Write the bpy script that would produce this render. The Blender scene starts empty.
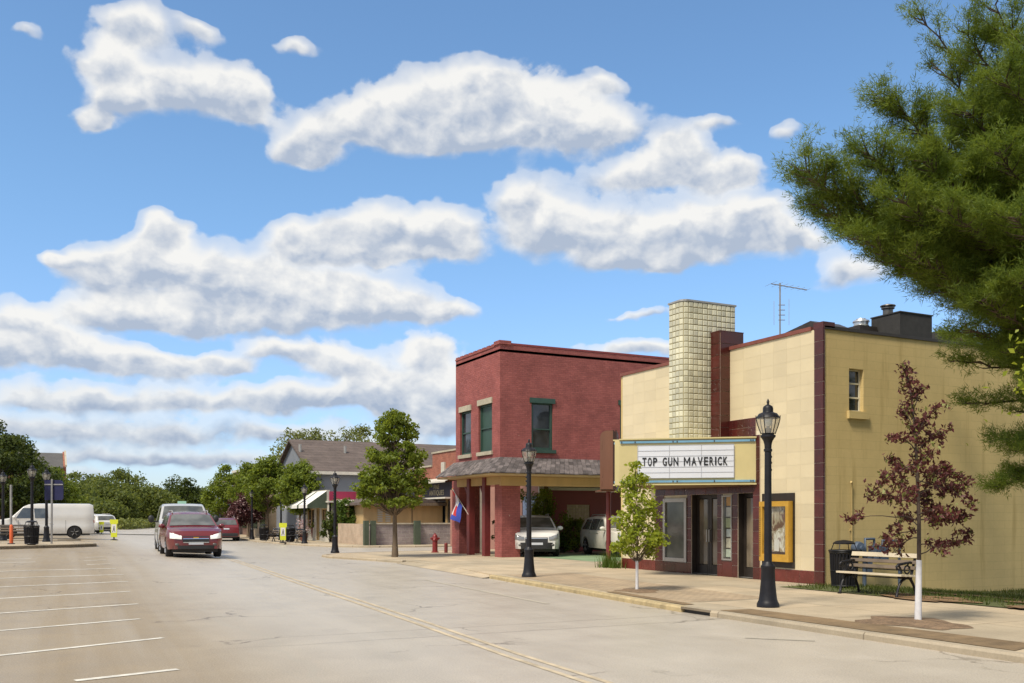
import bpy, math, random
import numpy as np
from mathutils import Vector, Matrix, Euler

R = math.radians
rnd = random.Random(7)
npr = np.random.default_rng(11)
scene = bpy.context.scene
COL = scene.collection

# ------------------------------------------------------------------ camera
TH = math.atan2(512 - 37, 949)
CT, ST = math.cos(TH), math.sin(TH)
F, HOR, CZ = 949.0, 517.5, 1.5
cam_d = bpy.data.cameras.new("camera")
cam = bpy.data.objects.new("camera", cam_d)
COL.objects.link(cam)
cam.location = (0, 0, CZ)
cam.rotation_euler = (R(90), 0, -TH)
cam_d.sensor_width = 36
cam_d.lens = F / 1024 * 36
cam_d.shift_y = (HOR - 341.5) / 1024
cam_d.clip_start = 0.1
cam_d.clip_end = 6000
scene.camera = cam

# ------------------------------------------------------------------ sun, sky, exposure
SUN_AZ, SUN_EL = R(-114), R(55)          # azimuth measured from +Y (along the street) clockwise
SUN_STRENGTH, SUN_ANGLE = 2.1, R(12)
SKY_STRENGTH = 0.13
scene.view_settings.view_transform = 'Standard'
scene.view_settings.look = 'None'
scene.view_settings.exposure = 1.05
scene.view_settings.gamma = 1
scene.cycles.max_bounces = 6
scene.cycles.diffuse_bounces = 2
scene.cycles.glossy_bounces = 3
scene.cycles.transmission_bounces = 3
scene.cycles.transparent_max_bounces = 8
scene.cycles.caustics_reflective = False
scene.cycles.caustics_refractive = False
sd = bpy.data.lights.new("sun", 'SUN')
sd.energy = SUN_STRENGTH
sd.angle = SUN_ANGLE
sd.color = (1.0, 0.91, 0.76)
sun = bpy.data.objects.new("sun", sd)
COL.objects.link(sun)
sv = Vector((math.sin(SUN_AZ) * math.cos(SUN_EL), math.cos(SUN_AZ) * math.cos(SUN_EL), math.sin(SUN_EL)))
sun.rotation_euler = sv.to_track_quat('Z', 'Y').to_euler()
sun.location = (0, 0, 60)


def azel(px, py):
    """direction of a point of the sky, as azimuth and elevation"""
    xc = (px - 512) / F
    zc = (HOR - py) / F
    d = Vector((xc * CT + ST, -xc * ST + CT, zc)).normalized()
    return math.atan2(d.x, d.y), math.asin(d.z)


class NT:
    """tiny node-tree builder"""
    def __init__(s, tree):
        s.t = tree
        s.n = tree.nodes
        s.l = tree.links

    def node(s, typ, **kw):
        n = s.n.new(typ)
        for k, v in kw.items():
            setattr(n, k, v)
        return n

    def put(s, sock, v):
        if isinstance(v, bpy.types.NodeSocket):
            s.l.new(v, sock)
        elif v is not None:
            if hasattr(sock, 'default_value'):
                try:
                    sock.default_value = v
                except Exception:
                    sock.default_value = (*v, 1.0)

    def math(s, op, a, b=None, c=None, clamp=False):
        n = s.node('ShaderNodeMath', operation=op, use_clamp=clamp)
        for i, v in enumerate((a, b, c)):
            if v is not None:
                s.put(n.inputs[i], v)
        return n.outputs[0]

    def mix(s, fac, a, b, blend='MIX'):
        n = s.node('ShaderNodeMix', data_type='RGBA', blend_type=blend)
        s.put(n.inputs[0], fac)
        s.put(n.inputs[6], a if isinstance(a, bpy.types.NodeSocket) else (*a[:3], 1))
        s.put(n.inputs[7], b if isinstance(b, bpy.types.NodeSocket) else (*b[:3], 1))
        return n.outputs[2]

    def mapr(s, v, a, b, c=0.0, d=1.0, smooth=True):
        n = s.node('ShaderNodeMapRange')
        n.interpolation_type = 'SMOOTHSTEP' if smooth else 'LINEAR'
        s.put(n.inputs[0], v)
        for i, q in enumerate((a, b, c, d)):
            s.put(n.inputs[1 + i], q)
        return n.outputs[0]

    def noise(s, vec, scale, detail=4, rough=0.55, dim='3D', dist=0.0):
        n = s.node('ShaderNodeTexNoise', noise_dimensions=dim)
        if vec is not None:
            s.l.new(vec, n.inputs['Vector'])
        n.inputs['Scale'].default_value = scale
        n.inputs['Detail'].default_value = detail
        n.inputs['Roughness'].default_value = rough
        n.inputs['Distortion'].default_value = dist
        return n.outputs[0]

    def xyz(s, vec):
        n = s.node('ShaderNodeSeparateXYZ')
        s.l.new(vec, n.inputs[0])
        return n.outputs

    def comb(s, x, y, z):
        n = s.node('ShaderNodeCombineXYZ')
        for i, v in enumerate((x, y, z)):
            s.put(n.inputs[i], v)
        return n.outputs[0]


# cumulus: (x, y, rx, ry) of each heap, given where it stands in the view and turned into directions
HEAPS = [
    (130, 30, 48, 30), (105, 62, 36, 30), (120, 100, 50, 30), (165, 92, 60, 34), (215, 92, 58, 36), (245, 98, 32, 24), (90, 122, 30, 16),
    (318, 140, 44, 34), (300, 158, 34, 18), (372, 122, 55, 38), (440, 108, 70, 44), (490, 92, 62, 34), (540, 112, 70, 38), (590, 130, 70, 32), (480, 140, 130, 26),
    (680, 152, 34, 24), (650, 176, 80, 24), (722, 178, 46, 22), (524, 200, 42, 30), (552, 230, 70, 34), (640, 236, 120, 40), (735, 226, 62, 34), (790, 238, 38, 24), (650, 262, 90, 16),
    (300, 242, 42, 22), (356, 234, 48, 30), (418, 228, 52, 32), (452, 244, 30, 22), (370, 258, 100, 16),
    (162, 234, 32, 18), (150, 262, 60, 28), (215, 280, 90, 40), (300, 298, 110, 40), (380, 304, 70, 28), (432, 312, 46, 16), (105, 278, 50, 30), (72, 262, 30, 12), (200, 318, 150, 22),
    (24, 322, 34, 20), (62, 346, 56, 26), (14, 356, 60, 24), (112, 362, 56, 22), (168, 372, 50, 18), (-60, 340, 80, 40), (225, 366, 40, 15),
    (284, 352, 50, 14), (335, 362, 50, 20), (424, 354, 36, 22), (384, 384, 50, 22), (70, 398, 120, 16, .8), (210, 402, 90, 15, .7), (320, 398, 90, 18), (410, 408, 56, 20),
    (170, 437, 56, 12, .62), (40, 432, 110, 18, .55), (110, 458, 150, 16, .5), (290, 434, 80, 14, .6), (452, 388, 34, 26), (448, 426, 44, 22), (240, 462, 130, 14, .5), (380, 448, 70, 14, .6), (20, 480, 160, 14, .5),
    (130, 425, 260, 40, .26), (420, 405, 100, 60, .26), (150, 320, 130, 22, .55),
    (605, 86, 34, 14, .62), (790, 131, 24, 12, .5), (712, 126, 28, 15, .55), (300, 50, 28, 13, .58), (30, 32, 26, 11, .42), (200, 33, 26, 17, .6), (640, 352, 80, 13, .75), (860, 274, 50, 26, .62), (770, 208, 26, 16, .6), (640, 318, 60, 7, .45),
    (60, 264, 26, 12, .5), (255, 118, 30, 14, .5), (820, 248, 30, 16, .5),
]


def cloud_nodes(N, az, el):
    """soft sum of heaps: density, and how high inside its heap a point lies (-1 base .. 1 crown)"""
    v = N.comb(az, N.math('MULTIPLY', el, 1.3), 0.37)
    wn = N.node('ShaderNodeTexNoise')
    wn.inputs['Scale'].default_value = 20
    wn.inputs['Detail'].default_value = 3
    N.l.new(v, wn.inputs['Vector'])

    def vm(op, a, b=None):
        n = N.node('ShaderNodeVectorMath', operation=op)
        for i_, q in enumerate((a, b)):
            if q is None:
                continue
            if isinstance(q, bpy.types.NodeSocket):
                N.l.new(q, n.inputs[i_])
            else:
                n.inputs[i_].default_value = q
        return n
    w0 = vm('SUBTRACT', wn.outputs[1], (0.5, 0.5, 0.5)).outputs[0]
    w1 = vm('MULTIPLY', w0, (0.050, 0.036, 0)).outputs[0]
    p = vm('ADD', N.comb(az, el, 0), w1).outputs[0]
    acc = hh = None
    c0 = (0.0, 0.0)
    for (px, py, rx, ry, *wt) in HEAPS:
        a0, e0 = azel(px, py)
        a1, _ = azel(px + rx, py)
        a2, _ = azel(px - rx, py)
        _, e1 = azel(px, py - ry)
        _, e2 = azel(px, py + ry)
        ka = 2 / abs(a1 - a2) / 1.08
        ke = 2 / abs(e1 - e2) / 1.08
        d = vm('SUBTRACT', p, (a0 - c0[0], e0 - c0[1], 0)).outputs[0]
        p, c0 = d, (a0, e0)
        s1 = vm('MULTIPLY', d, (ka, ke, 0)).outputs[0]
        s2 = vm('MULTIPLY', d, (-ka, -ke * 1.3, 0)).outputs[0]      # flat base: below its middle the heap ends sooner
        mx = vm('MAXIMUM', s1, s2).outputs[0]
        q = vm('DOT_PRODUCT', mx, mx).outputs[1]
        w = N.math('POWER', 0.10, q)
        if wt:
            w = N.math('MULTIPLY', w, wt[0])
        y = vm('DOT_PRODUCT', s1, (0, 1, 0)).outputs[1]
        acc = w if acc is None else N.math('ADD', acc, w)
        hh = N.math('MULTIPLY', w, y) if hh is None else N.math('MULTIPLY_ADD', w, y, hh)
    hgt = N.math('DIVIDE', hh, N.math('ADD', acc, 0.02))
    # billows: rounded cells over a fractal; sampled again a little toward the light for relief
    def billow(vec, det):
        vo = N.node('ShaderNodeTexVoronoi', feature='F1')
        vo.normalize = True
        vo.inputs['Scale'].default_value = 30
        vo.inputs['Detail'].default_value = det
        vo.inputs['Roughness'].default_value = 0.5
        vo.inputs['Lacunarity'].default_value = 2.2
        N.l.new(vec, vo.inputs['Vector'])
        return vo.outputs['Distance']
    wv = vm('ADD', v, vm('MULTIPLY', w0, (0.05, 0.05, 0.05)).outputs[0]).outputs[0]
    off = vm('ADD', wv, (-0.006, 0.014, 0.0)).outputs[0]
    n1 = N.noise(v, 24, 8, 0.56)
    b1 = billow(wv, 2.5)
    b2 = billow(off, 1.5)
    n1b = N.noise(vm('ADD', v, (-0.010, 0.020, 0)).outputs[0], 24, 5, 0.55)
    n2 = N.noise(v, 7, 3, 0.5)
    # clouds of the rest of the sky, outside the stretch above
    away = N.math('MAXIMUM', N.mapr(N.math('ABSOLUTE', N.math('SUBTRACT', az, TH)), 0.52, 0.75), N.mapr(el, 0.50, 0.70))
    other = N.math('MULTIPLY', N.mapr(N.noise(v, 3.4, 4, 0.55), 0.36, 0.54), away)
    other = N.math('MULTIPLY', other, 0.8)
    acc = N.math('ADD', N.math('MINIMUM', acc, 1.3), other)
    dens = N.math('ADD', acc, N.math('MULTIPLY', N.math('SUBTRACT', n1, 0.5), 0.95))
    dens = N.math('ADD', dens, N.math('MULTIPLY', N.math('SUBTRACT', 0.42, b1), 0.85))
    dens = N.math('ADD', dens, N.math('MULTIPLY', N.math('SUBTRACT', n2, 0.5), 0.25))
    dens = N.math('MULTIPLY', dens, N.mapr(acc, 0.03, 0.22))
    emb = N.math('ADD', N.math('MULTIPLY', N.math('SUBTRACT', n1, n1b), 1.2), N.math('MULTIPLY', N.math('SUBTRACT', b2, b1), 1.1))
    return dens, acc, hgt, emb


def make_world():
    w = bpy.data.worlds.new("World")
    scene.world = w
    w.use_nodes = True
    t = w.node_tree
    t.nodes.clear()
    N = NT(t)
    sky = N.node('ShaderNodeTexSky')
    sky.sky_type = 'NISHITA'
    sky.sun_disc = False
    sky.sun_elevation = SUN_EL
    sky.sun_rotation = SUN_AZ
    sky.air_density = 1.0
    sky.dust_density = 0.6
    sky.ozone_density = 2.2
    tc = N.node('ShaderNodeTexCoord')
    x, y, z = N.xyz(tc.outputs['Generated'])
    az = N.math('ARCTAN2', x, y)
    el = N.math('ARCSINE', z)
    dens, acc, hgt, emb = cloud_nodes(N, az, el)
    alpha = N.mapr(dens, 0.08, N.mapr(hgt, -0.5, 0.4, 0.70, 0.26))
    alpha = N.math('MULTIPLY', alpha, N.mapr(acc, 0.08, 0.58, 0.40, 1.0))
    # crowns catch the light from above left, bases stay grey; thin edges are bright
    lit = N.math('ADD', N.mapr(hgt, -0.50, 0.55), N.math('MULTIPLY', emb, 1.35))
    lit = N.math('ADD', lit, N.mapr(dens, 1.1, 0.25, -0.10, 0.22, smooth=False), clamp=True)
    low = N.mapr(el, 0.05, 0.17)
    K = 1.0 / SKY_STRENGTH
    shade = N.mix(low, (0.170 * K, 0.210 * K, 0.280 * K), (0.215 * K, 0.250 * K, 0.310 * K))
    light = N.mix(low, (0.37 * K, 0.39 * K, 0.41 * K), (0.455 * K, 0.450 * K, 0.435 * K))
    ccol = N.mix(lit, shade, light)
    # the photograph's blue: the sky texture, a little deeper
    skyc = N.mix(1.0, sky.outputs[0], N.mix(N.mapr(el, 0.0, 0.36), (0.50, 0.55, 0.69), (0.55, 0.67, 0.72)), 'MULTIPLY')
    col = N.mix(N.math('MULTIPLY', alpha, 0.97), skyc, ccol)
    # keep the half below the horizon plain
    bg = N.node('ShaderNodeBackground')
    bg.inputs['Strength'].default_value = SKY_STRENGTH
    N.l.new(col, bg.inputs[0])
    out = N.node('ShaderNodeOutputWorld')
    N.l.new(bg.outputs[0], out.inputs[0])


make_world()

# ------------------------------------------------------------------ where things stand
ROAD = -0.09


def smooth01(t):
    t = min(1.0, max(0.0, t))
    return t * t * (3 - 2 * t)


def gz(x, y):
    """height of the roadway: the far left side lies about a foot higher"""
    if x > 13.5 and y < 18.5:
        return -0.385          # under the lawn, which falls away there
    return ROAD + 0.33 * smooth01((10 - x) / 10) * smooth01((y - 16) / 22)


def gp(px, py, z=0.0):
    d = F * (CZ - z) / (py - HOR)
    xc = (px - 512) / F * d
    return Vector((xc * CT + d * ST, -xc * ST + d * CT, z))


def gr(px, py):
    """point of the roadway under a sight line"""
    z = ROAD
    for _ in range(30):
        p = gp(px, py, z)
        z = gz(p.x, p.y)
    return Vector((p.x, p.y, z))


def onx(px, py, X):
    xc = (px - 512) / F
    d = X / (xc * CT + ST)
    return Vector((X, (-xc * ST + CT) * d, CZ - (py - HOR) / F * d))


def ony(px, py, Y):
    xc = (px - 512) / F
    d = Y / (-xc * ST + CT)
    return Vector(((xc * CT + ST) * d, Y, CZ - (py - HOR) / F * d))


def atd(px, py, d):
    xc = (px - 512) / F * d
    return Vector((xc * CT + d * ST, -xc * ST + d * CT, CZ - (py - HOR) / F * d))


# ------------------------------------------------------------------ materials
def newmat(name):
    m = bpy.data.materials.new(name)
    m.use_nodes = True
    m.node_tree.nodes.clear()
    N = NT(m.node_tree)
    out = N.node('ShaderNodeOutputMaterial')
    return m, N, out


def principled(N, out, col, rough=0.6, metal=0.0, spec=0.5, **kw):
    b = N.node('ShaderNodeBsdfPrincipled')
    N.put(b.inputs['Base Color'], col if isinstance(col, bpy.types.NodeSocket) else (*col, 1))
    N.put(b.inputs['Roughness'], rough)
    b.inputs['Metallic'].default_value = metal
    b.inputs['Specular IOR Level'].default_value = spec
    for k, v in kw.items():
        N.put(b.inputs[k], v)
    N.l.new(b.outputs[0], out.inputs[0])
    return b


def bump(N, b, height, strength=0.3, dist=0.02):
    n = N.node('ShaderNodeBump')
    n.inputs['Strength'].default_value = strength
    n.inputs['Distance'].default_value = dist
    N.l.new(height, n.inputs['Height'])
    N.l.new(n.outputs[0], b.inputs['Normal'])


def mul(c, k):
    return tuple(min(1, v * k) for v in c)


def P(name, col, rough=0.6, metal=0.0, var=0.15, scale=6.0, bmp=0.0, bscale=40.0, spec=0.5, island=0.0, streak=False, **kw):
    """painted / stained / weathered surface with two scales of mottling"""
    m, N, out = newmat(name)
    tc = N.node('ShaderNodeTexCoord')
    vec = tc.outputs['Object']
    if streak:
        mp = N.node('ShaderNodeMapping')
        mp.inputs['Scale'].default_value = (1, 1, 0.15)
        N.l.new(vec, mp.inputs[0])
        vec = mp.outputs[0]
    n1 = N.noise(vec, scale, 6, 0.6)
    n2 = N.noise(vec, scale * 0.17, 3, 0.5)
    f = N.math('ADD', N.math('MULTIPLY', n1, 0.6), N.math('MULTIPLY', n2, 0.4))
    f = N.mapr(f, 0.3, 0.7)
    c = N.mix(f, mul(col, 1 - var), mul(col, 1 + var))
    if island:
        g = N.node('ShaderNodeNewGeometry')
        k = N.mapr(g.outputs['Random Per Island'], 0, 1, 1 - island, 1 + island, smooth=False)
        c = N.mix(1.0, c, N.comb(k, k, k), 'MULTIPLY')
    r = N.math('ADD', N.math('MULTIPLY', N.math('SUBTRACT', n1, 0.5), 0.25), rough, clamp=True)
    b = principled(N, out, c, r, metal, spec, **kw)
    if bmp:
        bump(N, b, N.noise(tc.outputs['Object'], bscale, 5, 0.6), bmp, 0.02)
    return m


def wallvec(N):
    """wall coordinates: along the wall and up, for walls along X or along Y"""
    tc = N.node('ShaderNodeTexCoord')
    x, y, z = N.xyz(tc.outputs['Object'])
    return N.comb(N.math('ADD', x, y), z, 0), tc.outputs['Object']


def brickmat(name, c1, c2, mortar, bw, bh, gap, rough=0.85, bmp=0.5, var=0.25, offset=0.5, chips=None, streaks=None, spec=0.3):
    m, N, out = newmat(name)
    v, obj = wallvec(N)
    bt = N.node('ShaderNodeTexBrick')
    bt.offset = offset
    N.l.new(v, bt.inputs['Vector'])
    bt.inputs['Scale'].default_value = 1
    bt.inputs['Brick Width'].default_value = bw
    bt.inputs['Row Height'].default_value = bh
    bt.inputs['Mortar Size'].default_value = gap
    bt.inputs['Mortar Smooth'].default_value = 0.2
    bt.inputs['Color1'].default_value = (*c1, 1)
    bt.inputs['Color2'].default_value = (*c2, 1)
    bt.inputs['Mortar'].default_value = (*mortar, 1)
    n1 = N.noise(obj, 1.3, 6, 0.62)
    n2 = N.noise(obj, 14, 4, 0.6)
    k = N.mapr(N.math('ADD', N.math('MULTIPLY', n1, 0.65), N.math('MULTIPLY', n2, 0.35)), 0.3, 0.7, 1 - var, 1 + var)
    c = N.mix(1.0, bt.outputs[0], N.comb(k, k, k), 'MULTIPLY')
    if streaks:
        mp = N.node('ShaderNodeMapping')
        mp.inputs['Scale'].default_value = (1.6, 1.6, 0.12)
        N.l.new(obj, mp.inputs[0])
        s = N.mapr(N.noise(mp.outputs[0], 2.2, 5, 0.65), 0.52, 0.72)
        c = N.mix(N.math('MULTIPLY', s, 0.5), c, streaks)
    if chips:
        s = N.mapr(N.noise(obj, 5.5, 5, 0.7), 0.695, 0.71)
        c = N.mix(s, c, chips)
    b = principled(N, out, c, rough, 0, spec)
    h = N.math('ADD', N.math('MULTIPLY', bt.outputs[1], -1.0), N.math('MULTIPLY', N.noise(obj, 30, 4, 0.6), 0.5))
    bump(N, b, h, bmp, 0.012)
    return m


def leafmat(name, dark, light, trans=0.35, tip=None, rough=0.5):
    m, N, out = newmat(name)
    g = N.node('ShaderNodeNewGeometry')
    tc = N.node('ShaderNodeTexCoord')
    n = N.noise(tc.outputs['Object'], 2.3, 2, 0.5)
    f = N.math('ADD', N.math('MULTIPLY', g.outputs['Random Per Island'], 0.6), N.math('MULTIPLY', N.mapr(n, 0.3, 0.7), 0.4))
    c = N.mix(f, dark, light)
    if tip:
        s = N.mapr(g.outputs['Random Per Island'], 0.86, 0.92)
        c = N.mix(s, c, tip)
    d = N.node('ShaderNodeBsdfPrincipled')
    N.l.new(c, d.inputs['Base Color'])
    d.inputs['Roughness'].default_value = rough
    d.inputs['Specular IOR Level'].default_value = 0.3
    t = N.node('ShaderNodeBsdfTranslucent')
    c2 = N.mix(1.0, c, (1.2, 1.1, 0.65) if dark[1] > dark[0] else (1.1, 0.8, 0.8), 'MULTIPLY')
    N.l.new(c2, t.inputs[0])
    mx = N.node('ShaderNodeMixShader')
    mx.inputs[0].default_value = trans
    N.l.new(d.outputs[0], mx.inputs[1])
    N.l.new(t.outputs[0], mx.inputs[2])
    N.l.new(mx.outputs[0], out.inputs[0])
    return m


def glassmat(name, tint=(0.03, 0.035, 0.04), rough=0.05):
    """window glass seen from outside by day: dark room behind, mirror on top"""
    m, N, out = newmat(name)
    tc = N.node('ShaderNodeTexCoord')
    n = N.noise(tc.outputs['Object'], 1.7, 2, 0.5)
    c = N.mix(N.mapr(n, 0.35, 0.65), mul(tint, 0.7), mul(tint, 1.4))
    b = principled(N, out, c, rough, 0, 0.8)
    bump(N, b, N.noise(tc.outputs['Object'], 2.5, 2, 0.5), 0.03, 0.05)
    return m


def paintmat(name, col, metal=0.3, rough=0.3):
    m, N, out = newmat(name)
    tc = N.node('ShaderNodeTexCoord')
    n = N.noise(tc.outputs['Object'], 2.0, 5, 0.6)
    z = N.xyz(tc.outputs['Object'])[2]
    dirt = N.math('MULTIPLY', N.mapr(z, 0.75, 0.2), N.mapr(n, 0.35, 0.75))
    c = N.mix(N.math('MULTIPLY', dirt, 0.45), N.mix(n, mul(col, 0.93), mul(col, 1.07)), (0.16, 0.13, 0.10))
    b = principled(N, out, c, rough, metal, 0.5)
    b.inputs['Coat Weight'].default_value = 0.8
    b.inputs['Coat Roughness'].default_value = 0.06
    return m


def asphalt():
    m, N, out = newmat("asphalt")
    tc = N.node('ShaderNodeTexCoord')
    obj = tc.outputs['Object']
    x, y, z = N.xyz(obj)
    n_big = N.noise(obj, 0.16, 5, 0.6)
    n_mid = N.noise(obj, 1.1, 6, 0.62)
    n_fine = N.noise(obj, 55, 3, 0.7)
    # the parking side is older and browner, the wheel tracks of the street paler
    xs = N.math('SUBTRACT', x, N.math('MULTIPLY', y, 0.03))
    side = N.mapr(N.math('ADD', xs, N.math('MULTIPLY', N.math('SUBTRACT', n_mid, 0.5), 0.9)), 0.6, 3.6)
    c = N.mix(side, (0.285, 0.218, 0.132), (0.445, 0.395, 0.325))
    st = N.comb(N.math('MULTIPLY', xs, 1.6), N.math('MULTIPLY', y, 0.05), 0)
    tr = N.mapr(N.noise(st, 1.0, 4, 0.6), 0.35, 0.68)
    c = N.mix(N.math('MULTIPLY', tr, 0.42), c, (0.375, 0.328, 0.265))
    c = N.mix(N.math('MULTIPLY', N.math('MULTIPLY', N.mapr(n_big, 0.4, 0.7), N.math('SUBTRACT', 1.15, side)), 0.22), c, (0.15, 0.105, 0.062))
    k = N.mapr(N.math('ADD', N.math('MULTIPLY', n_fine, 0.82), N.math('MULTIPLY', n_mid, 0.18)), 0.3, 0.7, 0.76, 1.24)
    c = N.mix(1.0, c, N.comb(k, k, k), 'MULTIPLY')
    # cracks: a warped cell pattern, only here and there; tarred ones dark, filled ones pale
    wv = N.node('ShaderNodeVectorMath', operation='ADD')
    nn = N.node('ShaderNodeTexNoise')
    nn.inputs['Scale'].default_value = 1.4
    nn.inputs['Detail'].default_value = 5
    N.l.new(obj, nn.inputs['Vector'])
    N.l.new(obj, wv.inputs[0])
    sc = N.node('ShaderNodeVectorMath', operation='SCALE')
    N.l.new(nn.outputs[1], sc.inputs[0])
    sc.inputs[3].default_value = 1.1
    N.l.new(sc.outputs[0], wv.inputs[1])
    vo = N.node('ShaderNodeTexVoronoi', feature='DISTANCE_TO_EDGE')
    vo.inputs['Scale'].default_value = 0.33
    N.l.new(wv.outputs[0], vo.inputs['Vector'])
    cr = N.mapr(vo.outputs[0], 0.011, 0.002)
    where = N.mapr(N.noise(obj, 0.35, 3, 0.5), 0.50, 0.58)
    crk = N.math('MULTIPLY', cr, where)
    c = N.mix(N.math('MULTIPLY', crk, 0.62), c, (0.075, 0.055, 0.036))
    # sealed seam between the stalls and the street
    seam_x = N.math('ADD', 2.30, N.math('MULTIPLY', y, 0.018))
    dx = N.math('ABSOLUTE', N.math('SUBTRACT', N.math('ADD', x, N.math('MULTIPLY', N.math('SUBTRACT', N.noise(obj, 0.6, 4, 0.6), 0.5), 1.3)), seam_x))
    seam = N.mapr(dx, 0.07, 0.02)
    c = N.mix(N.math('MULTIPLY', seam, 0.40), c, (0.36, 0.32, 0.25))
    # drips of oil where cars stand
    ox = N.noise(N.comb(N.math('MULTIPLY', x, 0.9), N.math('MULTIPLY', y, 0.75), 3.0), 1.0, 3, 0.6)
    c = N.mix(N.math('MULTIPLY', N.mapr(ox, 0.64, 0.76), N.math('SUBTRACT', 0.45, N.math('MULTIPLY', side, 0.38))), c, (0.085, 0.062, 0.042))
    # transverse joints
    ym = N.math('ABSOLUTE', N.math('SUBTRACT', N.math('PINGPONG', N.math('ADD', y, N.math('MULTIPLY', N.math('SUBTRACT', n_mid, 0.5), 0.3)), 6.1), 0.4))
    jt = N.math('MULTIPLY', N.mapr(ym, 0.05, 0.012), side)
    c = N.mix(N.math('MULTIPLY', jt, 0.35), c, (0.15, 0.12, 0.09))
    r = N.math('ADD', N.math('MULTIPLY_ADD', side, -0.18, 0.58), N.math('MULTIPLY', N.math('SUBTRACT', n_mid, 0.5), 0.25))
    b = principled(N, out, c, r, 0, 0.5)
    bump(N, b, N.noise(obj, 90, 3, 0.7), 0.35, 0.006)
    return m


def concrete(name, col, panel=1.5, joint=True, pavers=False):
    m, N, out = newmat(name)
    tc = N.node('ShaderNodeTexCoord')
    obj = tc.outputs['Object']
    n1 = N.noise(obj, 0.8, 6, 0.6)
    n2 = N.noise(obj, 35, 3, 0.7)
    k = N.mapr(N.math('ADD', N.math('MULTIPLY', n1, 0.65), N.math('MULTIPLY', n2, 0.35)), 0.3, 0.7, 0.78, 1.18)
    c = N.mix(1.0, (*col,), N.comb(k, k, k), 'MULTIPLY')
    if joint:
        bt = N.node('ShaderNodeTexBrick')
        bt.offset = 0.5 if pavers else 0.0
        N.l.new(obj, bt.inputs['Vector'])
        bt.inputs['Scale'].default_value = 1
        bt.inputs['Brick Width'].default_value = panel
        bt.inputs['Row Height'].default_value = panel * (0.5 if pavers else 1)
        bt.inputs['Mortar Size'].default_value = 0.008 if pavers else 0.012
        bt.inputs['Color1'].default_value = (0.8, 0.8, 0.8, 1)
        bt.inputs['Color2'].default_value = (1.05, 1.0, 0.95, 1)
        bt.inputs['Mortar'].default_value = (0.45, 0.42, 0.4, 1)
        c = N.mix(0.9, c, bt.outputs[0], 'MULTIPLY')
    st = N.mapr(N.noise(obj, 0.5, 5, 0.65), 0.55, 0.75)
    c = N.mix(N.math('MULTIPLY', st, 0.35), c, mul(col, 0.5))
    b = principled(N, out, c, 0.85, 0, 0.35)
    bump(N, b, n2, 0.25, 0.006)
    return m


M = {}
M['asphalt'] = asphalt()
M['sidewalk'] = concrete("sidewalk_concrete", (0.46, 0.385, 0.275), 1.5)
M['kerb'] = concrete("kerb_concrete", (0.40, 0.34, 0.25), 3.0)
M['kerb_yellow'] = P("kerb_yellow_paint", (0.40, 0.31, 0.165), 0.8, var=0.3, scale=5, bmp=0.3)
M['pavers'] = concrete("brick_pavers", (0.42, 0.33, 0.225), 0.22, True, True)
M['dirt'] = P("dirt", (0.20, 0.135, 0.07), 0.95, var=0.4, scale=3, bmp=0.6)
M['mulch'] = P("mulch", (0.22, 0.145, 0.085), 0.95, var=0.5, scale=25, bmp=1.0, bscale=60)
M['grassbase'] = P("grass_soil", (0.085, 0.095, 0.028), 0.95, var=0.4, scale=2, bmp=0.6)
M['far_ground'] = P("field", (0.12, 0.15, 0.045), 0.95, var=0.35, scale=0.05)
M['white_line'] = P("road_paint_white", (0.58, 0.55, 0.48), 0.8, var=0.25, scale=9)
M['faded_line'] = P("road_paint_faded", (0.40, 0.355, 0.28), 0.85, var=0.2, scale=7)
M['yellow_line'] = P("road_paint_yellow", (0.47, 0.385, 0.265), 0.85, var=0.25, scale=6)
M['green_paint'] = P("green_lot_paint", (0.20, 0.285, 0.16), 0.8, var=0.3, scale=2)
M['cream'] = P("cream_glazed_block", (0.655, 0.555, 0.365), 0.32, var=0.06, scale=1.2, island=0.055, spec=0.5)
M['cream_grout'] = P("cream_grout", (0.72, 0.66, 0.50), 0.8, var=0.1)
M['maroon'] = P("maroon_glazed_tile", (0.072, 0.0135, 0.011), 0.22, var=0.22, scale=6, island=0.25, spec=0.6)
M['maroon_base'] = P("maroon_base_tile", (0.125, 0.026, 0.020), 0.25, var=0.22, scale=6, island=0.22, spec=0.5)
M['maroon_grout'] = P("tile_grout", (0.52, 0.42, 0.33), 0.8, var=0.15)
M['side'] = brickmat("painted_block", (0.605, 0.462, 0.210), (0.630, 0.480, 0.220), (0.51, 0.395, 0.175), 0.81, 0.203, 0.004, 0.75, 0.22, 0.06, streaks=(0.36, 0.25, 0.085))
M['red_brick'] = brickmat("red_painted_brick", (0.335, 0.102, 0.090), (0.272, 0.078, 0.070), (0.22, 0.070, 0.062), 0.21, 0.072, 0.006, 0.7, 0.6, 0.22, chips=(0.50, 0.36, 0.27))
M['old_brick'] = brickmat("old_red_brick", (0.34, 0.12, 0.075), (0.27, 0.09, 0.06), (0.30, 0.2, 0.15), 0.21, 0.072, 0.006, 0.85, 0.6, 0.2)
M['stone'] = brickmat("grey_stone_block", (0.24, 0.20, 0.20), (0.31, 0.26, 0.245), (0.36, 0.32, 0.29), 0.45, 0.2, 0.012, 0.9, 0.8, 0.3)
M['tan_board'] = P("tan_board", (0.52, 0.36, 0.17), 0.8, var=0.12, scale=3, streak=True)
M['tan_block'] = brickmat("tan_wall_block", (0.44, 0.34, 0.25), (0.40, 0.30, 0.22), (0.42, 0.35, 0.27), 0.4, 0.2, 0.006, 0.9, 0.4)
M['shingle'] = brickmat("cedar_shingle", (0.20, 0.165, 0.15), (0.125, 0.105, 0.10), (0.05, 0.04, 0.04), 0.22, 0.16, 0.012, 0.9, 1.0, 0.35)
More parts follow.
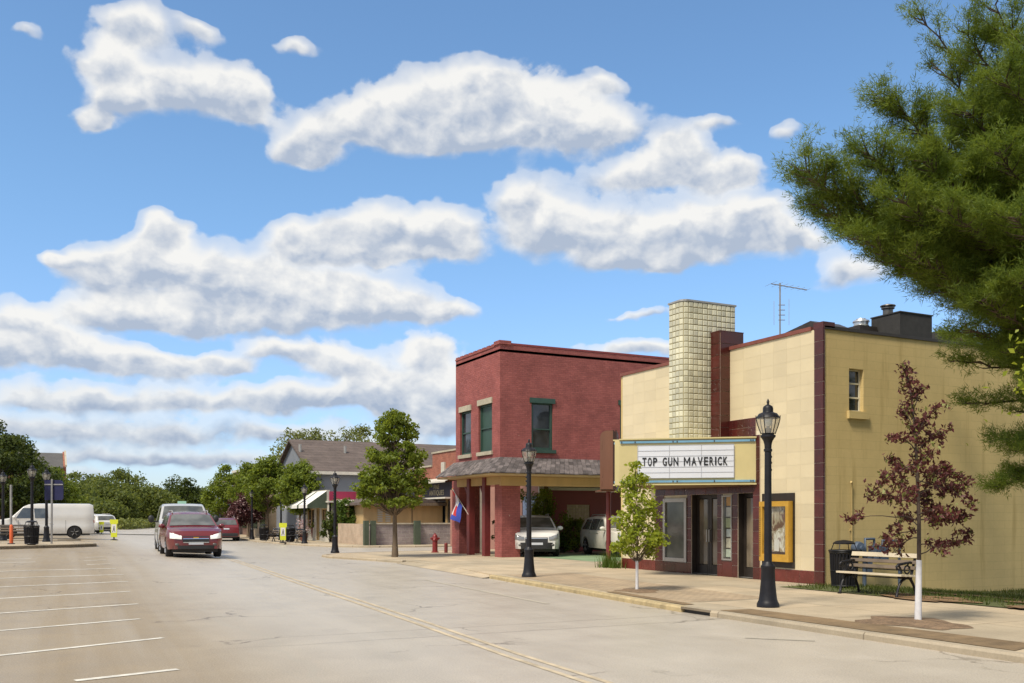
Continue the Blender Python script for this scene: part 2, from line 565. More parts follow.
M['roof_shingle'] = brickmat("roof_shingle", (0.135, 0.105, 0.092), (0.115, 0.09, 0.08), (0.07, 0.055, 0.05), 0.5, 0.2, 0.01, 0.95, 0.5, 0.2)
M['slate'] = P("slate_roof", (0.09, 0.085, 0.08), 0.8, var=0.2)
M['tar'] = P("tar_roof", (0.04, 0.038, 0.036), 0.9, var=0.3)
M['flash'] = P("dark_flashing", (0.035, 0.028, 0.024), 0.5, var=0.3)
M['coping'] = P("maroon_coping", (0.20, 0.062, 0.045), 0.55, var=0.2)
M['red_coping'] = P("red_metal_coping", (0.23, 0.038, 0.036), 0.45, var=0.12)
M['green_trim'] = P("dark_green_trim", (0.030, 0.068, 0.052), 0.5, var=0.2)
M['stone_trim'] = P("limestone_trim", (0.42, 0.37, 0.28), 0.8, var=0.2)
M['maroon_post'] = P("maroon_wood_post", (0.155, 0.024, 0.022), 0.55, var=0.2)
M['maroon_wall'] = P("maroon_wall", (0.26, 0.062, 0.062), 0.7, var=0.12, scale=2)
M['white_trim'] = P("white_trim", (0.62, 0.58, 0.50), 0.6, var=0.1)
M['grey_wall'] = P("grey_blue_siding", (0.20, 0.215, 0.245), 0.8, var=0.08, scale=2)
M['cream_wall'] = P("pale_shop_wall", (0.50, 0.47, 0.40), 0.8, var=0.1)
M['magenta'] = P("crimson_awning_cloth", (0.30, 0.025, 0.070), 0.85, var=0.12)
M['white_cloth'] = P("white_awning_cloth", (0.72, 0.70, 0.66), 0.85, var=0.08)
M['dark'] = P("dark_recess", (0.018, 0.015, 0.013), 0.6, var=0.3)
M['glass'] = glassmat("window_glass")
M['door_glass'] = glassmat("door_glass", (0.15, 0.12, 0.085), 0.06)
M['display_glass'] = glassmat("display_glass", (0.075, 0.078, 0.060), 0.10)
M['car_glass'] = glassmat("car_glass", (0.095, 0.098, 0.092), 0.05)
M['block_glass'] = P("glass_block", (0.58, 0.555, 0.41), 0.07, var=0.20, scale=0.9, island=0.20, spec=0.8)
M['block_grout'] = P("glass_block_grout", (0.40, 0.345, 0.19), 0.8, var=0.25, scale=4)
M['alu'] = P("dull_aluminium", (0.42, 0.40, 0.37), 0.42, 0.6, var=0.1)
M['alu_bright'] = P("spun_aluminium", (0.66, 0.66, 0.66), 0.3, 0.8, var=0.1)
M['bronze'] = P("bronze_door_frame", (0.035, 0.027, 0.022), 0.42, 0.3, var=0.2)
M['black'] = P("black_iron_paint", (0.0095, 0.009, 0.012), 0.45, 0.0, var=0.35, scale=8, spec=0.35)
M['marquee'] = P("marquee_enamel", (0.56, 0.475, 0.235), 0.4, var=0.07, scale=1.5)
M['marquee_white'] = P("letter_board", (0.66, 0.68, 0.74), 0.35, var=0.04, scale=2)
M['marquee_rail'] = P("letter_rail", (0.42, 0.43, 0.47), 0.4, var=0.1)
M['blue_stripe'] = P("pale_blue_stripe", (0.16, 0.34, 0.50), 0.4, var=0.15, scale=3)
M['letter'] = P("black_letter", (0.012, 0.012, 0.014), 0.4, var=0.2)
M['rust'] = P("rusty_soffit", (0.22, 0.135, 0.075), 0.8, var=0.35, scale=6)
M['copper'] = P("copper_brown_enamel", (0.24, 0.115, 0.075), 0.30, 0.35, var=0.2, scale=2, streak=True)
M['dark_brown'] = P("dark_brown_metal", (0.05, 0.025, 0.02), 0.4, var=0.2)
M['gold'] = P("gold_yellow_frame", (0.52, 0.29, 0.035), 0.35, 0.1, var=0.12)
M['bench_wood'] = P("cream_bench_board", (0.62, 0.53, 0.38), 0.55, var=0.12, streak=True)
M['bench_dark'] = P("shade_bench_slat", (0.16, 0.12, 0.085), 0.7, var=0.25, streak=True)  # dark tone stands in for the shade seen through the bench back
M['meter'] = P("grey_blue_meter", (0.085, 0.115, 0.17), 0.5, 0.2, var=0.2)
M['tyre'] = P("tyre_rubber", (0.014, 0.013, 0.013), 0.85, var=0.3)
M['rim'] = P("alloy_rim", (0.45, 0.45, 0.46), 0.3, 0.8, var=0.1)
M['dark_rim'] = P("steel_rim", (0.14, 0.135, 0.13), 0.45, 0.6, var=0.2)
M['plastic'] = P("black_plastic", (0.018, 0.018, 0.019), 0.55, var=0.2)
M['chrome'] = P("chrome", (0.75, 0.75, 0.75), 0.12, 1.0, var=0.05)
M['lens'] = P("headlight_lens", (0.80, 0.80, 0.78), 0.08, 0.3, var=0.05)
M['lens_grey'] = P("unlit_headlight_lens", (0.26, 0.26, 0.26), 0.10, 0.3, var=0.1)
M['tail'] = P("red_tail_lens", (0.45, 0.015, 0.012), 0.12, var=0.1)
M['plate'] = P("number_plate", (0.55, 0.57, 0.62), 0.5, var=0.05)
M['red_paint'] = paintmat("red_car_paint", (0.135, 0.004, 0.007), 0.0, 0.33)
M['deep_red_paint'] = paintmat("deep_red_car_paint", (0.155, 0.004, 0.009), 0.0, 0.33)
M['silver_paint'] = paintmat("silver_car_paint", (0.52, 0.51, 0.49), 0.25, 0.32)
M['white_paint'] = paintmat("white_car_paint", (0.68, 0.66, 0.62), 0.0, 0.3)
M['champagne_paint'] = paintmat("champagne_car_paint", (0.66, 0.62, 0.54), 0.0, 0.3)
M['dark_paint'] = paintmat("dark_car_paint", (0.03, 0.032, 0.036), 0.3, 0.3)
M['bark'] = P("bark", (0.15, 0.11, 0.075), 0.95, var=0.35, scale=14, bmp=0.9, bscale=22, streak=True)
M['bark_dark'] = P("pine_bark", (0.085, 0.060, 0.045), 0.95, var=0.4, scale=9, bmp=1.0, bscale=18)
M['tree_wrap'] = P("white_tree_wrap", (0.66, 0.65, 0.66), 0.75, var=0.12, scale=9)
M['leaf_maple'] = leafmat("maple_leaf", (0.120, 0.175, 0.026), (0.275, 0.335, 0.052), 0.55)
M['leaf_street'] = leafmat("street_tree_leaf", (0.110, 0.165, 0.025), (0.255, 0.315, 0.050), 0.55)
M['leaf_young'] = leafmat("young_leaf", (0.190, 0.260, 0.024), (0.420, 0.470, 0.055), 0.5)
M['leaf_purple'] = leafmat("plum_leaf", (0.062, 0.017, 0.017), (0.185, 0.062, 0.055), 0.28, tip=(0.22, 0.24, 0.06))
M['leaf_crab'] = leafmat("crab_apple_leaf", (0.045, 0.014, 0.018), (0.13, 0.045, 0.045), 0.3, tip=(0.5, 0.36, 0.34))
M['leaf_dark'] = leafmat("dark_leaf", (0.036, 0.058, 0.012), (0.105, 0.135, 0.026), 0.4)
M['leaf_far'] = leafmat("far_leaf", (0.090, 0.125, 0.034), (0.220, 0.255, 0.066), 0.55)
M['leaf_yellow'] = leafmat("yellowish_leaf", (0.120, 0.150, 0.040), (0.230, 0.250, 0.070))
M['leaf_bush'] = leafmat("bush_leaf", (0.050, 0.095, 0.014), (0.140, 0.205, 0.030), 0.45)
M['needle'] = leafmat("pine_needle", (0.082, 0.138, 0.020), (0.240, 0.305, 0.046), 0.5)
M['grass'] = leafmat("grass_blade", (0.055, 0.085, 0.014), (0.135, 0.150, 0.030), 0.3)
M['hydrant'] = P("dark_red_iron", (0.21, 0.022, 0.022), 0.45, var=0.2)
M['orange'] = P("orange_plastic", (0.62, 0.11, 0.025), 0.5, var=0.12)
M['blue_sign'] = P("dark_blue_sign", (0.011, 0.012, 0.065), 0.45, var=0.1)
M['galv'] = P("galvanised_steel", (0.33, 0.32, 0.31), 0.5, 0.5, var=0.15)
M['lime'] = P("fluorescent_yellow_green", (0.62, 0.66, 0.03), 0.5, var=0.06)
M['sign_white'] = P("sign_white", (0.68, 0.66, 0.64), 0.5, var=0.05)
M['flag_red'] = P("flag_red_cloth", (0.50, 0.035, 0.035), 0.85, var=0.12)
M['flag_white'] = P("flag_white_cloth", (0.70, 0.68, 0.70), 0.85, var=0.06)
M['flag_blue'] = P("flag_blue_cloth", (0.045, 0.075, 0.42), 0.85, var=0.1)
M['navy_sign'] = P("navy_shop_sign", (0.020, 0.018, 0.035), 0.5, var=0.2)
M['sign_gold'] = P("faded_gold_letter", (0.40, 0.34, 0.22), 0.6, var=0.2)
M['post_green'] = P("green_post", (0.062, 0.082, 0.052), 0.7, var=0.2)
M['terracotta'] = P("brown_planter", (0.15, 0.05, 0.035), 0.75, var=0.2)
M['flower'] = leafmat("pale_blossom", (0.45, 0.30, 0.34), (0.75, 0.65, 0.62), 0.3)
M['teal_light'] = P("pale_green_lens", (0.35, 0.60, 0.45), 0.3, var=0.1)
M['pine_litter'] = P("dry_needles", (0.21, 0.125, 0.06), 0.95, var=0.4, scale=20, bmp=0.8)


def lampglass():
    m, N, out = newmat("lamp_glass")
    g = N.node('ShaderNodeBsdfGlossy')
    g.inputs['Roughness'].default_value = 0.05
    g.inputs['Color'].default_value = (0.9, 0.9, 0.88, 1)
    t = N.node('ShaderNodeBsdfTransparent')
    t.inputs[0].default_value = (0.93, 0.91, 0.86, 1)
    d = N.node('ShaderNodeBsdfDiffuse')
    d.inputs[0].default_value = (0.75, 0.72, 0.66, 1)
    lw = N.node('ShaderNodeLayerWeight')
    frf = N.math('MULTIPLY_ADD', N.math('POWER', lw.outputs['Facing'], 4.0), 0.6, 0.045)
    m1 = N.node('ShaderNodeMixShader')
    N.l.new(frf, m1.inputs[0])
    N.l.new(t.outputs[0], m1.inputs[1])
    N.l.new(g.outputs[0], m1.inputs[2])
    m2 = N.node('ShaderNodeMixShader')
    tc = N.node('ShaderNodeTexCoord')
    N.l.new(N.mapr(N.noise(tc.outputs['Object'], 6, 3, 0.5), 0.3, 0.7, 0.14, 0.32), m2.inputs[0])
    N.l.new(m1.outputs[0], m2.inputs[1])
    N.l.new(d.outputs[0], m2.inputs[2])
    N.l.new(m2.outputs[0], out.inputs[0])
    return m


M['lamp_glass'] = lampglass()
_m, _N, _out = newmat("lit_headlight")
_b = principled(_N, _out, (0.8, 0.8, 0.76), 0.1)
_b.inputs['Emission Color'].default_value = (1.0, 0.95, 0.85, 1)
_b.inputs['Emission Strength'].default_value = 0.08
M['lit'] = _m


def shopglass(name, tint):
    m, N, out = newmat(name)
    g = N.node('ShaderNodeBsdfGlossy')
    g.inputs['Roughness'].default_value = 0.04
    t = N.node('ShaderNodeBsdfTransparent')
    tc = N.node('ShaderNodeTexCoord')
    c = N.mix(N.noise(tc.outputs['Object'], 2, 2, 0.5), mul(tint, 0.9), tint)
    N.l.new(c, t.inputs[0])
    lw = N.node('ShaderNodeLayerWeight')
    frf = N.math('MULTIPLY_ADD', N.math('POWER', lw.outputs['Facing'], 4.0), 0.6, 0.045)
    m1 = N.node('ShaderNodeMixShader')
    N.l.new(frf, m1.inputs[0])
    N.l.new(t.outputs[0], m1.inputs[1])
    N.l.new(g.outputs[0], m1.inputs[2])
    N.l.new(m1.outputs[0], out.inputs[0])
    return m


M['clear_glass'] = shopglass("clear_case_glass", (0.92, 0.93, 0.9))


# ------------------------------------------------------------------ objects
THINGS = {}


def thing(name, label, cat, loc=(0, 0, 0), rz=0.0, group=None):
    o = bpy.data.objects.new(name, None)
    COL.objects.link(o)
    o.empty_display_size = 0.3
    o.location = loc
    o.rotation_euler = (0, 0, rz)
    o['label'] = label
    o['category'] = cat
    if group:
        o['group'] = group
    return o


def tag(o, label, cat, group=None):
    o['label'] = label
    o['category'] = cat
    if group:
        o['group'] = group
    return o


def copy_tree(o, parent=None):
    c = o.copy()
    COL.objects.link(c)
    c.parent = parent
    for ch in [q for q in bpy.data.objects if q.parent == o]:
        copy_tree(ch, c)
    return c


def copy_thing(o, loc, rz, label):
    c = copy_tree(o)
    c.location = loc
    c.rotation_euler = (0, 0, rz)
    c['label'] = label
    return c


class MB:
    """collects shapes and links them as ONE mesh object"""
    def __init__(s):
        s.v = []
        s.f = []
        s.mi = []
        s.cur = 0
        s.rev = 0

    def add(s, verts, faces):
        b = len(s.v)
        s.v += [tuple(p) for p in verts]
        s.f += [tuple(i + b for i in f) for f in faces]
        s.mi += [s.cur] * len(faces)
        return s

    def box(s, x0, y0, z0, x1, y1, z1):
        x0, x1 = min(x0, x1), max(x0, x1)
        y0, y1 = min(y0, y1), max(y0, y1)
        z0, z1 = min(z0, z1), max(z0, z1)
        v = [(x0, y0, z0), (x1, y0, z0), (x1, y1, z0), (x0, y1, z0), (x0, y0, z1), (x1, y0, z1), (x1, y1, z1), (x0, y1, z1)]
        return s.add(v, [(0, 3, 2, 1), (4, 5, 6, 7), (0, 1, 5, 4), (1, 2, 6, 5), (2, 3, 7, 6), (3, 0, 4, 7)])

    def extr(s, poly, o, u, v, n):
        """polygon (a, b) -> o + a*u + b*v, thickened along the vector n"""
        o, u, v, n = Vector(o), Vector(u), Vector(v), Vector(n)
        if u.cross(v).dot(n) < 0:
            poly = list(reversed(poly))
        k = len(poly)
        lo = [o + u * a + v * b for a, b in poly]
        hi = [p + n for p in lo]
        fs = [tuple(reversed(range(k))), tuple(range(k, 2 * k))]
        fs += [(i, (i + 1) % k, k + (i + 1) % k, k + i) for i in range(k)]
        return s.add(lo + hi, fs)

    def prism(s, poly, z0, z1):
        return s.extr(poly, (0, 0, z0), (1, 0, 0), (0, 1, 0), (0, 0, z1 - z0))

    def quad(s, a, b, c, d):
        return s.add([a, b, c, d], [(0, 1, 2, 3)])

    def tube(s, pts, rad, seg=8, cap=True):
        pts = [Vector(p) for p in pts]
        if not hasattr(rad, '__len__'):
            rad = [rad] * len(pts)
        vs, fs = [], []
        prev = None
        for i, p in enumerate(pts):
            a = pts[max(0, i - 1)]
            b = pts[min(len(pts) - 1, i + 1)]
            t = (b - a)
            if t.length < 1e-9:
                t = Vector((0, 0, 1))
            t.normalize()
            if prev is None:
                ref = Vector((0, 0, 1)) if abs(t.z) < 0.9 else Vector((1, 0, 0))
                n = t.cross(ref).normalized()
            else:
                n = (prev - t * prev.dot(t))
                n = n.normalized() if n.length > 1e-6 else t.orthogonal().normalized()
            prev = n
            m = t.cross(n)
            for k in range(seg):
                a_ = 2 * math.pi * k / seg
                vs.append(p + (n * math.cos(a_) + m * math.sin(a_)) * rad[i])
        for i in range(len(pts) - 1):
            for k in range(seg):
                k2 = (k + 1) % seg
                fs.append((i * seg + k, i * seg + k2, (i + 1) * seg + k2, (i + 1) * seg + k))
        if cap:
            fs.append(tuple(reversed(range(seg))))
            fs.append(tuple((len(pts) - 1) * seg + k for k in range(seg)))
        return s.add(vs, fs)

    def lathe(s, prof, c=(0, 0, 0), seg=16, sq=1.0, axis='Z'):
        vs, fs = [], []
        n = len(prof)
        for (r, z) in prof:
            for k in range(seg):
                a = 2 * math.pi * k / seg
                p = (r * math.cos(a), r * math.sin(a) * sq, z)
                if axis == 'Y':
                    p = (p[0], p[2], -p[1])
                elif axis == 'X':
                    p = (p[2], p[0], p[1])
                vs.append((c[0] + p[0], c[1] + p[1], c[2] + p[2]))
        for i in range(n - 1):
            for k in range(seg):
                k2 = (k + 1) % seg
                fs.append((i * seg + k, i * seg + k2, (i + 1) * seg + k2, (i + 1) * seg + k))
        fs.append(tuple(reversed(range(seg))))
        fs.append(tuple((n - 1) * seg + k for k in range(seg)))
        return s.add(vs, fs)

    def ball(s, c, r, seg=12, rings=7):
        if not hasattr(r, '__len__'):
            r = (r, r, r)
        vs, fs = [], []
        for i in range(rings + 1):
            t = math.pi * i / rings
            t = min(max(t, 0.02), math.pi - 0.02)
            for k in range(seg):
                a = 2 * math.pi * k / seg
                vs.append((c[0] + r[0] * math.sin(t) * math.cos(a), c[1] + r[1] * math.sin(t) * math.sin(a), c[2] - r[2] * math.cos(t)))
        for i in range(rings):
            for k in range(seg):
                k2 = (k + 1) % seg
                fs.append((i * seg + k, i * seg + k2, (i + 1) * seg + k2, (i + 1) * seg + k))
        fs.append(tuple(reversed(range(seg))))
        fs.append(tuple(rings * seg + k for k in range(seg)))
        return s.add(vs, fs)

    def grid(s, fn, nu, nv):
        vs = [fn(i / nu, j / nv) for j in range(nv + 1) for i in range(nu + 1)]
        fs = [(j * (nu + 1) + i, j * (nu + 1) + i + 1, (j + 1) * (nu + 1) + i + 1, (j + 1) * (nu + 1) + i) for j in range(nv) for i in range(nu)]
        return s.add(vs, fs)

    def holes(s, o, u, n, W, H, openings, depth):
        """wall face W x H from o along u and up, with rectangular openings (a0, b0, a1, b1) and reveals going in along -n"""
        o, u, n = Vector(o), Vector(u), Vector(n)
        z = Vector((0, 0, 1))
        xs = sorted({0, W} | {q for h in openings for q in (h[0], h[2])})
        zs = sorted({0, H} | {q for h in openings for q in (h[1], h[3])})
        flip = u.cross(z).dot(n) < 0

        def put(a, b, c, d):
            s.quad(*((a, b, c, d) if not flip else (d, c, b, a)))
        for i in range(len(xs) - 1):
            for j in range(len(zs) - 1):
                cx, cz = (xs[i] + xs[i + 1]) / 2, (zs[j] + zs[j + 1]) / 2
                if any(h[0] < cx < h[2] and h[1] < cz < h[3] for h in openings):
                    continue
                put(o + u * xs[i] + z * zs[j], o + u * xs[i + 1] + z * zs[j], o + u * xs[i + 1] + z * zs[j + 1], o + u * xs[i] + z * zs[j + 1])
        s.cur = s.rev
        for (a0, b0, a1, b1) in openings:
            c = [o + u * a0 + z * b0, o + u * a1 + z * b0, o + u * a1 + z * b1, o + u * a0 + z * b1]
            for k in range(4):
                p, q = c[k], c[(k + 1) % 4]
                put(q, p, p - n * depth, q - n * depth)
        s.cur = 0
        return s

    def tiles(s, o, u, n, W, H, nu, nv, gap=0.008, t=0.008, skip=None, stagger=False):
        """nu x nv flat tiles with joints on a wall"""
        o, u, n = Vector(o), Vector(u), Vector(n)
        z = Vector((0, 0, 1))
        tw, thh = W / nu, H / nv
        for j in range(nv):
            cells = [(i * tw, (i + 1) * tw) for i in range(nu)]
            if stagger and j % 2:
                cells = [(0, tw / 2)] + [((i + .5) * tw, (i + 1.5) * tw) for i in range(nu - 1)] + [(W - tw / 2, W)]
            for (a0, a1) in cells:
                b0, b1 = j * thh, (j + 1) * thh
                if skip and skip(a0, b0, a1, b1):
                    continue
                g = gap / 2
                s.extr([(a0 + g, b0 + g), (a1 - g, b0 + g), (a1 - g, b1 - g), (a0 + g, b1 - g)], o, u, z, n * t)
        return s

    def build(s, name, mat, parent=None, smooth=None, world=False, mats=None):
        me = bpy.data.meshes.new(name)
        v = s.v
        if world and parent is not None:
            root = parent
            while root.parent is not None:
                root = root.parent
            mi = (Matrix.Translation(root.location) @ Euler(root.rotation_euler).to_matrix().to_4x4()).inverted()
            v = [tuple(mi @ Vector(p)) for p in v]
        me.from_pydata(v, [], s.f)
        for m_ in (mats or [mat]):
            me.materials.append(m_)
        if mats:
            me.polygons.foreach_set('material_index', s.mi)
        if smooth is not None:
            me.polygons.foreach_set('use_smooth', [True] * len(me.polygons))
            if smooth < 179:
                me.set_sharp_from_angle(angle=R(smooth))
        me.update()
        o = bpy.data.objects.new(name, me)
        COL.objects.link(o)
        if parent is not None:
            o.parent = parent
        return o


def struct(mb, name, mat, smooth=None, kind='structure', mats=None):
    o = mb.build(name, mat, None, smooth, mats=mats)
    o['kind'] = kind
    return o


def np_mesh(name, verts, faces, mat, parent, k, smooth=False, mats=None, mi=None):
    """mesh from numpy arrays, all faces with k corners"""
    me = bpy.data.meshes.new(name)
    nv, nf = len(verts), len(faces)
    me.vertices.add(nv)
    me.vertices.foreach_set('co', np.asarray(verts, dtype=np.float32).ravel())
    me.loops.add(nf * k)
    me.loops.foreach_set('vertex_index', np.asarray(faces, dtype=np.int32).ravel())
    me.polygons.add(nf)
    me.polygons.foreach_set('loop_start', np.arange(0, nf * k, k, dtype=np.int32))
    me.polygons.foreach_set('loop_total', np.full(nf, k, dtype=np.int32))
    for m_ in (mats or [mat]):
        me.materials.append(m_)
    if mi is not None:
        me.polygons.foreach_set('material_index', np.asarray(mi, dtype=np.int32))
    me.update(calc_edges=True)
    o = bpy.data.objects.new(name, me)
    COL.objects.link(o)
    if parent is not None:
        o.parent = parent
    return o


def unit(a):
    return a / np.maximum(np.linalg.norm(a, axis=1, keepdims=True), 1e-9)


def leaves(name, pts, size, mat, parent, nrm=None, aspect=0.55, up=0.4, jitter=0.35, hang=None):
    """one folded leaf (a kite of two triangles' worth) at every point"""
    pts = np.asarray(pts, dtype=float)
    n = len(pts)
    nr = npr.normal(size=(n, 3))
    if nrm is not None:
        nr = nr * 0.75 + nrm
    nr[:, 2] += up
    nr = unit(nr)
    d = npr.normal(size=(n, 3))
    if hang is not None:
        d = d * 0.8 + np.asarray(hang)
    d = unit(d - nr * np.sum(d * nr, axis=1, keepdims=True))
    w = np.cross(nr, d)
    s = size * (1 + jitter * npr.uniform(-1, 1, size=(n, 1)))
    a = pts - d * s * 0.5
    b = pts + w * s * aspect * 0.5 + nr * s * 0.10
    c = pts + d * s * 0.5 - nr * s * 0.12
    e = pts - w * s * aspect * 0.5 + nr * s * 0.10
    v = np.stack([a, b, c, e], axis=1).reshape(-1, 3)
    f = np.arange(4 * n).reshape(n, 4)
    return np_mesh(name, v, f, mat, parent, 4)


def text_mesh(s, size, mat, name, parent, mtx, depth=0.01, bold=0.0, xs=1.0, spacing=1.0, align='CENTER'):
    cu = bpy.data.curves.new("lettering", 'FONT')
    cu.body = s
    cu.size = size
    cu.extrude = depth
    cu.offset = bold
    cu.align_x = align
    cu.align_y = 'CENTER'
    cu.space_character = spacing
    tmp = bpy.data.objects.new("lettering", cu)
    COL.objects.link(tmp)
    dg = bpy.context.evaluated_depsgraph_get()
    dg.update()
    me = bpy.data.meshes.new_from_object(tmp.evaluated_get(dg))
    bpy.data.objects.remove(tmp)
    bpy.data.curves.remove(cu)
    me.transform(Matrix.Diagonal((xs, 1, 1, 1)))
    me.transform(mtx)
    me.materials.clear()
    me.materials.append(mat)
    o = bpy.data.objects.new(name, me)
    COL.objects.link(o)
    o.parent = parent
    return o

# ================================================================== the setting
def strip(name, pts, z, mat, kind='structure', zfun=None, dz=0.0):
    mb = MB()
    mb.add([(x, y, (zfun(x, y) if zfun else z) + dz) for x, y in pts], [tuple(range(len(pts)))])
    return struct(mb, name, mat)


# ground to the horizon
mb = MB()
mb.quad((-3000, -3000, -0.40), (3000, -3000, -0.40), (3000, 3000, -0.40), (-3000, 3000, -0.40))
struct(mb, "ground", M['far_ground'])

# roadway: street, parking stalls and side streets are one sheet that rises to the far left
xs_ = [-60, -45, -32, -24, -18, -14, -10, -7, -5, -3, -1, 1, 3, 5, 7, 9, 11, 14, 18, 24, 32, 45, 60]
ys_ = [-12, 0, 6, 10, 13, 16, 18, 20, 22, 24, 26, 28, 30, 32, 34, 36, 38, 40, 44, 50, 58, 66, 74, 82, 90]
mb = MB()
vs = [(x, y, gz(x, y)) for y in ys_ for x in xs_]
nx = len(xs_)
mb.add(vs, [(j * nx + i, j * nx + i + 1, (j + 1) * nx + i + 1, (j + 1) * nx + i) for j in range(len(ys_) - 1) for i in range(nx - 1)])
struct(mb, "road", M['asphalt'], 180)
# the street goes on and bends away to the right
mb = MB()
cl = [(7.0, 90), (9.5, 110), (13.0, 135), (18.0, 165), (25, 200), (36, 240), (52, 285), (75, 330)]
lft = [(x - 6.5 + (0 if i else -5), y) for i, (x, y) in enumerate(cl)]
rgt = [(x + 6.0, y) for x, y in cl]
for i in range(len(cl) - 1):
    z0 = [gz(lft[i][0], 90) + 0.004, gz(rgt[i][0], 90) + 0.004, gz(rgt[i + 1][0], 90) + 0.004, gz(lft[i + 1][0], 90) + 0.004]
    mb.quad((*lft[i], z0[0]), (*rgt[i], z0[1]), (*rgt[i + 1], z0[2]), (*lft[i + 1], z0[3]))
struct(mb, "far_road", M['asphalt'])
# verges of the far stretch
for side, nm in ((lft, "verge_lawn"), (rgt, "verge_lawn")):
    mb = MB()
    sg = -1 if side is lft else 1
    for i in range(len(cl) - 1):
        (x0, y0), (x1, y1) = side[i], side[i + 1]
        z0, z1 = gz(x0, 90) + 0.002, gz(x1, 90) + 0.002
        q = [(x0, y0, z0), (x0 + sg * 80, y0, z0), (x1 + sg * 80, y1, z1), (x1, y1, z1)]
        mb.quad(*(q if sg > 0 else q[::-1]))
    struct(mb, nm, M['grassbase'])

# sidewalk on the right with its kerb: along the theatre, past the driveway, to the corner by the maple
kerb_line = [(9.55, -6), (9.60, 6), (9.63, 10), (9.70, 13.4), (10.05, 16.9), (10.55, 22.4)]
corner = [(11.35, 31.2), (10.9, 33.6), (10.15, 36.4), (10.25, 37.6), (11.2, 38.9), (13.5, 39.9), (19, 40.6), (30, 41.0)]
walk = kerb_line + [(11.2, 27)] + corner
mb = MB()
inner = [(x + 0.16, y) for x, y in kerb_line] + [(11.35, 27)] + [(11.5, 31.2), (11.05, 33.7), (10.32, 36.4), (10.45, 37.5), (11.25, 38.7), (13.5, 39.72), (19, 40.42), (30, 40.8)]
mb.prism(inner + [(30, 23.9), (15.7, 23.9), (15.7, 15.745), (14.30, 15.745), (14.30, -6)], -0.45, 0.0)
struct(mb, "sidewalk", M['sidewalk'])


def kerb_run(name, pts, mat, h=0.0, w=0.16, z0=-0.45, left=False, zf=None):
    """raised kerb of rounded section along a line"""
    mb = MB()
    n = len(pts)
    sec = [(0, z0), (0.0, h - 0.03), (0.025, h), (w, h), (w, z0)]
    vs = []
    for i, (x, y) in enumerate(pts):
        a, b = Vector(pts[max(0, i - 1)]), Vector(pts[min(n - 1, i + 1)])
        t = (b - a).normalized()
        nr = Vector((t.y, -t.x)) * (-1 if left else 1)
        dz = zf(x, y) if zf else 0
        for (o, z) in sec:
            vs.append((x + nr.x * o, y + nr.y * o, z + dz if z > z0 else z))
    k = len(sec)
    fs = [(i * k + j, i * k + j + 1, (i + 1) * k + j + 1, (i + 1) * k + j) for i in range(n - 1) for j in range(k - 1)]
    fs += [tuple(range(k)), tuple((n - 1) * k + j for j in range(k))]
    mb.add(vs, fs)
    return struct(mb, name, mat)


kerb_run("kerb", [(9.55, -6), (9.60, 6), (9.63, 10), (9.66, 12.2)], M['kerb'], 0.006)
kerb_run("yellow_kerb", [(9.67, 12.98), (9.70, 13.4), (10.05, 16.9), (10.45, 21.4), (10.55, 22.4)], M['kerb_yellow'], 0.006)
kerb_run("kerb", [(11.35, 31.2), (10.9, 33.6), (10.15, 36.4), (10.25, 37.6), (11.2, 38.9), (13.5, 39.9), (19, 40.6), (30, 41.0)], M['kerb'], 0.006)
# storm drain under the kerb: a recess with an iron throat
dr = thing("storm_drain", "dark rectangular storm drain opening where the yellow kerb paint ends", "storm drain", (9.67, 12.6, 0))
mb = MB()
mb.box(9.665, 12.2, -0.03, 9.84, 12.98, 0.007)
mb.build("hood", M['kerb'], dr, world=True)
mb = MB()
mb.box(9.72, 12.24, -0.44, 9.84, 12.94, -0.03)
mb.build("throat", M['dark'], dr, world=True)
# driveway apron: slopes from the lot down to the street
mb = MB()
mb.add([(10.55, 22.4, ROAD + 0.006), (10.72, 22.4, 0.004), (10.55, 22.4, 0.004)], [(0, 1, 2)])
mb.quad((10.40, 22.45, ROAD + 0.008), (11.0, 22.45, 0.006), (11.75, 31.1, 0.006), (11.10, 31.1, ROAD + 0.008))
struct(mb, "driveway_pavement", M['sidewalk'])
# brick paver band and tree pits
mb = MB()
for (x0, y0, x1, y1) in ((9.95, 13.6, 11.35, 19.6),):
    mb.quad((10.05, y0, 0.004), (12.2, y0, 0.004), (12.9, 22.3, 0.004), (10.95, 22.3, 0.004))
struct(mb, "paver_path", M['pavers'])
mb = MB()
mb.add([(11.15 + 0.62 * math.cos(a) * (1 + .22 * math.sin(3 * a) + .12 * math.sin(7 * a)), 9.5 + 0.95 * math.sin(a) * (1 + .2 * math.sin(2 * a + 1) + .1 * math.cos(5 * a)), 0.006) for a in [i * math.pi / 12 for i in range(24)]] + [(11.18, 9.48, 0.05)],
       [(i, (i + 1) % 24, 24) for i in range(24)])
struct(mb, "mulch_ground", M['mulch'], 180)
mb = MB()
mb.add([(10.95 + 0.42 * math.cos(a) * (1 + .25 * math.sin(3 * a + 1)), 16.15 + 0.55 * math.sin(a) * (1 + .25 * math.sin(2 * a) + .12 * math.cos(5 * a)), 0.008) for a in [i * math.pi / 12 for i in range(24)]] + [(10.95, 16.15, 0.04)],
       [(i, (i + 1) % 24, 24) for i in range(24)])
struct(mb, "mulch_ground", M['mulch'], 180)
mb = MB()
mb.quad((9.82, 7.0, 0.007), (10.55, 7.2, 0.007), (10.42, 12.1, 0.007), (9.84, 12.2, 0.007))
mb.quad((9.9, 13.2, 0.009), (10.12, 13.2, 0.009), (10.45, 16.2, 0.009), (10.22, 16.2, 0.009))
struct(mb, "earth_ground", M['dirt'])


# lawn beside the theatre falls away from the walk
def lz(x, y):
    return 0.012 - 0.34 * smooth01((x - 15.0) / 6.0)


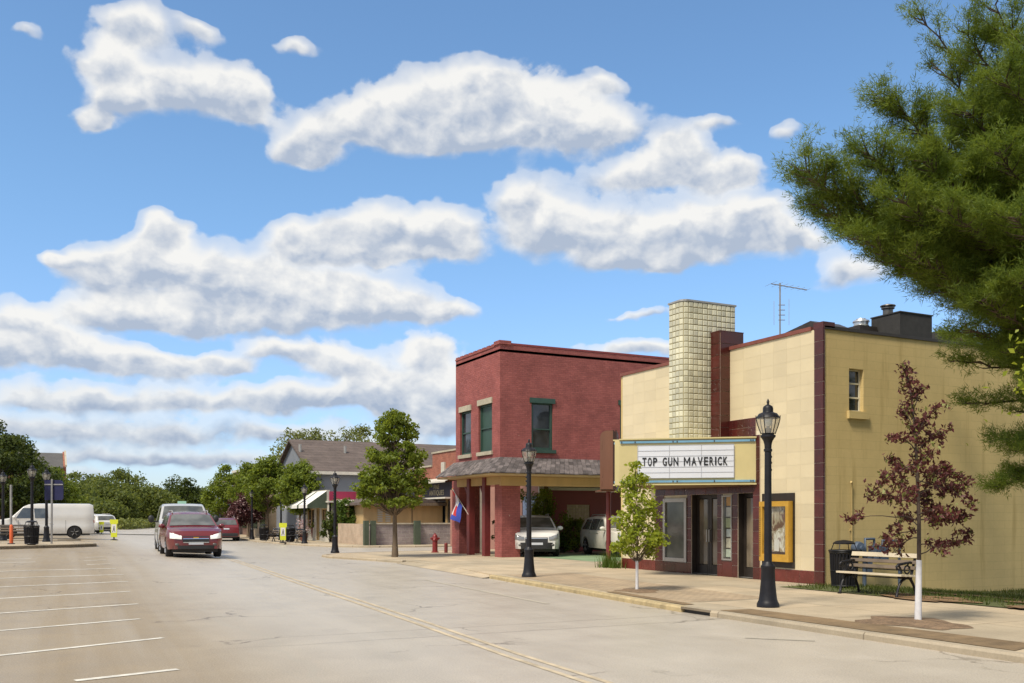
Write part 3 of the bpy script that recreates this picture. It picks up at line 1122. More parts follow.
mb = MB()
LX = [14.31, 14.7, 15.1, 15.6, 16.2, 17, 18, 19, 20, 21, 23, 27, 34, 46]
LY = [-8, 0, 6, 9, 11, 13, 15.0, 15.73]
mb.add([(x, y, lz(x, y)) for y in LY for x in LX], [(j * len(LX) + i, j * len(LX) + i + 1, (j + 1) * len(LX) + i + 1, (j + 1) * len(LX) + i) for j in range(len(LY) - 1) for i in range(len(LX) - 1)])
lo = struct(mb, "lawn", M['grassbase'], 180)
# dry needles under the pine
mb = MB()
for k in range(26):
    cx, cy = rnd.uniform(14.5, 16.2), rnd.uniform(8.5, 13.2)
    if k < 12:
        cx, cy = rnd.uniform(14.35, 14.9), rnd.uniform(9.0, 13.6)
    r0 = rnd.uniform(0.12, 0.42)
    n = 11
    pts = [(cx + r0 * math.cos(2 * math.pi * i / n) * rnd.uniform(.5, 1.2), cy + 1.8 * r0 * math.sin(2 * math.pi * i / n) * rnd.uniform(.5, 1.2)) for i in range(n)]
    mb.add([(x, y, lz(x, y) + 0.012 + 0.0006 * k) for x, y in pts], [tuple(range(n))])
struct(mb, "needle_litter", M['pine_litter'], kind='stuff')
# grass blades
N_ = 26000
gx = npr.uniform(14.35, 24, N_)
gy = npr.uniform(5, 15.7, N_)
keep = (npr.uniform(size=N_) < np.where(gx < 15, 0.45, 1.0)) & ((gx < 17.5) | (npr.uniform(size=N_) < 0.6))
gx, gy = gx[keep], gy[keep]
gz_ = np.array([lz(a, b) for a, b in zip(gx, gy)])
n_ = len(gx)
base = np.stack([gx, gy, gz_], 1)
an = npr.uniform(0, math.pi, n_)
wv_ = np.stack([np.cos(an), np.sin(an), np.zeros(n_)], 1) * 0.010
tipv = base + np.stack([npr.normal(0, .03, n_), npr.normal(0, .03, n_), npr.uniform(.03, .10, n_)], 1)
V_ = np.stack([base - wv_, base + wv_, tipv], 1).reshape(-1, 3)
go_ = np_mesh("lawn_grass", V_, np.arange(3 * n_).reshape(n_, 3), M['grass'], None, 3)
go_['kind'] = 'stuff'
# parking lot between the red building and the theatre, partly painted green
mb = MB()
mb.quad((16.9, 27.6, 0.004), (30, 27.6, 0.004), (30, 33.4, 0.004), (16.9, 33.4, 0.004))
struct(mb, "green_pavement", M['green_paint'])

# painted markings


def line(name, a, b, w, mat, dz=0.005):
    a, b = Vector(a), Vector(b)
    t = (b - a).normalized()
    n = Vector((-t.y, t.x)) * (w / 2)
    seg = max(1, int((b - a).length / 2))
    mb = MB()
    vs = []
    for i in range(seg + 1):
        p = a.lerp(b, i / seg)
        for q in (p - n, p + n):
            vs.append((q.x, q.y, gz(q.x, q.y) + dz))
    mb.add(vs, [(2 * i, 2 * i + 1, 2 * i + 3, 2 * i + 2) for i in range(seg)])
    return struct(mb, name, mat)


stalls = [((75, 681), (178, 669.5)), ((-40, 660), (163, 638)), ((-60, 636), (140, 619)), ((-60, 617.5), (138, 604)), ((-80, 603), (130, 591.5)), ((-80, 591), (128, 581.5)),
          ((-80, 581.5), (124, 574.5)), ((-60, 573.5), (116, 568.5)), ((-40, 568), (110, 564)), ((0, 563), (106, 560)), ((0, 559.5), (104, 557))]
for i, (a, b) in enumerate(stalls):
    A, B = gr(*a), gr(*b)
    line("road_parking_line", A.xy, B.xy, 0.11, M['white_line'])
ypts = [(620, 690), (512, 655), (420, 622.5), (350, 599), (280, 576), (245, 564)]
yg = [gr(*p).xy for p in ypts]
yg = [yg[0] + (yg[0] - yg[1]) * 3] + yg + [yg[-1] + (yg[-1] - yg[-3]) * 1.5]
for i in range(len(yg) - 1):
    for o in (-0.095, 0.095):
        line("road_centre_line", yg[i] + Vector((o, 0)), yg[i + 1] + Vector((o, 0)), 0.075, M['yellow_line'])
line("road_edge_line", gr(425, 580).xy, gr(548, 604).xy, 0.10, M['faded_line'])
line("road_edge_line", gr(745, 638).xy, gr(815, 641).xy, 0.10, M['faded_line'])

# next block on the right: kerb and walk
c2 = [(30, 47.2), (18, 47.4), (15.6, 48.2), (14.0, 50.0), (13.35, 52.5), (13.0, 57), (12.7, 62), (13.0, 70), (14.2, 80), (15.6, 92), (18, 110)]
mb = MB()
mb.prism([(x + 0.1, y + 0.05) for x, y in c2] + [(60, 110), (60, 47.2)], -0.45, 0.0)
struct(mb, "sidewalk", M['sidewalk'])
kerb_run("kerb", c2, M['kerb'], 0.006, left=False)
# corner island on the left with its walk
isl = [(-30, 41.6), (-1.5, 42.2), (1.2, 44.2), (2.4, 46.6), (2.5, 48.6), (0.8, 49.8), (-30, 50.2)]
izf = lambda x, y: gz(x, y) + 0.13
mb = MB()
k = len(isl)
top = [(x, y, izf(x, y)) for x, y in isl]
bot = [(x, y, -0.45) for x, y in isl]
mb.add(top + bot, [tuple(range(k))] + [(i, k + i, k + (i + 1) % k, (i + 1) % k) for i in range(k)])
isl_o = struct(mb, "corner_pavement", M['sidewalk'])
kerb_run("kerb", [(x, y) for x, y in isl[:6]], M['kerb'], 0.006, left=True, zf=lambda x, y: izf(x, y) + 0.004, w=0.16)
# second kerb strip across the side street, under the van
isl2 = [(-40, 57.2), (1.0, 57.6), (2.2, 58.6), (1.0, 59.4), (-40, 59.4)]
mb = MB()
k = len(isl2)
mb.add([(x, y, izf(x, y) - 0.06) for x, y in isl2] + [(x, y, -0.45) for x, y in isl2], [tuple(range(k))] + [(i, k + i, k + (i + 1) % k, (i + 1) % k) for i in range(k)])
struct(mb, "island_kerb", M['kerb'])
# park lawn beyond the side street on the left
mb = MB()
pk = [(-70, 70), (-4, 70), (-1.5, 84), (1.0, 110), (4, 140), (9, 170), (-70, 170)]
mb.add([(x, y, gz(min(x, 8), 90) + 0.06) for x, y in pk] + [(x, y, -0.4) for x, y in pk], [tuple(range(7))] + [(i, 7 + i, 7 + (i + 1) % 7, (i + 1) % 7) for i in range(7)])
struct(mb, "park_lawn", M['grassbase'])

# ================================================================== the theatre
FX, TY0, TY1 = 15.60, 15.74, 23.80     # street face, near corner, far corner
TT = 5.71                               # top of the street face
th_ = thing("theatre_building", "cream tiled cinema building with maroon trim and a tall glass block tower", "building", (FX, TY0, 0))
Z = Vector((0, 0, 1))
fy = lambda px: onx(px, 500, FX).y
fz = lambda px, py: onx(px, py, FX).z
nX = (-1, 0, 0)
nY = (0, -1, 0)
uY = (0, 1, 0)
uX = (1, 0, 0)
# columns along the street face, near to far
yA = fy(815)    # end of corner tiles
yB = fy(760.5)  # cream right part / maroon entry
yC = fy(656)    # entry / cream left part
doorR0, doorR1 = fy(753.8), fy(738.5)
case0, case1 = fy(733), fy(723)
dd0, dd1 = fy(718), fy(692)
win0, win1 = fy(687.8), fy(664.4)
zb = 0.30                                # base tile height
zd = 2.10                                # door head
wz0, wz1 = 0.30, 2.02
# core of the walls: the street wall with openings, body behind
ops = [(doorR0 - TY0, 0.02, doorR1 - TY0, zd), (dd0 - TY0, 0.02, dd1 - TY0, zd), (win0 - TY0, wz0, win1 - TY0, wz1), (case0 - TY0, 0.42, case1 - TY0, 2.06)]
mb = MB()
mb.rev = 1
mb.holes((FX, TY0, -0.4), uY, nX, TY1 - TY0, TT + 0.4, [(a, b + 0.4, c, d + 0.4) for a, b, c, d in ops], 0.32)
mb.build("street_wall", None, th_, world=True, mats=[M['cream_grout'], M['bronze']])
mb = MB()
sw = ony(849, 390, TY0).x - FX
sw1 = ony(863.5, 390, TY0).x - FX
sz0, sz1 = ony(856, 411.5, TY0).z, ony(856, 369, TY0).z
mb.holes((FX, TY0, -0.7), uX, nY, 16.0, TT + 0.7 - 0.02, [(sw, sz0 + 0.7, sw1, sz1 + 0.7)], 0.18)
sidew = mb.build("side_wall", M['side'], th_, world=True)
mb = MB()
mb.box(FX + 0.36, TY0 + 0.22, -0.4, FX + 15.98, TY1, TT - 0.3)
mb.build("core", M['dark'], th_, world=True)
mb = MB()
mb.box(FX + 0.02, TY1, -0.4, FX + 16, TY1 + 0.12, TT - 0.02)
mb.box(FX + 15.99, TY0 + 0.01, -0.4, FX + 16.1, TY1, TT - 0.02)
mb.build("rear_wall", M['side'], th_, world=True)
mb = MB()
mb.box(FX + 0.3, TY0 + 0.25, TT - 0.30, FX + 15.98, TY1 - 0.02, TT - 0.22)
mb.build("roof", M['tar'], th_, world=True)
mb = MB()
mb.box(FX + 0.02, TY0 - 0.03, TT - 0.02, FX + 16.12, TY0 + 0.22, TT + 0.05)
mb.build("flashing", M['flash'], th_, world=True)
mb = MB()
mb.box(FX - 0.035, TY0 + 0.345, TT, FX + 0.30, TY1 + 0.1, TT + 0.085)
mb.build("coping", M['coping'], th_, world=True)
# block patches on the side wall
# cream glazed blocks of the street face
ybm0 = fy(757)
tile_h = TT / 19.0


def cream_skip(y0):
    def f(a0, b0, a1, b1):
        ya, yb, za, zb_ = y0 + a0, y0 + a1, b0, b1
        if za < zb - 0.02:
            return True
        if ya < yB + 0.2 and yb > yA and False:
            return True
        return False
    return f


mb = MB()
# right part, from corner tiles to the entry; the poster case hangs on it
mb.tiles((FX, yA, 0), uY, nX, yB - yA, TT, 4, 19, 0.004, 0.003, skip=lambda a0, b0, a1, b1: b0 < zb - 0.02)
# above the entry
mb.tiles((FX, yB, 0), uY, nX, yC - yB, TT, 7, 19, 0.004, 0.003, skip=lambda a0, b0, a1, b1: b0 < 3.55)
# left part
mb.tiles((FX, yC, 0), uY, nX, TY1 - yC, TT, 3, 19, 0.004, 0.003, skip=lambda a0, b0, a1, b1: b0 < zb - 0.02)
mb.build("glazed_facing", M['cream'], th_, world=True)
# maroon corner strip, wraps the corner
mb = MB()
mb.tiles((FX, TY0 - 0.03, 0), uY, nX, yA - TY0 + 0.03, TT + 0.02, 1, 19, 0.010, 0.03)
mb.tiles((FX - 0.026, TY0, 0), uX, nY, 0.05, TT + 0.02, 1, 19, 0.010, 0.03)
mb.build("corner_tiles", M['maroon'], th_, world=True)
mb = MB()
mb.box(FX - 0.024, TY0 - 0.024, 0, FX + 0.03, yA - 0.004, TT + 0.015)
mb.build("corner_backing", M['maroon_grout'], th_, world=True)
mb = MB()
mb.box(FX - 0.03, TY0 - 0.03, TT + 0.015, FX + 0.32, yA + 0.02, TT + 0.14)
mb.build("corner_cap", M['maroon'], th_, world=True)
# base course
mb = MB()
mb.tiles((FX, yA, 0), uY, nX, yB - yA, zb, 4, 1, 0.010, 0.03)
mb.build("base_tiles", M['maroon_base'], th_, world=True)
mb = MB()
mb.tiles((FX, yC, 0), uY, nX, TY1 - yC, zb, 5, 1, 0.010, 0.03)
mb.build("base_tiles", M['maroon_base'], th_, world=True)
mb = MB()
mb.box(FX - 0.022, yA, 0, FX, yB, zb - 0.002)
mb.build("base_backing", M['maroon_grout'], th_, world=True)
mb = MB()
mb.box(FX - 0.022, yC, 0, FX, TY1, zb - 0.002)
mb.build("base_backing", M['maroon_grout'], th_, world=True)
# maroon entry surround: tiles everywhere except in the openings
mb = MB()
gb = MB()


def entry_tiles(y0, y1, z0, z1, nu):
    nv = max(1, round((z1 - z0) / 0.295))
    mb.tiles((FX, y0, z0), uY, nX, y1 - y0, z1 - z0, nu, nv, 0.010, 0.03)
    gb.box(FX - 0.022, y0, z0, FX, y1, z1)


entry_tiles(yB, doorR0, 0, 3.5, 1)
entry_tiles(doorR1, case0, 0, zd, 1)
entry_tiles(case0, case1, 0, 0.41, 1)
entry_tiles(case1, dd0, 0, zd, 1)
entry_tiles(dd1, win0, 0, zd, 1)
entry_tiles(win0, win1, 0, wz0 - 0.01, 2)
entry_tiles(win1, yC, 0, zd, 1)
entry_tiles(doorR0, yC, zd, 2.42, 9)
mb.build("entry_tiles", M['maroon'], th_, world=True)
gb.build("entry_backing", M['maroon_grout'], th_, world=True)
for args in ((fy(757) + 0.02, fy(722), 3.48, 3.93, 6), (fy(670), fy(657.5), 3.42, 3.62, 2)):
    mb = MB()
    gb = MB()
    entry_tiles(*args)
    bt_ = mb.build("tile_band", M['maroon'], th_, world=True)
    gb.build("grout", M['maroon_grout'], bt_, world=True)
# doors: bronze frames with glass, set back
for (y0, y1, leaves_) in ((doorR0, doorR1, 1), (dd0, dd1, 2)):
    wl = (y1 - y0) / leaves_
    for k in range(leaves_):
        a, b = y0 + k * wl, y0 + (k + 1) * wl
        mb = MB()
        X0, X1 = FX + 0.16, FX + 0.22
        for (p, q, r, t) in ((a, 0.0, a + 0.09, zd), (b - 0.09, 0.0, b, zd), (a + 0.09, 0.0, b - 0.09, 0.26), (a + 0.09, zd - 0.12, b - 0.09, zd)):
            mb.box(X0, p + 0.004, q + 0.02, X1, r - 0.004, t - 0.004)
        d = mb.build("door", M['bronze'], th_, world=True)
        mb = MB()
        mb.box(X0 + 0.025, a + 0.088, 0.27, X0 + 0.035, b - 0.088, zd - 0.12)
        mb.build("pane", M['door_glass'], d, world=True)
        mb = MB()
        hy = a + 0.05 if (leaves_ == 2 and k == 1) or leaves_ == 1 else b - 0.05
        mb.tube([(X0, hy, 0.85), (X0 - 0.06, hy, 0.87), (X0 - 0.06, hy, 1.18), (X0, hy, 1.2)], 0.014, 6)
        mb.build("handle", M['alu'], d, world=True)
    mb = MB()
    mb.box(FX - 0.0, y0, 0.0, FX + 0.3, y1, 0.022)
    mb.build("threshold", M['alu'], th_, world=True)
# door glass is tinted lighter to stand in for interior reflections
# display window
mb = MB()
w = 0.10
for (a, b, c, d) in ((win0, wz0, win0 + w, wz1), (win1 - w, wz0, win1, wz1), (win0 + w, wz0, win1 - w, wz0 + w), (win0 + w, wz1 - w, win1 - w, wz1)):
    mb.box(FX - 0.06, a + 0.003, b, FX + 0.05, c - 0.003, d)
dw = mb.build("display_window", M['alu'], th_, world=True)
mb = MB()
mb.box(FX - 0.015, win0 + w, wz0 + w, FX + 0.0, win1 - w, wz1 - w)
mb.build("pane", M['display_glass'], dw, world=True)
# narrow notice case between the doors
mb = MB()
for (a, b, c, d) in ((case0, 0.42, case0 + 0.035, 2.06), (case1 - 0.06, 0.42, case1, 2.06), (case0 + 0.035, 0.42, case1 - 0.06, 0.46), (case0 + 0.035, 2.02, case1 - 0.06, 2.06)):
    mb.box(FX - 0.05, a + 0.002, b, FX + 0.06, c - 0.002, d)
nc = mb.build("notice_case", M['alu'], th_, world=True)
mb = MB()
mb.box(FX + 0.045, case0 + 0.03, 0.45, FX + 0.06, case1 - 0.05, 2.03)
mb.build("backing", M['dark_brown'], nc, world=True)
cols = [(0.55, 0.62, 0.52), (0.66, 0.62, 0.5), (0.6, 0.66, 0.66), (0.5, 0.55, 0.35), (0.66, 0.66, 0.62), (0.58, 0.30, 0.04)]
zq = 0.50
hts = [0.20, 0.24, 0.20, 0.24, 0.24, 0.28]
for k, (cc, h) in enumerate(zip(cols, hts)):
    mb = MB()
    mb.box(FX + 0.030, case0 + 0.045 + (k % 2) * 0.015, zq, FX + 0.043, case1 - 0.075 - (k % 3) * 0.01, zq + h)
    mb.build("notice", P("notice_paper", cc, 0.7, var=0.25, scale=14), nc, world=True)
    zq += h + 0.035
mb = MB()
mb.quad((FX - 0.03, case1 - 0.062, 0.462), (FX - 0.03, case0 + 0.036, 0.462), (FX - 0.03, case0 + 0.036, 2.018), (FX - 0.03, case1 - 0.062, 2.018))
mb.build("glass", M['clear_glass'], nc, world=True)
# poster case in its gold frame on a dark board
py0, py1 = fy(795.3), fy(770)
mb = MB()
mb.box(FX - 0.028, py0, 0.325, FX - 0.012, py1 + 0.25, 2.07)
pcb = mb.build("poster_board", M['bronze'], th_, world=True)
gy0, gy1 = py0 + 0.05, py1 + 0.20
gz0, gz1 = 0.47, 1.88
mb = MB()
t_ = 0.105
for (a, b, c, d) in ((gy0, gz0, gy0 + t_, gz1), (gy1 - t_, gz0, gy1, gz1), (gy0 + t_, gz0, gy1 - t_, gz0 + 0.17), (gy0 + t_, gz1 - 0.12, gy1 - t_, gz1)):
    mb.box(FX - 0.16, a, b, FX - 0.030, c, d)
pf = mb.build("poster_frame", M['gold'], th_, world=True)
mb = MB()
for k in range(26):
    zz = gz0 + 0.1 + k * (gz1 - gz0 - 0.2) / 26
    mb.box(FX - 0.166, gy1 - 0.045, zz, FX - 0.1605, gy1 - 0.02, zz + 0.028)
mb.build("bulb_strip", M['dark_brown'], pf, world=True)


def postermat():
    m, N, out = newmat("film_poster_print")
    tc = N.node('ShaderNodeTexCoord')
    x, y, z = N.xyz(tc.outputs['Object'])
    v = N.comb(N.math('MULTIPLY', y, 3.2), N.math('MULTIPLY', z, 1.6), 0)
    n = N.noise(v, 1.6, 5, 0.62, dist=0.8)
    c = N.mix(N.mapr(n, 0.40, 0.50), (0.16, 0.085, 0.055), (0.42, 0.36, 0.26))
    c = N.mix(N.mapr(n, 0.52, 0.60), c, (0.70, 0.68, 0.62))
    n2 = N.noise(v, 4.0, 3, 0.6)
    c = N.mix(N.mapr(n2, 0.6, 0.66), c, (0.20, 0.10, 0.10))
    principled(N, out, c, 0.35)
    return m


mb = MB()
mb.box(FX - 0.075, gy0 + t_, gz0 + 0.17, FX - 0.065, gy1 - t_, gz1 - 0.12)
po = mb.build("poster", postermat(), pf, world=True)
mb = MB()
pm = (gy0 + gy1) / 2
mb.box(FX - 0.084, pm - 0.10, gz0 + 0.24, FX - 0.077, pm + 0.06, gz0 + 0.50)
mb.build("notice", M['sign_white'], pf, world=True)
mb = MB()
mb.box(FX - 0.082, gy0 + t_, gz0 + 0.172, FX - 0.076, gy1 - t_, gz0 + 0.225)
mb.build("caption_strip", M['dark_brown'], pf, world=True)
mb = MB()
mb.quad((FX - 0.1, gy1 - t_, gz0 + 0.17), (FX - 0.1, gy0 + t_, gz0 + 0.17), (FX - 0.1, gy0 + t_, gz1 - 0.12), (FX - 0.1, gy1 - t_, gz1 - 0.12))
mb.build("glass", M['clear_glass'], pf, world=True)
# side window: steel casement of three lights, sill below
wx0, wx1 = FX + sw, FX + sw1
mb = MB()
f_ = 0.035
mb.box(wx0, TY0 + 0.10, sz0, wx0 + f_, TY0 + 0.15, sz1)
mb.box(wx1 - f_, TY0 + 0.10, sz0, wx1, TY0 + 0.15, sz1)
hh = (sz1 - sz0) / 3
for k in range(4):
    z0 = min(max(sz0 + k * hh - 0.018, sz0), sz1 - 0.036)
    mb.box(wx0 + f_, TY0 + 0.10, z0, wx1 - f_, TY0 + 0.15, z0 + 0.036)
swf = mb.build("window", M['cream_grout'], th_, world=True)
mb = MB()
mb.box(wx0 + 0.02, TY0 + 0.125, sz0 + 0.01, wx1 - 0.02, TY0 + 0.13, sz1 - 0.01)
mb.build("pane", M['glass'], swf, world=True)
mb = MB()
mb.box(wx0 - 0.06, TY0 - 0.07, sz0 - 0.17, wx1 + 0.10, TY0 + 0.10, sz0 - 0.002)
mb.build("sill", M['side'], swf, world=True)
# thin conduit with a weatherhead on the side wall
cx = ony(851, 500, TY0).x
ctop = ony(851, 482, TY0).z
mb = MB()
mb.tube([(cx, TY0 - 0.03, 0.55), (cx, TY0 - 0.03, ctop - 0.08), (cx - 0.02, TY0 - 0.05, ctop - 0.02), (cx - 0.07, TY0 - 0.07, ctop)], [0.012, 0.012, 0.016, 0.024], 8)
mb.box(cx - 0.05, TY0 - 0.022, 1.2, cx + 0.05, TY0 - 0.003, 1.23)
mb.build("conduit", M['side'], th_, 60, world=True)

# glass block tower
GX0, GX1, GY0, GY1 = 14.46, 16.10, 19.32, 19.90
GT = 6.93
GB = 3.46
mb = MB()
nbx, nbz = 11, 24
bw, bh = (GX1 - GX0) / nbx, (GT - GB) / nbz


def gblock(o, u, n, w, h, g=0.008):
    o, u, n = Vector(o), Vector(u), Vector(n)
    p = [(g, g), (w - g, g), (w - g, h - g), (g, h - g)]
    q = [(g + .014, g + .014), (w - g - .014, g + .014), (w - g - .014, h - g - .014), (g + .014, h - g - .014)]
    lo = [o + u * a + Z * b for a, b in p]
    mid = [v + n * 0.012 for v in lo]
    hi = [o + u * a + Z * b + n * 0.022 for a, b in q]
    mb.add(lo + mid + hi, [(8, 9, 10, 11)] + [(i, (i + 1) % 4, 4 + (i + 1) % 4, 4 + i) for i in range(4)] + [(4 + i, 4 + (i + 1) % 4, 8 + (i + 1) % 4, 8 + i) for i in range(4)])


rc = 0.16
nside = 3
for j in range(nbz):
    z = GB + j * bh
    wfront = (GX1 - GX0 - rc) / (nbx - 1)
    for i in range(nbx - 1):
        gblock((GX0 + rc + i * wfront, GY0, z), uX, nY, wfront, bh)
    # rounded street corner: two short blocks on the curve
    for k in range(2):
        a0, a1 = R(180 + 45 * k), R(180 + 45 * (k + 1))
        p0 = Vector((GX0 + rc + rc * math.cos(a0), GY0 + rc + rc * math.sin(a0), z))
        p1 = Vector((GX0 + rc + rc * math.cos(a1), GY0 + rc + rc * math.sin(a1), z))
        u = (p1 - p0)
        n = Vector((u.y, -u.x, 0)).normalized()
        gblock(p0, u.normalized(), n, u.length, bh, 0.006)
    ws = (GY1 - GY0 - rc) / nside
    for i in range(nside):
        gblock((GX0, GY1 - i * ws, z), (0, -1, 0), nX, ws, bh)
        gblock((GX1 - 0.0, GY0 + i * ws, z), uY, (1, 0, 0), ws, bh)
    for i in range(nbx - 1):
        gblock((GX1 - i * wfront, GY1, z), (-1, 0, 0), (0, 1, 0), wfront, bh)
tw = mb.build("glass_block_tower", M['block_glass'], th_, world=True)
mb = MB()
cpoly = [(GX0 + rc + rc * math.cos(a), GY0 + rc + rc * math.sin(a)) for a in (R(180), R(225), R(270))] + [(GX1, GY0), (GX1, GY1), (GX0, GY1)]
mb.prism(cpoly, GB, GT)
mb.build("grout", M['block_grout'], tw, world=True)
mb = MB()
mb.prism([(GX0 + rc + (rc + .03) * math.cos(a), GY0 + rc + (rc + .03) * math.sin(a)) for a in (R(180), R(200), R(225), R(250), R(270))] + [(GX1 + .03, GY0 - .03), (GX1 + .03, GY1 + .03), (GX0 - .03, GY1 + .03)], GT, GT + 0.045)
mb.build("cap", M['alu'], tw, world=True)
# maroon pier against the tower
PX0, PX1, PY0, PY1 = 15.30, 16.03, 18.92, 19.27
PT = 6.17
mb = MB()
mb.tiles((PX0, PY0, 3.46), uY, nX, PY1 - PY0, PT - 3.46, 1, 9, 0.012, 0.02)
mb.tiles((PX0, PY0, 3.46), uX, nY, PX1 - PX0, PT - 3.46, 1, 9, 0.012, 0.02)
pr_ = mb.build("pier", M['maroon'], th_, world=True)
mb = MB()
mb.box(PX0 + 0.002, PY0 + 0.002, 3.46, PX1 + 0.01, PY1, PT)
mb.build("grout", M['maroon_grout'], pr_, world=True)
mb = MB()
mb.box(PX0 - 0.02, PY0 - 0.02, PT, PX1 + 0.01, PY1 + 0.02, PT + 0.02)
mb.build("cap", M['maroon'], pr_, world=True)

# marquee: wedge-shaped canopy with letter boards on both faces
A = Vector((15.58, 17.90, 0))
Bq = Vector((15.58, 22.30, 0))
N0 = Vector((13.02, 20.02, 0))
N1 = Vector((13.02, 20.22, 0))
mz0, mz1 = 2.31, 3.45
mb = MB()
mb.prism([(A.x, A.y), (N0.x, N0.y), (N0.x - 0.07, 20.12), (N1.x, N1.y), (Bq.x, Bq.y)][::-1], mz0, mz1)
mq = mb.build("marquee", M['marquee'], th_, world=True)
mb = MB()
inset = [(15.58, 18.1), (13.25, 20.04), (13.25, 20.2), (15.58, 22.1)]
mb.prism(inset[::-1], mz0 - 0.03, mz0 - 0.001)
mb.build("soffit", M['rust'], mq, world=True)


def letter_m():
    """a plain block M: two stems and a V between them"""
    g = MB()
    t = 0.17
    for x0 in (0.0, 1 - t):
        g.extr([(x0, 0), (x0 + t, 0), (x0 + t, 1), (x0, 1)], (0, 0, -.01), (1, 0, 0), (0, 1, 0), (0, 0, .02))
    g.extr([(t, 1), (t, 0.72), (0.5, 0.18), (0.5, 0.46)], (0, 0, -.01), (1, 0, 0), (0, 1, 0), (0, 0, .0198))
    g.extr([(1 - t, 1), (1 - t, 0.72), (0.5, 0.18), (0.5, 0.46)], (0, 0, -.01), (1, 0, 0), (0, 1, 0), (0, 0, .0198))
    me = bpy.data.meshes.new("glyph")
    me.from_pydata(g.v, [], g.f)
    return me


def marquee_letters(s, width, cap, mat, parent, mtx):
    """changeable marquee letters: every glyph fitted to its own card width, one mesh for the line"""
    wid = {'I': 0.30, ' ': 0.62, 'M': 1.30, 'V': 1.02, 'A': 1.02, 'N': 1.0}
    gap = 0.26
    tot = sum(wid.get(ch, 0.86) + gap for ch in s) - gap
    k = width / tot
    x = -width / 2
    vs, fs = [], []
    for ch in s:
        w = wid.get(ch, 0.86) * k
        if ch != ' ':
            cu = bpy.data.curves.new("glyph", 'FONT')
            cu.body = ch
            cu.size = 1
            cu.extrude = 0.01
            cu.offset = 0.002 if ch == 'M' else 0.022
            tmp = bpy.data.objects.new("glyph", cu)
            COL.objects.link(tmp)
            dg = bpy.context.evaluated_depsgraph_get()
            dg.update()
            me = bpy.data.meshes.new_from_object(tmp.evaluated_get(dg))
            bpy.data.objects.remove(tmp)
            bpy.data.curves.remove(cu)
            if ch == 'M':
                me = letter_m()
            xs_ = [v.co.x for v in me.vertices]
            ys_ = [v.co.y for v in me.vertices]
            x0, x1, y0, y1 = min(xs_), max(xs_), min(ys_), max(ys_)
            b0 = len(vs)
            for v in me.vertices:
                vs.append(mtx @ Vector((x + (v.co.x - x0) / (x1 - x0) * w, ((v.co.y - y0) / (y1 - y0) - .5) * cap, v.co.z * 0.3)))
            fs += [tuple(q + b0 for q in p.vertices) for p in me.polygons]
            bpy.data.meshes.remove(me)
        x += w + gap * k
    mb = MB()
    mb.add(vs, fs)
    return mb.build("lettering", mat, parent)


def face_parts(P0, P1, text):
    """P0 wall end, P1 nose end of one face; outward normal on the street side"""
    u = (P0 - P1)
    L = u.length
    u.normalize()
    n = Vector((u.y, -u.x, 0)) if text == 1 else Vector((-u.y, u.x, 0))
    o = P1.copy()
    if text == 2:      # far face reads from its wall end
        o, u = P0.copy(), -u
        n = Vector((u.y, -u.x, 0))
    b0, b1 = 0.14 * L, 0.84 * L
    if text == 2:
        b0, b1 = L - b1, L - b0
    zl0, zl1 = mz0 + 0.165, mz1 - 0.165
    mb = MB()
    mb.extr([(b0, zl0), (b1, zl0), (b1, zl1), (b0, zl1)], o, u, Z, n * 0.03)
    bd = mb.build("letter_board", M['marquee_white'], mq, world=True)
    mb = MB()
    for k in range(7):
        zz = zl0 + (zl1 - zl0) * k / 6
        mb.extr([(b0, zz - 0.005), (b1, zz - 0.005), (b1, zz + 0.005), (b0, zz + 0.005)], o + n * 0.031, u, Z, n * 0.006)
    for k in range(4):
        aa = b0 + (b1 - b0) * k / 3
        mb.extr([(aa - 0.009, zl0), (aa + 0.009, zl0), (aa + 0.009, zl1), (aa - 0.009, zl1)], o + n * 0.0302, u, Z, n * 0.003)
    mb.build("rail", M['marquee_rail'], bd, world=True)
    for (za, zb2) in ((mz0 + 0.055, mz0 + 0.105), (mz1 - 0.105, mz1 - 0.055)):
        mb = MB()
        mb.extr([(0.03, za), (L - 0.03, za), (L - 0.03, zb2), (0.03, zb2)], o, u, Z, n * 0.035)
        st_ = mb.build("stripe", M['blue_stripe'], mq, world=True)
        zm = (za + zb2) / 2
        for f in (0.02, 0.12, 0.40, 0.43, 0.70, 0.96, 0.975):
            mb = MB()
            mb.extr([(L * f - .012, zm - .02), (L * f + .012, zm - .02), (L * f + .012, zm + .02), (L * f - .012, zm + .02)], o + n * 0.034, u, Z, n * 0.012)
            mb.build("joint", M['dark'], st_, world=True)
    mb = MB()
    for (za, zb2) in ((mz0 - 0.012, mz0 + 0.02), (mz1 - 0.02, mz1 + 0.012)):
        mb.extr([(0.0, za), (L, za), (L, zb2), (0.0, zb2)], o, u, Z, n * 0.05)
    mb.build("rim", M['marquee'], mq, world=True)
    mid = (b0 + b1) / 2 + (-0.02 if text == 1 else 0)
    c = o + u * mid + Z * ((zl0 + zl1) / 2) + n * 0.042
    mt = Matrix(((u.x, 0, n.x, c.x), (u.y, 0, n.y, c.y), (0, 1, 0, c.z), (0, 0, 0, 1)))
    mt = (Matrix.Translation(th_.location)).inverted() @ mt
    return marquee_letters("TOP GUN MAVERICK", 2.06, 0.205, M['letter'], bd, mt)


lt = face_parts(A, N0, 1)
lt2 = face_parts(Bq, N1, 2)
xsv = [v.co for v in lt.data.vertices]
print("lettering span", max((a - b).length for a in (xsv[0], xsv[-1]) for b in xsv))

# ------------------------------------------------------------------ things on and by the theatre
# roof plant


def roofbox(px0, px1, pxc, ytop, Y, depth):
    a = ony(px0, ytop, Y)
    b = ony(px1, ytop, Y)
    return a, b


ZR = TT - 0.22
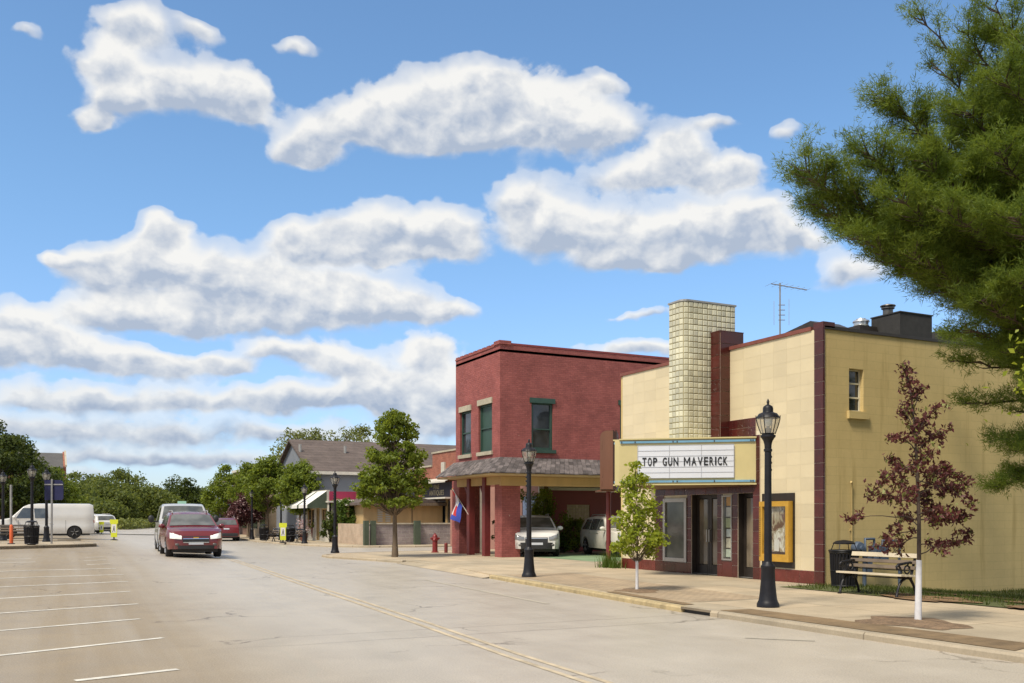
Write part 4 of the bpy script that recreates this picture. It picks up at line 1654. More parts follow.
# big dark unit
rb = ony(900, 312, 17.6)
rb1 = ony(932, 313, 17.6)
t = thing("rooftop_unit", "big dark metal rooftop unit with a capped flue stack on the cinema roof", "roof unit", (rb.x, 17.6, ZR))
w_, h_ = rb1.x - rb.x, rb.z - ZR
mb = MB()
mb.box(0, 0, 0, w_, 0.95, h_)
mb.box(-0.02, -0.02, h_, w_ + 0.02, 0.97, h_ + 0.03)
mb.build("housing", M['tar'], t)
mb = MB()
mb.lathe([(0.13, 0), (0.13, 0.14), (0.17, 0.16), (0.17, 0.19), (0.12, 0.2), (0.11, 0.22), (0.20, 0.225), (0.19, 0.25), (0.05, 0.29)], (0.12, 0.5, h_ + 0.03), 18)
mb.build("stack", M['dark_rim'], t, 40)
# spun aluminium fan
fb = ony(861, 335, 18.6)
t = thing("roof_fan", "round shiny aluminium exhaust fan on a dark curb on the cinema roof", "roof fan", (fb.x, 18.6, ZR))
ht = ony(861, 328, 18.6).z - ZR
mb = MB()
mb.box(-0.36, -0.3, 0, 0.28, 0.3, ht)
mb.build("curb", M['flash'], t)
mb = MB()
mb.lathe([(0.20, 0), (0.21, 0.05), (0.19, 0.07), (0.19, 0.14), (0.22, 0.15), (0.21, 0.19), (0.14, 0.21), (0.13, 0.24), (0.05, 0.26)], (0, 0, ht), 22)
mb.build("hood", M['alu_bright'], t, 40)
mb = MB()
mb.box(0.285, -0.25, 0, 0.5, 0.2, ht - 0.03)
mb.build("side_box", M['alu_bright'], t)
# low dark duct at the right
db = ony(934, 330, 19.5)
t = thing("roof_duct", "low sloping dark duct behind the big roof unit under the pine", "roof duct", (db.x, 19.5, ZR))
mb = MB()
h2 = db.z - ZR
mb.extr([(0, 0), (1.9, 0), (1.9, h2 - 0.1), (1.2, h2 + .02), (0.2, h2)], (0, 0, 0), (1, 0, 0), (0, 0, 1), (0, 1.2, 0))
mb.build("casing", M['tar'], t)
mb = MB()
for k in range(5):
    mb.box(0.25 + k * 0.3, -0.012, 0.05, 0.28 + k * 0.3, -0.001, h2 - 0.1)
mb.build("seam", M['flash'], t)
# skylight ridge near the street corner
sk = thing("roof_hatch", "small dark ridged roof hatch just behind the maroon corner of the cinema", "roof hatch", (FX + 0.4, TY0 + 0.5, ZR))
mb = MB()
mb.extr([(0, 0), (1.3, 0), (1.3, 0.40), (0.3, 0.56), (0, 0.42)], (0, 0, 0), (0, 1, 0), (0, 0, 1), (0.9, 0, 0))
mb.build("lid", M['flash'], sk)
mb = MB()
mb.box(-0.02, -0.02, 0, 0.92, 1.32, 0.16)
mb.build("curb", M['tar'], sk)
# television antenna
ab = ony(780, 335, 20.5)
an_ = thing("antenna", "thin grey television antenna mast on the cinema roof", "antenna", (ab.x, 20.5, ZR))
at_ = ony(780, 283, 20.5).z - ZR
px2m = ab.y * 0 + (ab.x * ST + 20.5 * CT) / F
mb = MB()
mb.tube([(0, 0, 0), (0, 0, at_)], 0.022, 6)
mb.build("mast", M['galv'], an_)
mb = MB()
e = Vector((CT, -ST, 0))
p0 = e * (-9 * px2m) + Vector((0, 0, at_ - 0.02))
p1 = e * (27 * px2m) + Vector((0.0, 0.0, at_ - 0.02 - 8 * px2m + .05))
mb.tube([p0, p1], 0.014, 6)
for k in range(7):
    q = p0.lerp(p1, k / 6)
    mb.tube([q + Vector((-0.05, -0.30, 0)) * (1 - k * .08), q - Vector((-0.05, -0.30, 0)) * (1 - k * .08)], 0.004, 4)
mb.build("boom", M['galv'], an_)
mb = MB()
for dx, z0, z1 in ((-6, 18, 42), (9, 16, 42)):
    q = e * (dx * px2m)
    mb.tube([q + Vector((0, 0, at_ - z1 * px2m)), q + Vector((0, 0, at_ - z0 * px2m))], 0.008, 4)
for zz in (22, 27, 32, 37):
    mb.tube([e * (-1.5 * px2m) + Vector((0, 0, at_ - zz * px2m)), e * (5 * px2m) + Vector((0, 0, at_ - zz * px2m))], 0.012, 4)
mb.build("element", M['galv'], an_)

# gas meters on the side wall
ga = ony(845, 550, TY0)
gm = thing("gas_meter", "grey blue gas meter set with pipes on the yellow wall behind the bench", "meter", (ga.x, TY0 - 0.28, lz(ga.x + .5, 15)))
z0 = gm.location.z
zz = lambda py: ony(860, py, TY0 - 0.28).z - z0
mb = MB()
mb.lathe([(0.05, -0.10), (0.13, -0.085), (0.15, -0.03), (0.15, 0.03), (0.13, 0.085), (0.05, 0.10)], (0.10, 0, zz(548)), 18, axis='Y')
mb.lathe([(0.03, -0.16), (0.06, -0.155), (0.06, -0.1)], (0.10, 0, zz(548)), 12, axis='Y')
mb.build("regulator", M['meter'], gm, 40)
mb = MB()
mb.box(0.55, -0.12, zz(561), 0.93, 0.12, zz(546))
mb.box(0.60, -0.14, zz(555), 0.88, -0.121, zz(548))
mb.lathe([(0.10, -0.13), (0.10, -0.15)], (0.74, 0, zz(557)), 14, axis='Y')
mb.build("meter_body", M['meter'], gm)
mb = MB()
mb.tube([(0.12, 0, zz(548)), (0.32, 0, zz(548)), (0.32, 0, zz(539)), (0.60, 0, zz(539)), (0.60, 0, zz(546))], 0.032, 8)
mb.tube([(0.86, 0, zz(546)), (0.86, 0, zz(541)), (1.10, 0, zz(541)), (1.42, 0.02, zz(541.5)), (1.42, 0.02, 0.0)], 0.030, 8)
mb.tube([(0.30, 0, zz(548)), (0.30, 0, 0.0)], 0.045, 8)
mb.tube([(1.42, 0.02, zz(541.5)), (1.42, 0.26, zz(541.5))], 0.028, 8)
mb.build("pipe", M['meter'], gm, 50)
mb = MB()
mb.box(0.36, -0.05, zz(575), 0.50, 0.05, zz(552))
mb.build("valve_box", M['meter'], gm)


# litter bin: slatted iron basket with a lid ring on struts
def make_bin(name, label, loc, h=0.78, r=0.285, group=None):
    t = thing(name, label, "litter bin", loc, 0, group)
    mb = MB()
    for k in range(26):
        a = 2 * math.pi * k / 26
        c, s_ = math.cos(a), math.sin(a)
        mb.tube([(c * r * 0.86, s_ * r * 0.86, 0.05), (c * r * 0.94, s_ * r * 0.94, h * 0.45), (c * r, s_ * r, h - 0.02)], 0.017, 4)
    mb.build("slat", M['black'], t)
    mb = MB()
    for (rr, zz_) in ((r * 0.87, 0.05), (r * 0.93, 0.36), (r * 1.03, h - 0.02), (r * 1.06, h + 0.01)):
        mb.tube([(rr * math.cos(2 * math.pi * i / 24), rr * math.sin(2 * math.pi * i / 24), zz_) for i in range(25)], 0.02, 5, cap=False)
    mb.build("hoop", M['black'], t, 60)
    mb = MB()
    mb.lathe([(r * 0.80, 0.06), (r * 0.86, h - 0.05)], (0, 0, 0), 20)
    mb.build("liner", M['dark'], t, 40)
    mb = MB()
    mb.lathe([(r * 0.80, h + 0.15), (r * 0.82, h + 0.17), (r * 0.6, h + 0.215), (r * 0.2, h + 0.235), (0.02, h + 0.24)], (0, 0, 0), 20)
    for k in range(4):
        a = 2 * math.pi * k / 4 + .4
        mb.tube([(r * math.cos(a), r * math.sin(a), h), (r * .78 * math.cos(a), r * .78 * math.sin(a), h + 0.16)], 0.012, 4)
    mb.build("lid", M['black'], t, 60)
    mb = MB()
    mb.lathe([(r * 0.5, 0.0), (r * 0.6, 0.02), (r * 0.85, 0.05)], (0, 0, 0), 16)
    mb.build("foot", M['black'], t)
    return t


BINS = "black slatted litter bins along the street"
bin_p = make_bin("litter_bin", "black slatted litter bin standing at the maroon corner of the cinema beside the bench", (15.36, 14.90, 0.005), group=BINS)


# bench: cast iron ends with scrolled arms, cream boards
def make_bench(label, loc, rz, wood, L=1.50, group=None):
    t = thing("park_bench", label, "bench", loc, rz, group)      # local: faces -X, long along Y
    for sy in (-1, 1):
        y = sy * (L / 2 - 0.10)
        mb = MB()
        tb = lambda pts, r: mb.tube(pts, r, 6)
        # front leg and scroll, back leg running up into the back
        tb([(-0.30, y, 0.0), (-0.27, y, 0.02), (-0.25, y, 0.12), (-0.20, y, 0.24), (-0.12, y, 0.33), (0.0, y, 0.37), (0.10, y, 0.36)], [0.035, 0.03, 0.024, 0.024, 0.026, 0.026, 0.03])
        tb([(0.30, y, 0.0), (0.27, y, 0.02), (0.25, y, 0.12), (0.19, y, 0.25), (0.12, y, 0.34), (0.15, y, 0.46), (0.22, y, 0.66), (0.27, y, 0.82)], [0.035, 0.03, 0.024, 0.026, 0.03, 0.028, 0.026, 0.026])
        tb([(-0.22, y, 0.40), (-0.05, y, 0.38), (0.12, y, 0.37)], 0.026)
        tb([(0.20, y, 0.64), (0.10, y, 0.66), (-0.08, y, 0.64), (-0.22, y, 0.625), (-0.275, y, 0.59), (-0.26, y, 0.535), (-0.21, y, 0.54)], [0.02, 0.023, 0.026, 0.026, 0.024, 0.02, 0.016])
        tb([(-0.20, y, 0.41), (-0.13, y, 0.48), (-0.17, y, 0.56), (-0.22, y, 0.61)], [0.022, 0.02, 0.02, 0.02])
        tb([(0.02 + 0.075 * math.cos(a), y, 0.525 + 0.075 * math.sin(a)) for a in [i * math.pi / 6 for i in range(13)]], 0.016)
        tb([(-0.02, y, 0.40), (0.02, y, 0.45)], 0.016)
        tb([(0.03, y, 0.60), (0.06, y, 0.65)], 0.016)
        mb.build("end_frame", M['black'], t, 60)
    mb = MB()
    for k in range(4):
        x = -0.27 + k * 0.125
        mb.box(x, -L / 2, 0.41 - k * 0.008, x + 0.105, L / 2, 0.445 - k * 0.008)
    mb.build("seat", wood, t)
    mb = MB()
    bb_dark = MB()
    un = Vector((0.30, 0, 0.95)).normalized()
    for (q0, q1) in ((0.0, 0.085), (0.11, 0.195), (0.225, 0.33)):
        o = Vector((0.125, -L / 2, 0.50))
        bb = bb_dark if q0 < 0.2 else mb
        bb.extr([(0, q0 + 0.02), (L, q0 + 0.02), (L, q1), (0, q1)], o, (0, 1, 0), un, Vector((-0.03, 0, 0.009)))
    mb.build("back_board", wood, t)
    bb_dark.build("shade_slat", M['bench_dark'], t)  # dark slats added where the back shows only a shaded gap
    mb = MB()
    mb.tube([(0.0, -L / 2 + 0.1, 0.36), (0.0, L / 2 - 0.1, 0.36)], 0.012, 5)
    mb.tube([(0.16, -L / 2 + 0.1, 0.5), (0.16, L / 2 - 0.1, 0.5)], 0.012, 5)
    mb.build("tie_rod", M['black'], t)
    return t


make_bench("cream board bench with black scrolled iron ends on the walk beside the cinema", (14.47, 13.20, 0.0), R(3), M['bench_wood'], 1.52)

# brown box sign on its post at the far corner of the theatre
sgd = 30.2
sp = atd(606, 520, sgd)
bs = thing("pole_sign", "tall copper brown box sign with a rounded top seen edge on beside the marquee", "sign", (sp.x, sp.y, 0), -TH)
zt, zbm = atd(606, 433, sgd).z, atd(606, 490, sgd).z
m_ = sgd / F
# local x = across the view, local y = away
mb = MB()
rr_ = 0.22
prof = [(-0.27, zbm), (0.13, zbm), (0.13, zt), (-0.27 + rr_, zt)] + [(-0.27 + rr_ + rr_ * math.cos(a), zt - rr_ + rr_ * math.sin(a)) for a in [R(q) for q in (105, 120, 135, 150, 165, 180)]]
mb.extr(prof, (0, -0.85, 0), (1, 0, 0), (0, 0, 1), (0.25, 1.7, 0))
mb.build("cabinet", M['copper'], bs, 30)
for k, (x0_, x1_, dz) in enumerate(((0.132, 0.165, 0.03), (0.167, 0.20, -0.01), (0.202, 0.25, 0.02))):
    mb = MB()
    mb.extr([(x0_, zbm - dz * .6), (x1_, zbm - dz * .6), (x1_, zt + dz - 0.03), (x1_ - .03, zt + dz), (x0_, zt + dz)], (0, -0.86, 0), (1, 0, 0), (0, 0, 1), (0.25, 1.7, 0))
    mb.build("edge_trim", M['dark_brown'], bs)
mb = MB()
mb.box(-0.30, -0.5, zbm - 0.06, 0.26, 0.5, zbm - 0.012)
mb.build("bottom_tray", M['copper'], bs)
mb = MB()
mb.tube([(0.08, 0.0, 0), (0.08, 0.0, zbm - .06)], 0.075, 8)
mb.build("post", M['maroon_post'], bs)

# ================================================================== the red brick building
RX, RY, RYN, RT = 15.50, 31.97, 36.16, 8.02
rb_ = thing("brick_building", "two storey maroon painted brick building over an open corner porch with a shingled skirt roof", "building", (RX, RY, 0))
SX = 26.0                               # how deep the side goes
ZF = 3.05                               # floor of the upper storey
rz_ = lambda px, py: onx(px, py, RX).z
ry_ = lambda px: onx(px, 430, RX).y
fw = []
for (a, b, t0, t1) in ((471, 460, 411, 455), (492, 478.5, 404, 452)):
    fw.append((ry_(a), rz_((a + b) / 2, t1), ry_(b), rz_((a + b) / 2, t0)))
sx_ = lambda px: ony(px, 430, RY).x
szz = lambda px, py: ony(px, py, RY).z
sws = [(sx_(531.5), szz(542, 450), sx_(553), szz(542, 402)), (sx_(620), szz(622, 442), sx_(640), szz(622, 404))]
mb = MB()
mb.holes((RX, RY, ZF), uY, nX, RYN - RY, RT - ZF, [(a - RY, b - ZF, c - RY, d - ZF) for a, b, c, d in fw], 0.22)
mb.holes((RX, RY, ZF), uX, nY, SX - RX, RT - ZF, [(a - RX, b - ZF, c - RX, d - ZF) for a, b, c, d in sws], 0.22)
mb.quad((RX, RYN, ZF), (RX, RYN, RT), (SX, RYN, RT), (SX, RYN, ZF))
mb.quad((SX, RY, ZF), (SX, RY, RT), (SX, RYN, RT), (SX, RYN, ZF))
mb.build("upper_wall", M['red_brick'], rb_, world=True)
mb = MB()
mb.box(RX + 0.26, RY + 0.26, ZF + 0.1, SX - 0.1, RYN - 0.1, RT - 0.4)
mb.build("core", M['dark'], rb_, world=True)
mb = MB()
mb.box(RX, RY, RT - 0.30, SX, RYN, RT - 0.20)
mb.build("roof", M['tar'], rb_, world=True)
# parapet: metal coping on the side, notched brick cap at the front
mb = MB()
mb.box(RX + 0.45, RY - 0.012, RT - 0.02, SX, RY + 0.3, RT + 0.05)
mb.build("coping", M['red_coping'], rb_, world=True)
mb = MB()
mb.box(RX - 0.05, RY - 0.05, RT - 0.02, RX + 0.45, RY + 0.45, RT + 0.12)
for k in range(9):
    mb.box(RX - 0.03, RY + 0.45 + k * 0.425, RT + 0.0, RX + 0.3, RY + 0.45 + k * 0.425 + 0.27, RT + 0.06)
mb.box(RX - 0.03, RY + 0.45, RT - 0.06, RX + 0.3, RYN, RT - 0.001)
mb.build("parapet_cap", M['red_brick'], rb_, world=True)
# windows
for i, (a, b, c, d) in enumerate(fw):
    mb = MB()
    f_ = 0.09
    X0, X1 = RX + 0.08, RX + 0.16
    for q in ((a, b, a + f_, d), (c - f_, b, c, d), (a + f_, b, c - f_, b + f_), (a + f_, d - f_, c - f_, d), (a + f_, (b + d) / 2 - .03, c - f_, (b + d) / 2 + .03)):
        mb.box(X0, q[0] + .003, q[1] + .003, X1, q[2] - .003, q[3] - .003)
    w = mb.build("window", M['green_trim'], rb_, world=True)
    mb = MB()
    mb.box(X0 + 0.05, a + 0.05, b + 0.05, X0 + 0.06, c - 0.05, d - 0.05)
    mb.build("pane", M['green_trim'] if i else M['glass'], w, world=True)
    mb = MB()
    mb.box(RX - 0.045, a - 0.05, d - 0.02, RX + 0.02, c + 0.05, d + 0.20)
    mb.build("lintel", M['stone_trim'], w, world=True)
    mb = MB()
    mb.box(RX - 0.07, a - 0.08, b - 0.13, RX + 0.06, c + 0.08, b + 0.01)
    mb.build("sill", M['stone_trim'], w, world=True)
for i, (a, b, c, d) in enumerate(sws):
    mb = MB()
    f_ = 0.10
    Y0, Y1 = RY + 0.06, RY + 0.15
    for q in ((a, b, a + f_, d), (c - f_, b, c, d), (a + f_, b, c - f_, b + f_), (a + f_, d - f_, c - f_, d), (a + f_, b + (d - b) * .42, c - f_, b + (d - b) * .42 + .05)):
        mb.box(q[0] + .003, Y0, q[1] + .003, q[2] - .003, Y1, q[3] - .003)
    w = mb.build("window", M['green_trim'], rb_, world=True)
    mb = MB()
    mb.box(a + 0.05, Y0 + 0.05, b + 0.05, c - 0.05, Y0 + 0.06, d - 0.05)
    mb.build("pane", M['glass'], w, world=True)
    mb = MB()
    mb.box(a - 0.08, RY - 0.05, d - 0.05, c + 0.08, RY + 0.02, d + 0.14)
    mb.build("lintel", M['green_trim'], w, world=True)
    mb = MB()
    mb.box(a - 0.05, RY - 0.09, b - 0.12, c + 0.10, RY + 0.05, b + 0.01)
    mb.build("sill", M['green_trim'], w, world=True)
# shingled skirt roof: front and south, hipped at the corner
zt_, zb_ = 3.74, 3.16
ov = 0.78
mb = MB()
rows = 5


def skirt(f):
    o = ov * f
    return (RX - o, RY - o, zt_ - (zt_ - zb_) * f)


XE = sx_(640)
for r in range(rows):
    f0, f1 = r / rows, (r + 1) / rows + 0.03
    x0, y0, z0 = skirt(f0)
    x1, y1, z1 = skirt(f1)
    z0 += 0.03
    lift = 0.028
    # each course is cut into shingles of uneven butts, a little raised at the lower edge
    yy = RYN + 0.25
    segs = 26
    for k in range(segs):
        ya, yb = y0 + (yy - y0) * k / segs, y0 + (yy - y0) * (k + 1) / segs
        yc, ydd = y1 + (yy - y1) * k / segs, y1 + (yy - y1) * (k + 1) / segs
        j = rnd.uniform(-0.012, 0.014)
        mb.quad((x0, ya, z0), (x1, yc, z1 + lift + j), (x1, ydd - .01, z1 + lift + j), (x0, yb - .01, z0))
        mb.quad((x1, yc, z1 + lift + j), (x1, yc, z1 + j - .012), (x1, ydd - .01, z1 + j - .012), (x1, ydd - .01, z1 + lift + j))
    segs = 34
    for k in range(segs):
        xa, xb = x0 + (XE - x0) * k / segs, x0 + (XE - x0) * (k + 1) / segs
        xc, xd = x1 + (XE - x1) * k / segs, x1 + (XE - x1) * (k + 1) / segs
        j = rnd.uniform(-0.012, 0.014)
        mb.quad((xa, y0, z0), (xb - .01, y0, z0), (xd - .01, y1, z1 + lift + j), (xc, y1, z1 + lift + j))
        mb.quad((xc, y1, z1 + lift + j), (xd - .01, y1, z1 + lift + j), (xd - .01, y1, z1 + j - .012), (xc, y1, z1 + j - .012))
m_sh = P("weathered_shingle", (0.125, 0.105, 0.10), 0.9, var=0.35, scale=7, island=0.45, bmp=0.7)
sk_ = mb.build("skirt_roof", m_sh, rb_, world=True)
mb = MB()
mb.add([(RX, RY, zt_ - .05), (RX - ov, RY - ov, zb_ - 0.01), (RX - ov, RYN + .25, zb_ - 0.01), (RX, RYN + .25, zt_ - .05), (XE, RY - ov, zb_ - 0.01), (XE, RY, zt_ - .05)],
       [(0, 1, 2, 3), (0, 5, 4, 1)])
mb.build("underlay", M['tar'], sk_, world=True)
mb = MB()
mb.box(RX - ov + .03, RY - ov + .03, zb_ - 0.10, XE, RYN + 0.2, zb_ - 0.035)
mb.build("soffit", M['tan_board'], rb_, world=True)
mb = MB()
mb.box(RX + 0.05, RY + 0.02, ZF - 0.35, SX, RY + 0.16, zb_ - 0.101)
mb.box(RX + 0.05, RY + 0.17, ZF - 0.30, RX + 0.2, RYN, zb_ - 0.101)
mb.build("porch_beam", M['tan_board'], rb_, world=True)
# brick piers of the porch and two square posts
mb = MB()
mb.box(RX + 0.10, 32.03, 0, RX + 0.88, 32.63, ZF - 0.02)
mb.build("brick_pier", M['red_brick'], rb_, world=True)
mb = MB()
mb.box(RX + 0.08, 36.0 - 0.0, 0, RX + 1.02, 36.75, ZF - 0.02)
mb.build("brick_pier", M['red_brick'], rb_, world=True)
for (px, py) in ((469.5, 554), (485, 555.5)):
    q = onx(px, 500, RX + 0.05)
    mb = MB()
    mb.box(RX - 0.02, q.y - 0.13, 0, RX + 0.22, q.y + 0.13, zb_ - 0.1)
    mb.build("post", M['maroon_post'], rb_, world=True)
    mb = MB()
    mb.extr([(0, 2.25), (0.10, 2.25), (0.72, 3.0), (0.62, 3.04)], (RX + 0.1, q.y + 0.13, 0), (0, 1, 0), (0, 0, 1), (0.09, 0, 0))
    mb.build("brace", M['maroon_post'], rb_, world=True)
# shop room under the upper storey: set back from street and side
SXW, SYW = 19.4, 36.0
mb = MB()
mb.holes((SXW, SYW, 0), uX, nY, SX - SXW, ZF - 0.12, [(ony(567, 510, SYW).x - SXW, 1.38, ony(590, 510, SYW).x - SXW, 2.06)], 0.12)
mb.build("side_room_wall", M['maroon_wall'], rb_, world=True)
mb = MB()
gx0, gx1 = ony(567, 510, SYW).x, ony(590, 510, SYW).x
nn_ = 8
for i in range(nn_):
    for j in range(5):
        a = gx0 + (gx1 - gx0) * i / nn_
        w = (gx1 - gx0) / nn_
        h = 0.68 / 5
        mb.box(a + .012, SYW + 0.03, 1.38 + j * h + .012, a + w - .012, SYW + 0.06, 1.38 + (j + 1) * h - .012)
gbw = mb.build("glass_block_window", P("tan_glass_block", (0.42, 0.32, 0.24), 0.25, var=0.1, island=0.1), rb_, world=True)
mb = MB()
mb.box(gx0, SYW + 0.045, 1.38, gx1, SYW + 0.10, 2.06)
mb.build("grout", M['block_grout'], gbw, world=True)
# white fascia of the small side awning
fz0 = ony(570, 490.5, SYW - 0.5).z
mb = MB()
mb.box(SXW + 0.1, SYW - 0.55, fz0, SX, SYW - 0.50, fz0 + 0.12)
mb.add([(SXW + .1, SYW - .55, fz0 + .12), (SX, SYW - .55, fz0 + .12), (SX, SYW - .002, fz0 + .26), (SXW + .1, SYW - .002, fz0 + .26)], [(0, 1, 2, 3)])
mb.build("side_awning", M['white_trim'], rb_, world=True)
mb = MB()
mb.box(SXW - 0.12, SYW - 0.10, 0, SXW + 0.12, SYW - 0.003, ZF - 0.2)
mb.build("corner_board", M['white_trim'], rb_, world=True)
# shopfront facing the street, seen through the porch: white panels, dark door with a knob, a poster window
mb = MB()
mb.holes((SXW, SYW, 0), uY, nX, 10.0, ZF - 0.1, [(0.35, 0.9, 1.75, 2.45)], 0.1)
mb.build("shopfront", P("shopfront_pinkish", (0.34, 0.17, 0.13), 0.75, var=0.12), rb_, world=True)
mb = MB()
mb.box(SXW + 0.03, SYW + 0.35, 1.55, SXW + 0.06, SYW + 1.75, 2.45)
sfw = mb.build("poster_window", P("blue_window_poster", (0.26, 0.34, 0.50), 0.3, var=0.15), rb_, world=True)
mb = MB()
mb.box(SXW + 0.03, SYW + 0.35, 0.9, SXW + 0.06, SYW + 1.75, 1.54)
mb.build("lower_pane", P("olive_window_film", (0.28, 0.26, 0.12), 0.3, var=0.3), sfw, world=True)
# inner shop wall across the porch back
IY = 37.6
mb = MB()
mb.box(16.9, IY, 0, 17.45, IY + 0.1, ZF - 0.1)
mb.build("white_panel", M['white_trim'], rb_, world=True)
# flag on an angled staff at the first post
q = onx(469.5, 500, RX + 0.05)
fl = thing("open_flag", "red white and blue shop flag hanging from an angled staff on the porch post", "flag", (RX - 0.02, q.y - 0.05, 1.62))
# staff goes out over the walk and up
s0 = Vector((0.0, 0.0, 0.0))
s1 = onx(448, 490, RX - 0.25)
s1 = Vector((RX - 0.62, 0, 0))
tipw = atd(452.5, 489.0, 39.8)
s1 = tipw - fl.location
mb = MB()
mb.tube([s0, s1], 0.016, 6)
mb.build("staff", M['white_trim'], fl)
mb = MB()
mb.ball(tuple(s1), 0.035, 8, 5)
mb.build("finial", M['gold'], fl)


def flagpt(u, v):
    """u along the staff from its tip, v downward; cloth gathers and hangs"""
    p = s1.lerp(s0, 0.06 + u * 0.62)
    drop = v * (1.05 - 0.35 * u)
    sw_ = 0.06 * math.sin(6 * u + 2.3 * v) * (0.3 + v)
    view = Vector((CT, -ST, 0))
    return tuple(p + Vector((0, 0, -drop)) + view * (-0.30 * v * (u ** .8) * 0.9 + sw_ * .6 - 0.02) + Vector((sw_, -sw_, 0)))


mb = MB()
nu, nv = 12, 12
mb.grid(flagpt, nu, nv)
mb.mi = []
for j in range(nv):
    for i in range(nu):
        if i < 5:
            s_ = 2 if i % 2 == 0 and False else (1 if (i in (2,)) else 0)
            mb.mi.append(0 if i < 2 else (1 if i < 4 else 0))
        else:
            mb.mi.append(2 if (i >= 9 or j > 8) else (0 if (i in (7, 8) and j > 2) else 1))
mb.build("cloth", None, fl, 180, mats=[M['flag_red'], M['flag_white'], M['flag_blue']])
# hydrant and short post
hp = gp(435, 552.5)
hy = thing("fire_hydrant", "dark red fire hydrant on the pale walk in front of the stone wall", "hydrant", hp)
mb = MB()
mb.lathe([(0.16, 0), (0.16, 0.04), (0.115, 0.05), (0.11, 0.50), (0.14, 0.51), (0.14, 0.55), (0.12, 0.57), (0.11, 0.68), (0.08, 0.76), (0.03, 0.79), (0.03, 0.83), (0.01, 0.84)], (0, 0, 0), 16)
mb.build("barrel", M['hydrant'], hy, 40)
mb = MB()
mb.tube([(-0.2, 0.0, 0.60), (0.2, 0.0, 0.60)], 0.05, 10)
mb.build("outlet", M['hydrant'], hy)
mb = MB()
mb.tube([(0, -0.2, 0.58), (0, 0, 0.58)], 0.065, 10)
mb.build("outlet", M['hydrant'], hy)
bp = gp(446, 552.8)
bo = MB().lathe([(0.075, 0), (0.075, 0.38), (0.06, 0.41), (0.02, 0.425)], tuple(bp), 12)
bo = tag(bo.build("bollard", M['maroon_post']), "short maroon post standing between the hydrant and the brick pier", "bollard")

# ================================================================== street lamps


def make_lamp(label, loc, rz=0.0, s=1.0, group=None):
    t = thing("street_lamp", label, "street lamp", loc, rz, group)
    mb = MB()
    mb.lathe([(0.185, 0), (0.185, 0.05), (0.165, 0.09), (0.150, 0.13), (0.135, 0.25), (0.120, 0.42), (0.112, 0.62), (0.120, 0.65), (0.120, 0.69), (0.085, 0.73), (0.07, 0.76)], (0, 0, 0), 20)
    mb.build("base", M['black'], t, 40)
    mb = MB()
    mb.lathe([(0.066, 0.75), (0.062, 1.5), (0.056, 2.60), (0.070, 2.61), (0.070, 2.645), (0.056, 2.655)], (0, 0, 0), 16)
    for zz_ in (2.30, 2.42, 2.52):
        mb.ball((0.062, -0.01, zz_), (0.028, 0.02, 0.028), 8, 5)
    mb.build("post", M['black'], t, 40)
    mb = MB()
    mb.lathe([(0.056, 2.65), (0.060, 2.72), (0.075, 2.78), (0.105, 2.83), (0.125, 2.85), (0.125, 2.88), (0.10, 2.885), (0.10, 2.90), (0.118, 2.91)], (0, 0, 0), 20)
    mb.build("cup", M['black'], t, 40)
    mb = MB()
    mb.lathe([(0.112, 2.905), (0.135, 2.96), (0.165, 3.05), (0.188, 3.15), (0.19, 3.175)], (0, 0, 0), 24)
    mb.build("lantern_glass", M['lamp_glass'], t, 60)
    mb = MB()
    for k in range(6):
        a = 2 * math.pi * k / 6 + 0.3
        c, s_ = math.cos(a), math.sin(a)
        mb.tube([(0.118 * c, 0.118 * s_, 2.9), (0.140 * c, 0.140 * s_, 2.96), (0.172 * c, 0.172 * s_, 3.05), (0.197 * c, 0.197 * s_, 3.15), (0.20 * c, 0.20 * s_, 3.21)], 0.008, 5)
    mb.build("rib", M['black'], t)
    mb = MB()
    mb.lathe([(0.05, 2.91), (0.055, 2.99), (0.03, 3.0), (0.03, 3.03)], (0, 0, 0), 12)
    mb.build("socket", M['dark_rim'], t)
    mb = MB()
    mb.lathe([(0.055, 3.03), (0.06, 3.06), (0.06, 3.15), (0.03, 3.17)], (0, 0, 0), 14)
    mb.build("globe", M['lens'], t, 40)
    mb = MB()
    mb.lathe([(0.20, 3.165), (0.195, 3.18), (0.175, 3.205), (0.15, 3.24), (0.09, 3.262), (0.085, 3.275), (0.085, 3.33), (0.075, 3.36), (0.04, 3.385), (0.02, 3.392), (0.018, 3.42), (0.026, 3.435), (0.020, 3.455), (0.004, 3.49)], (0, 0, 0), 22)
    mb.build("cap", M['black'], t, 40)
    t.scale = (s, s, s)
    return t


LG = "black post-top lamps along the street"
lp = gp(768, 607)
lamp0 = make_lamp("tall black street lamp standing before the cream wall and the gold poster frame", lp, 0.2, 1.0, LG)
for (px, py, lb) in ((529, 577, "black street lamp on the walk between the brick pier and the yellow-green sapling"),
                     (335, 553, "black street lamp at the kerb corner next to the leafy maple"),
                     (304.5, 543.5, "black street lamp beside the white striped awning across the side street"),
                     (281, 540, "black street lamp rising behind the yellow crossing sign under the street trees"),
                     (252, 539.5, "black street lamp beside the small purple tree near the departing red SUV")):
    copy_thing(lamp0, gp(px, py), rnd.uniform(0, 6), lb)


def left_ground(px, d):
    """ground point at depth d under a sight column on the raised left side"""
    p = atd(px, HOR, d)
    return Vector((p.x, p.y, gz(p.x, p.y)))


for (px, d, lb) in ((32, 41.0, "black street lamp standing behind the round litter bin and the orange post"),
                    (46.5, 44.5, "black street lamp behind the dark blue sign in front of the white van"),
                    (3, 47.0, "black street lamp by the dark bench before the darkest trees")):
    p = left_ground(px, d)
    p.z += 0.12
    copy_thing(lamp0, p, rnd.uniform(0, 6), lb)

# ================================================================== trees and plants


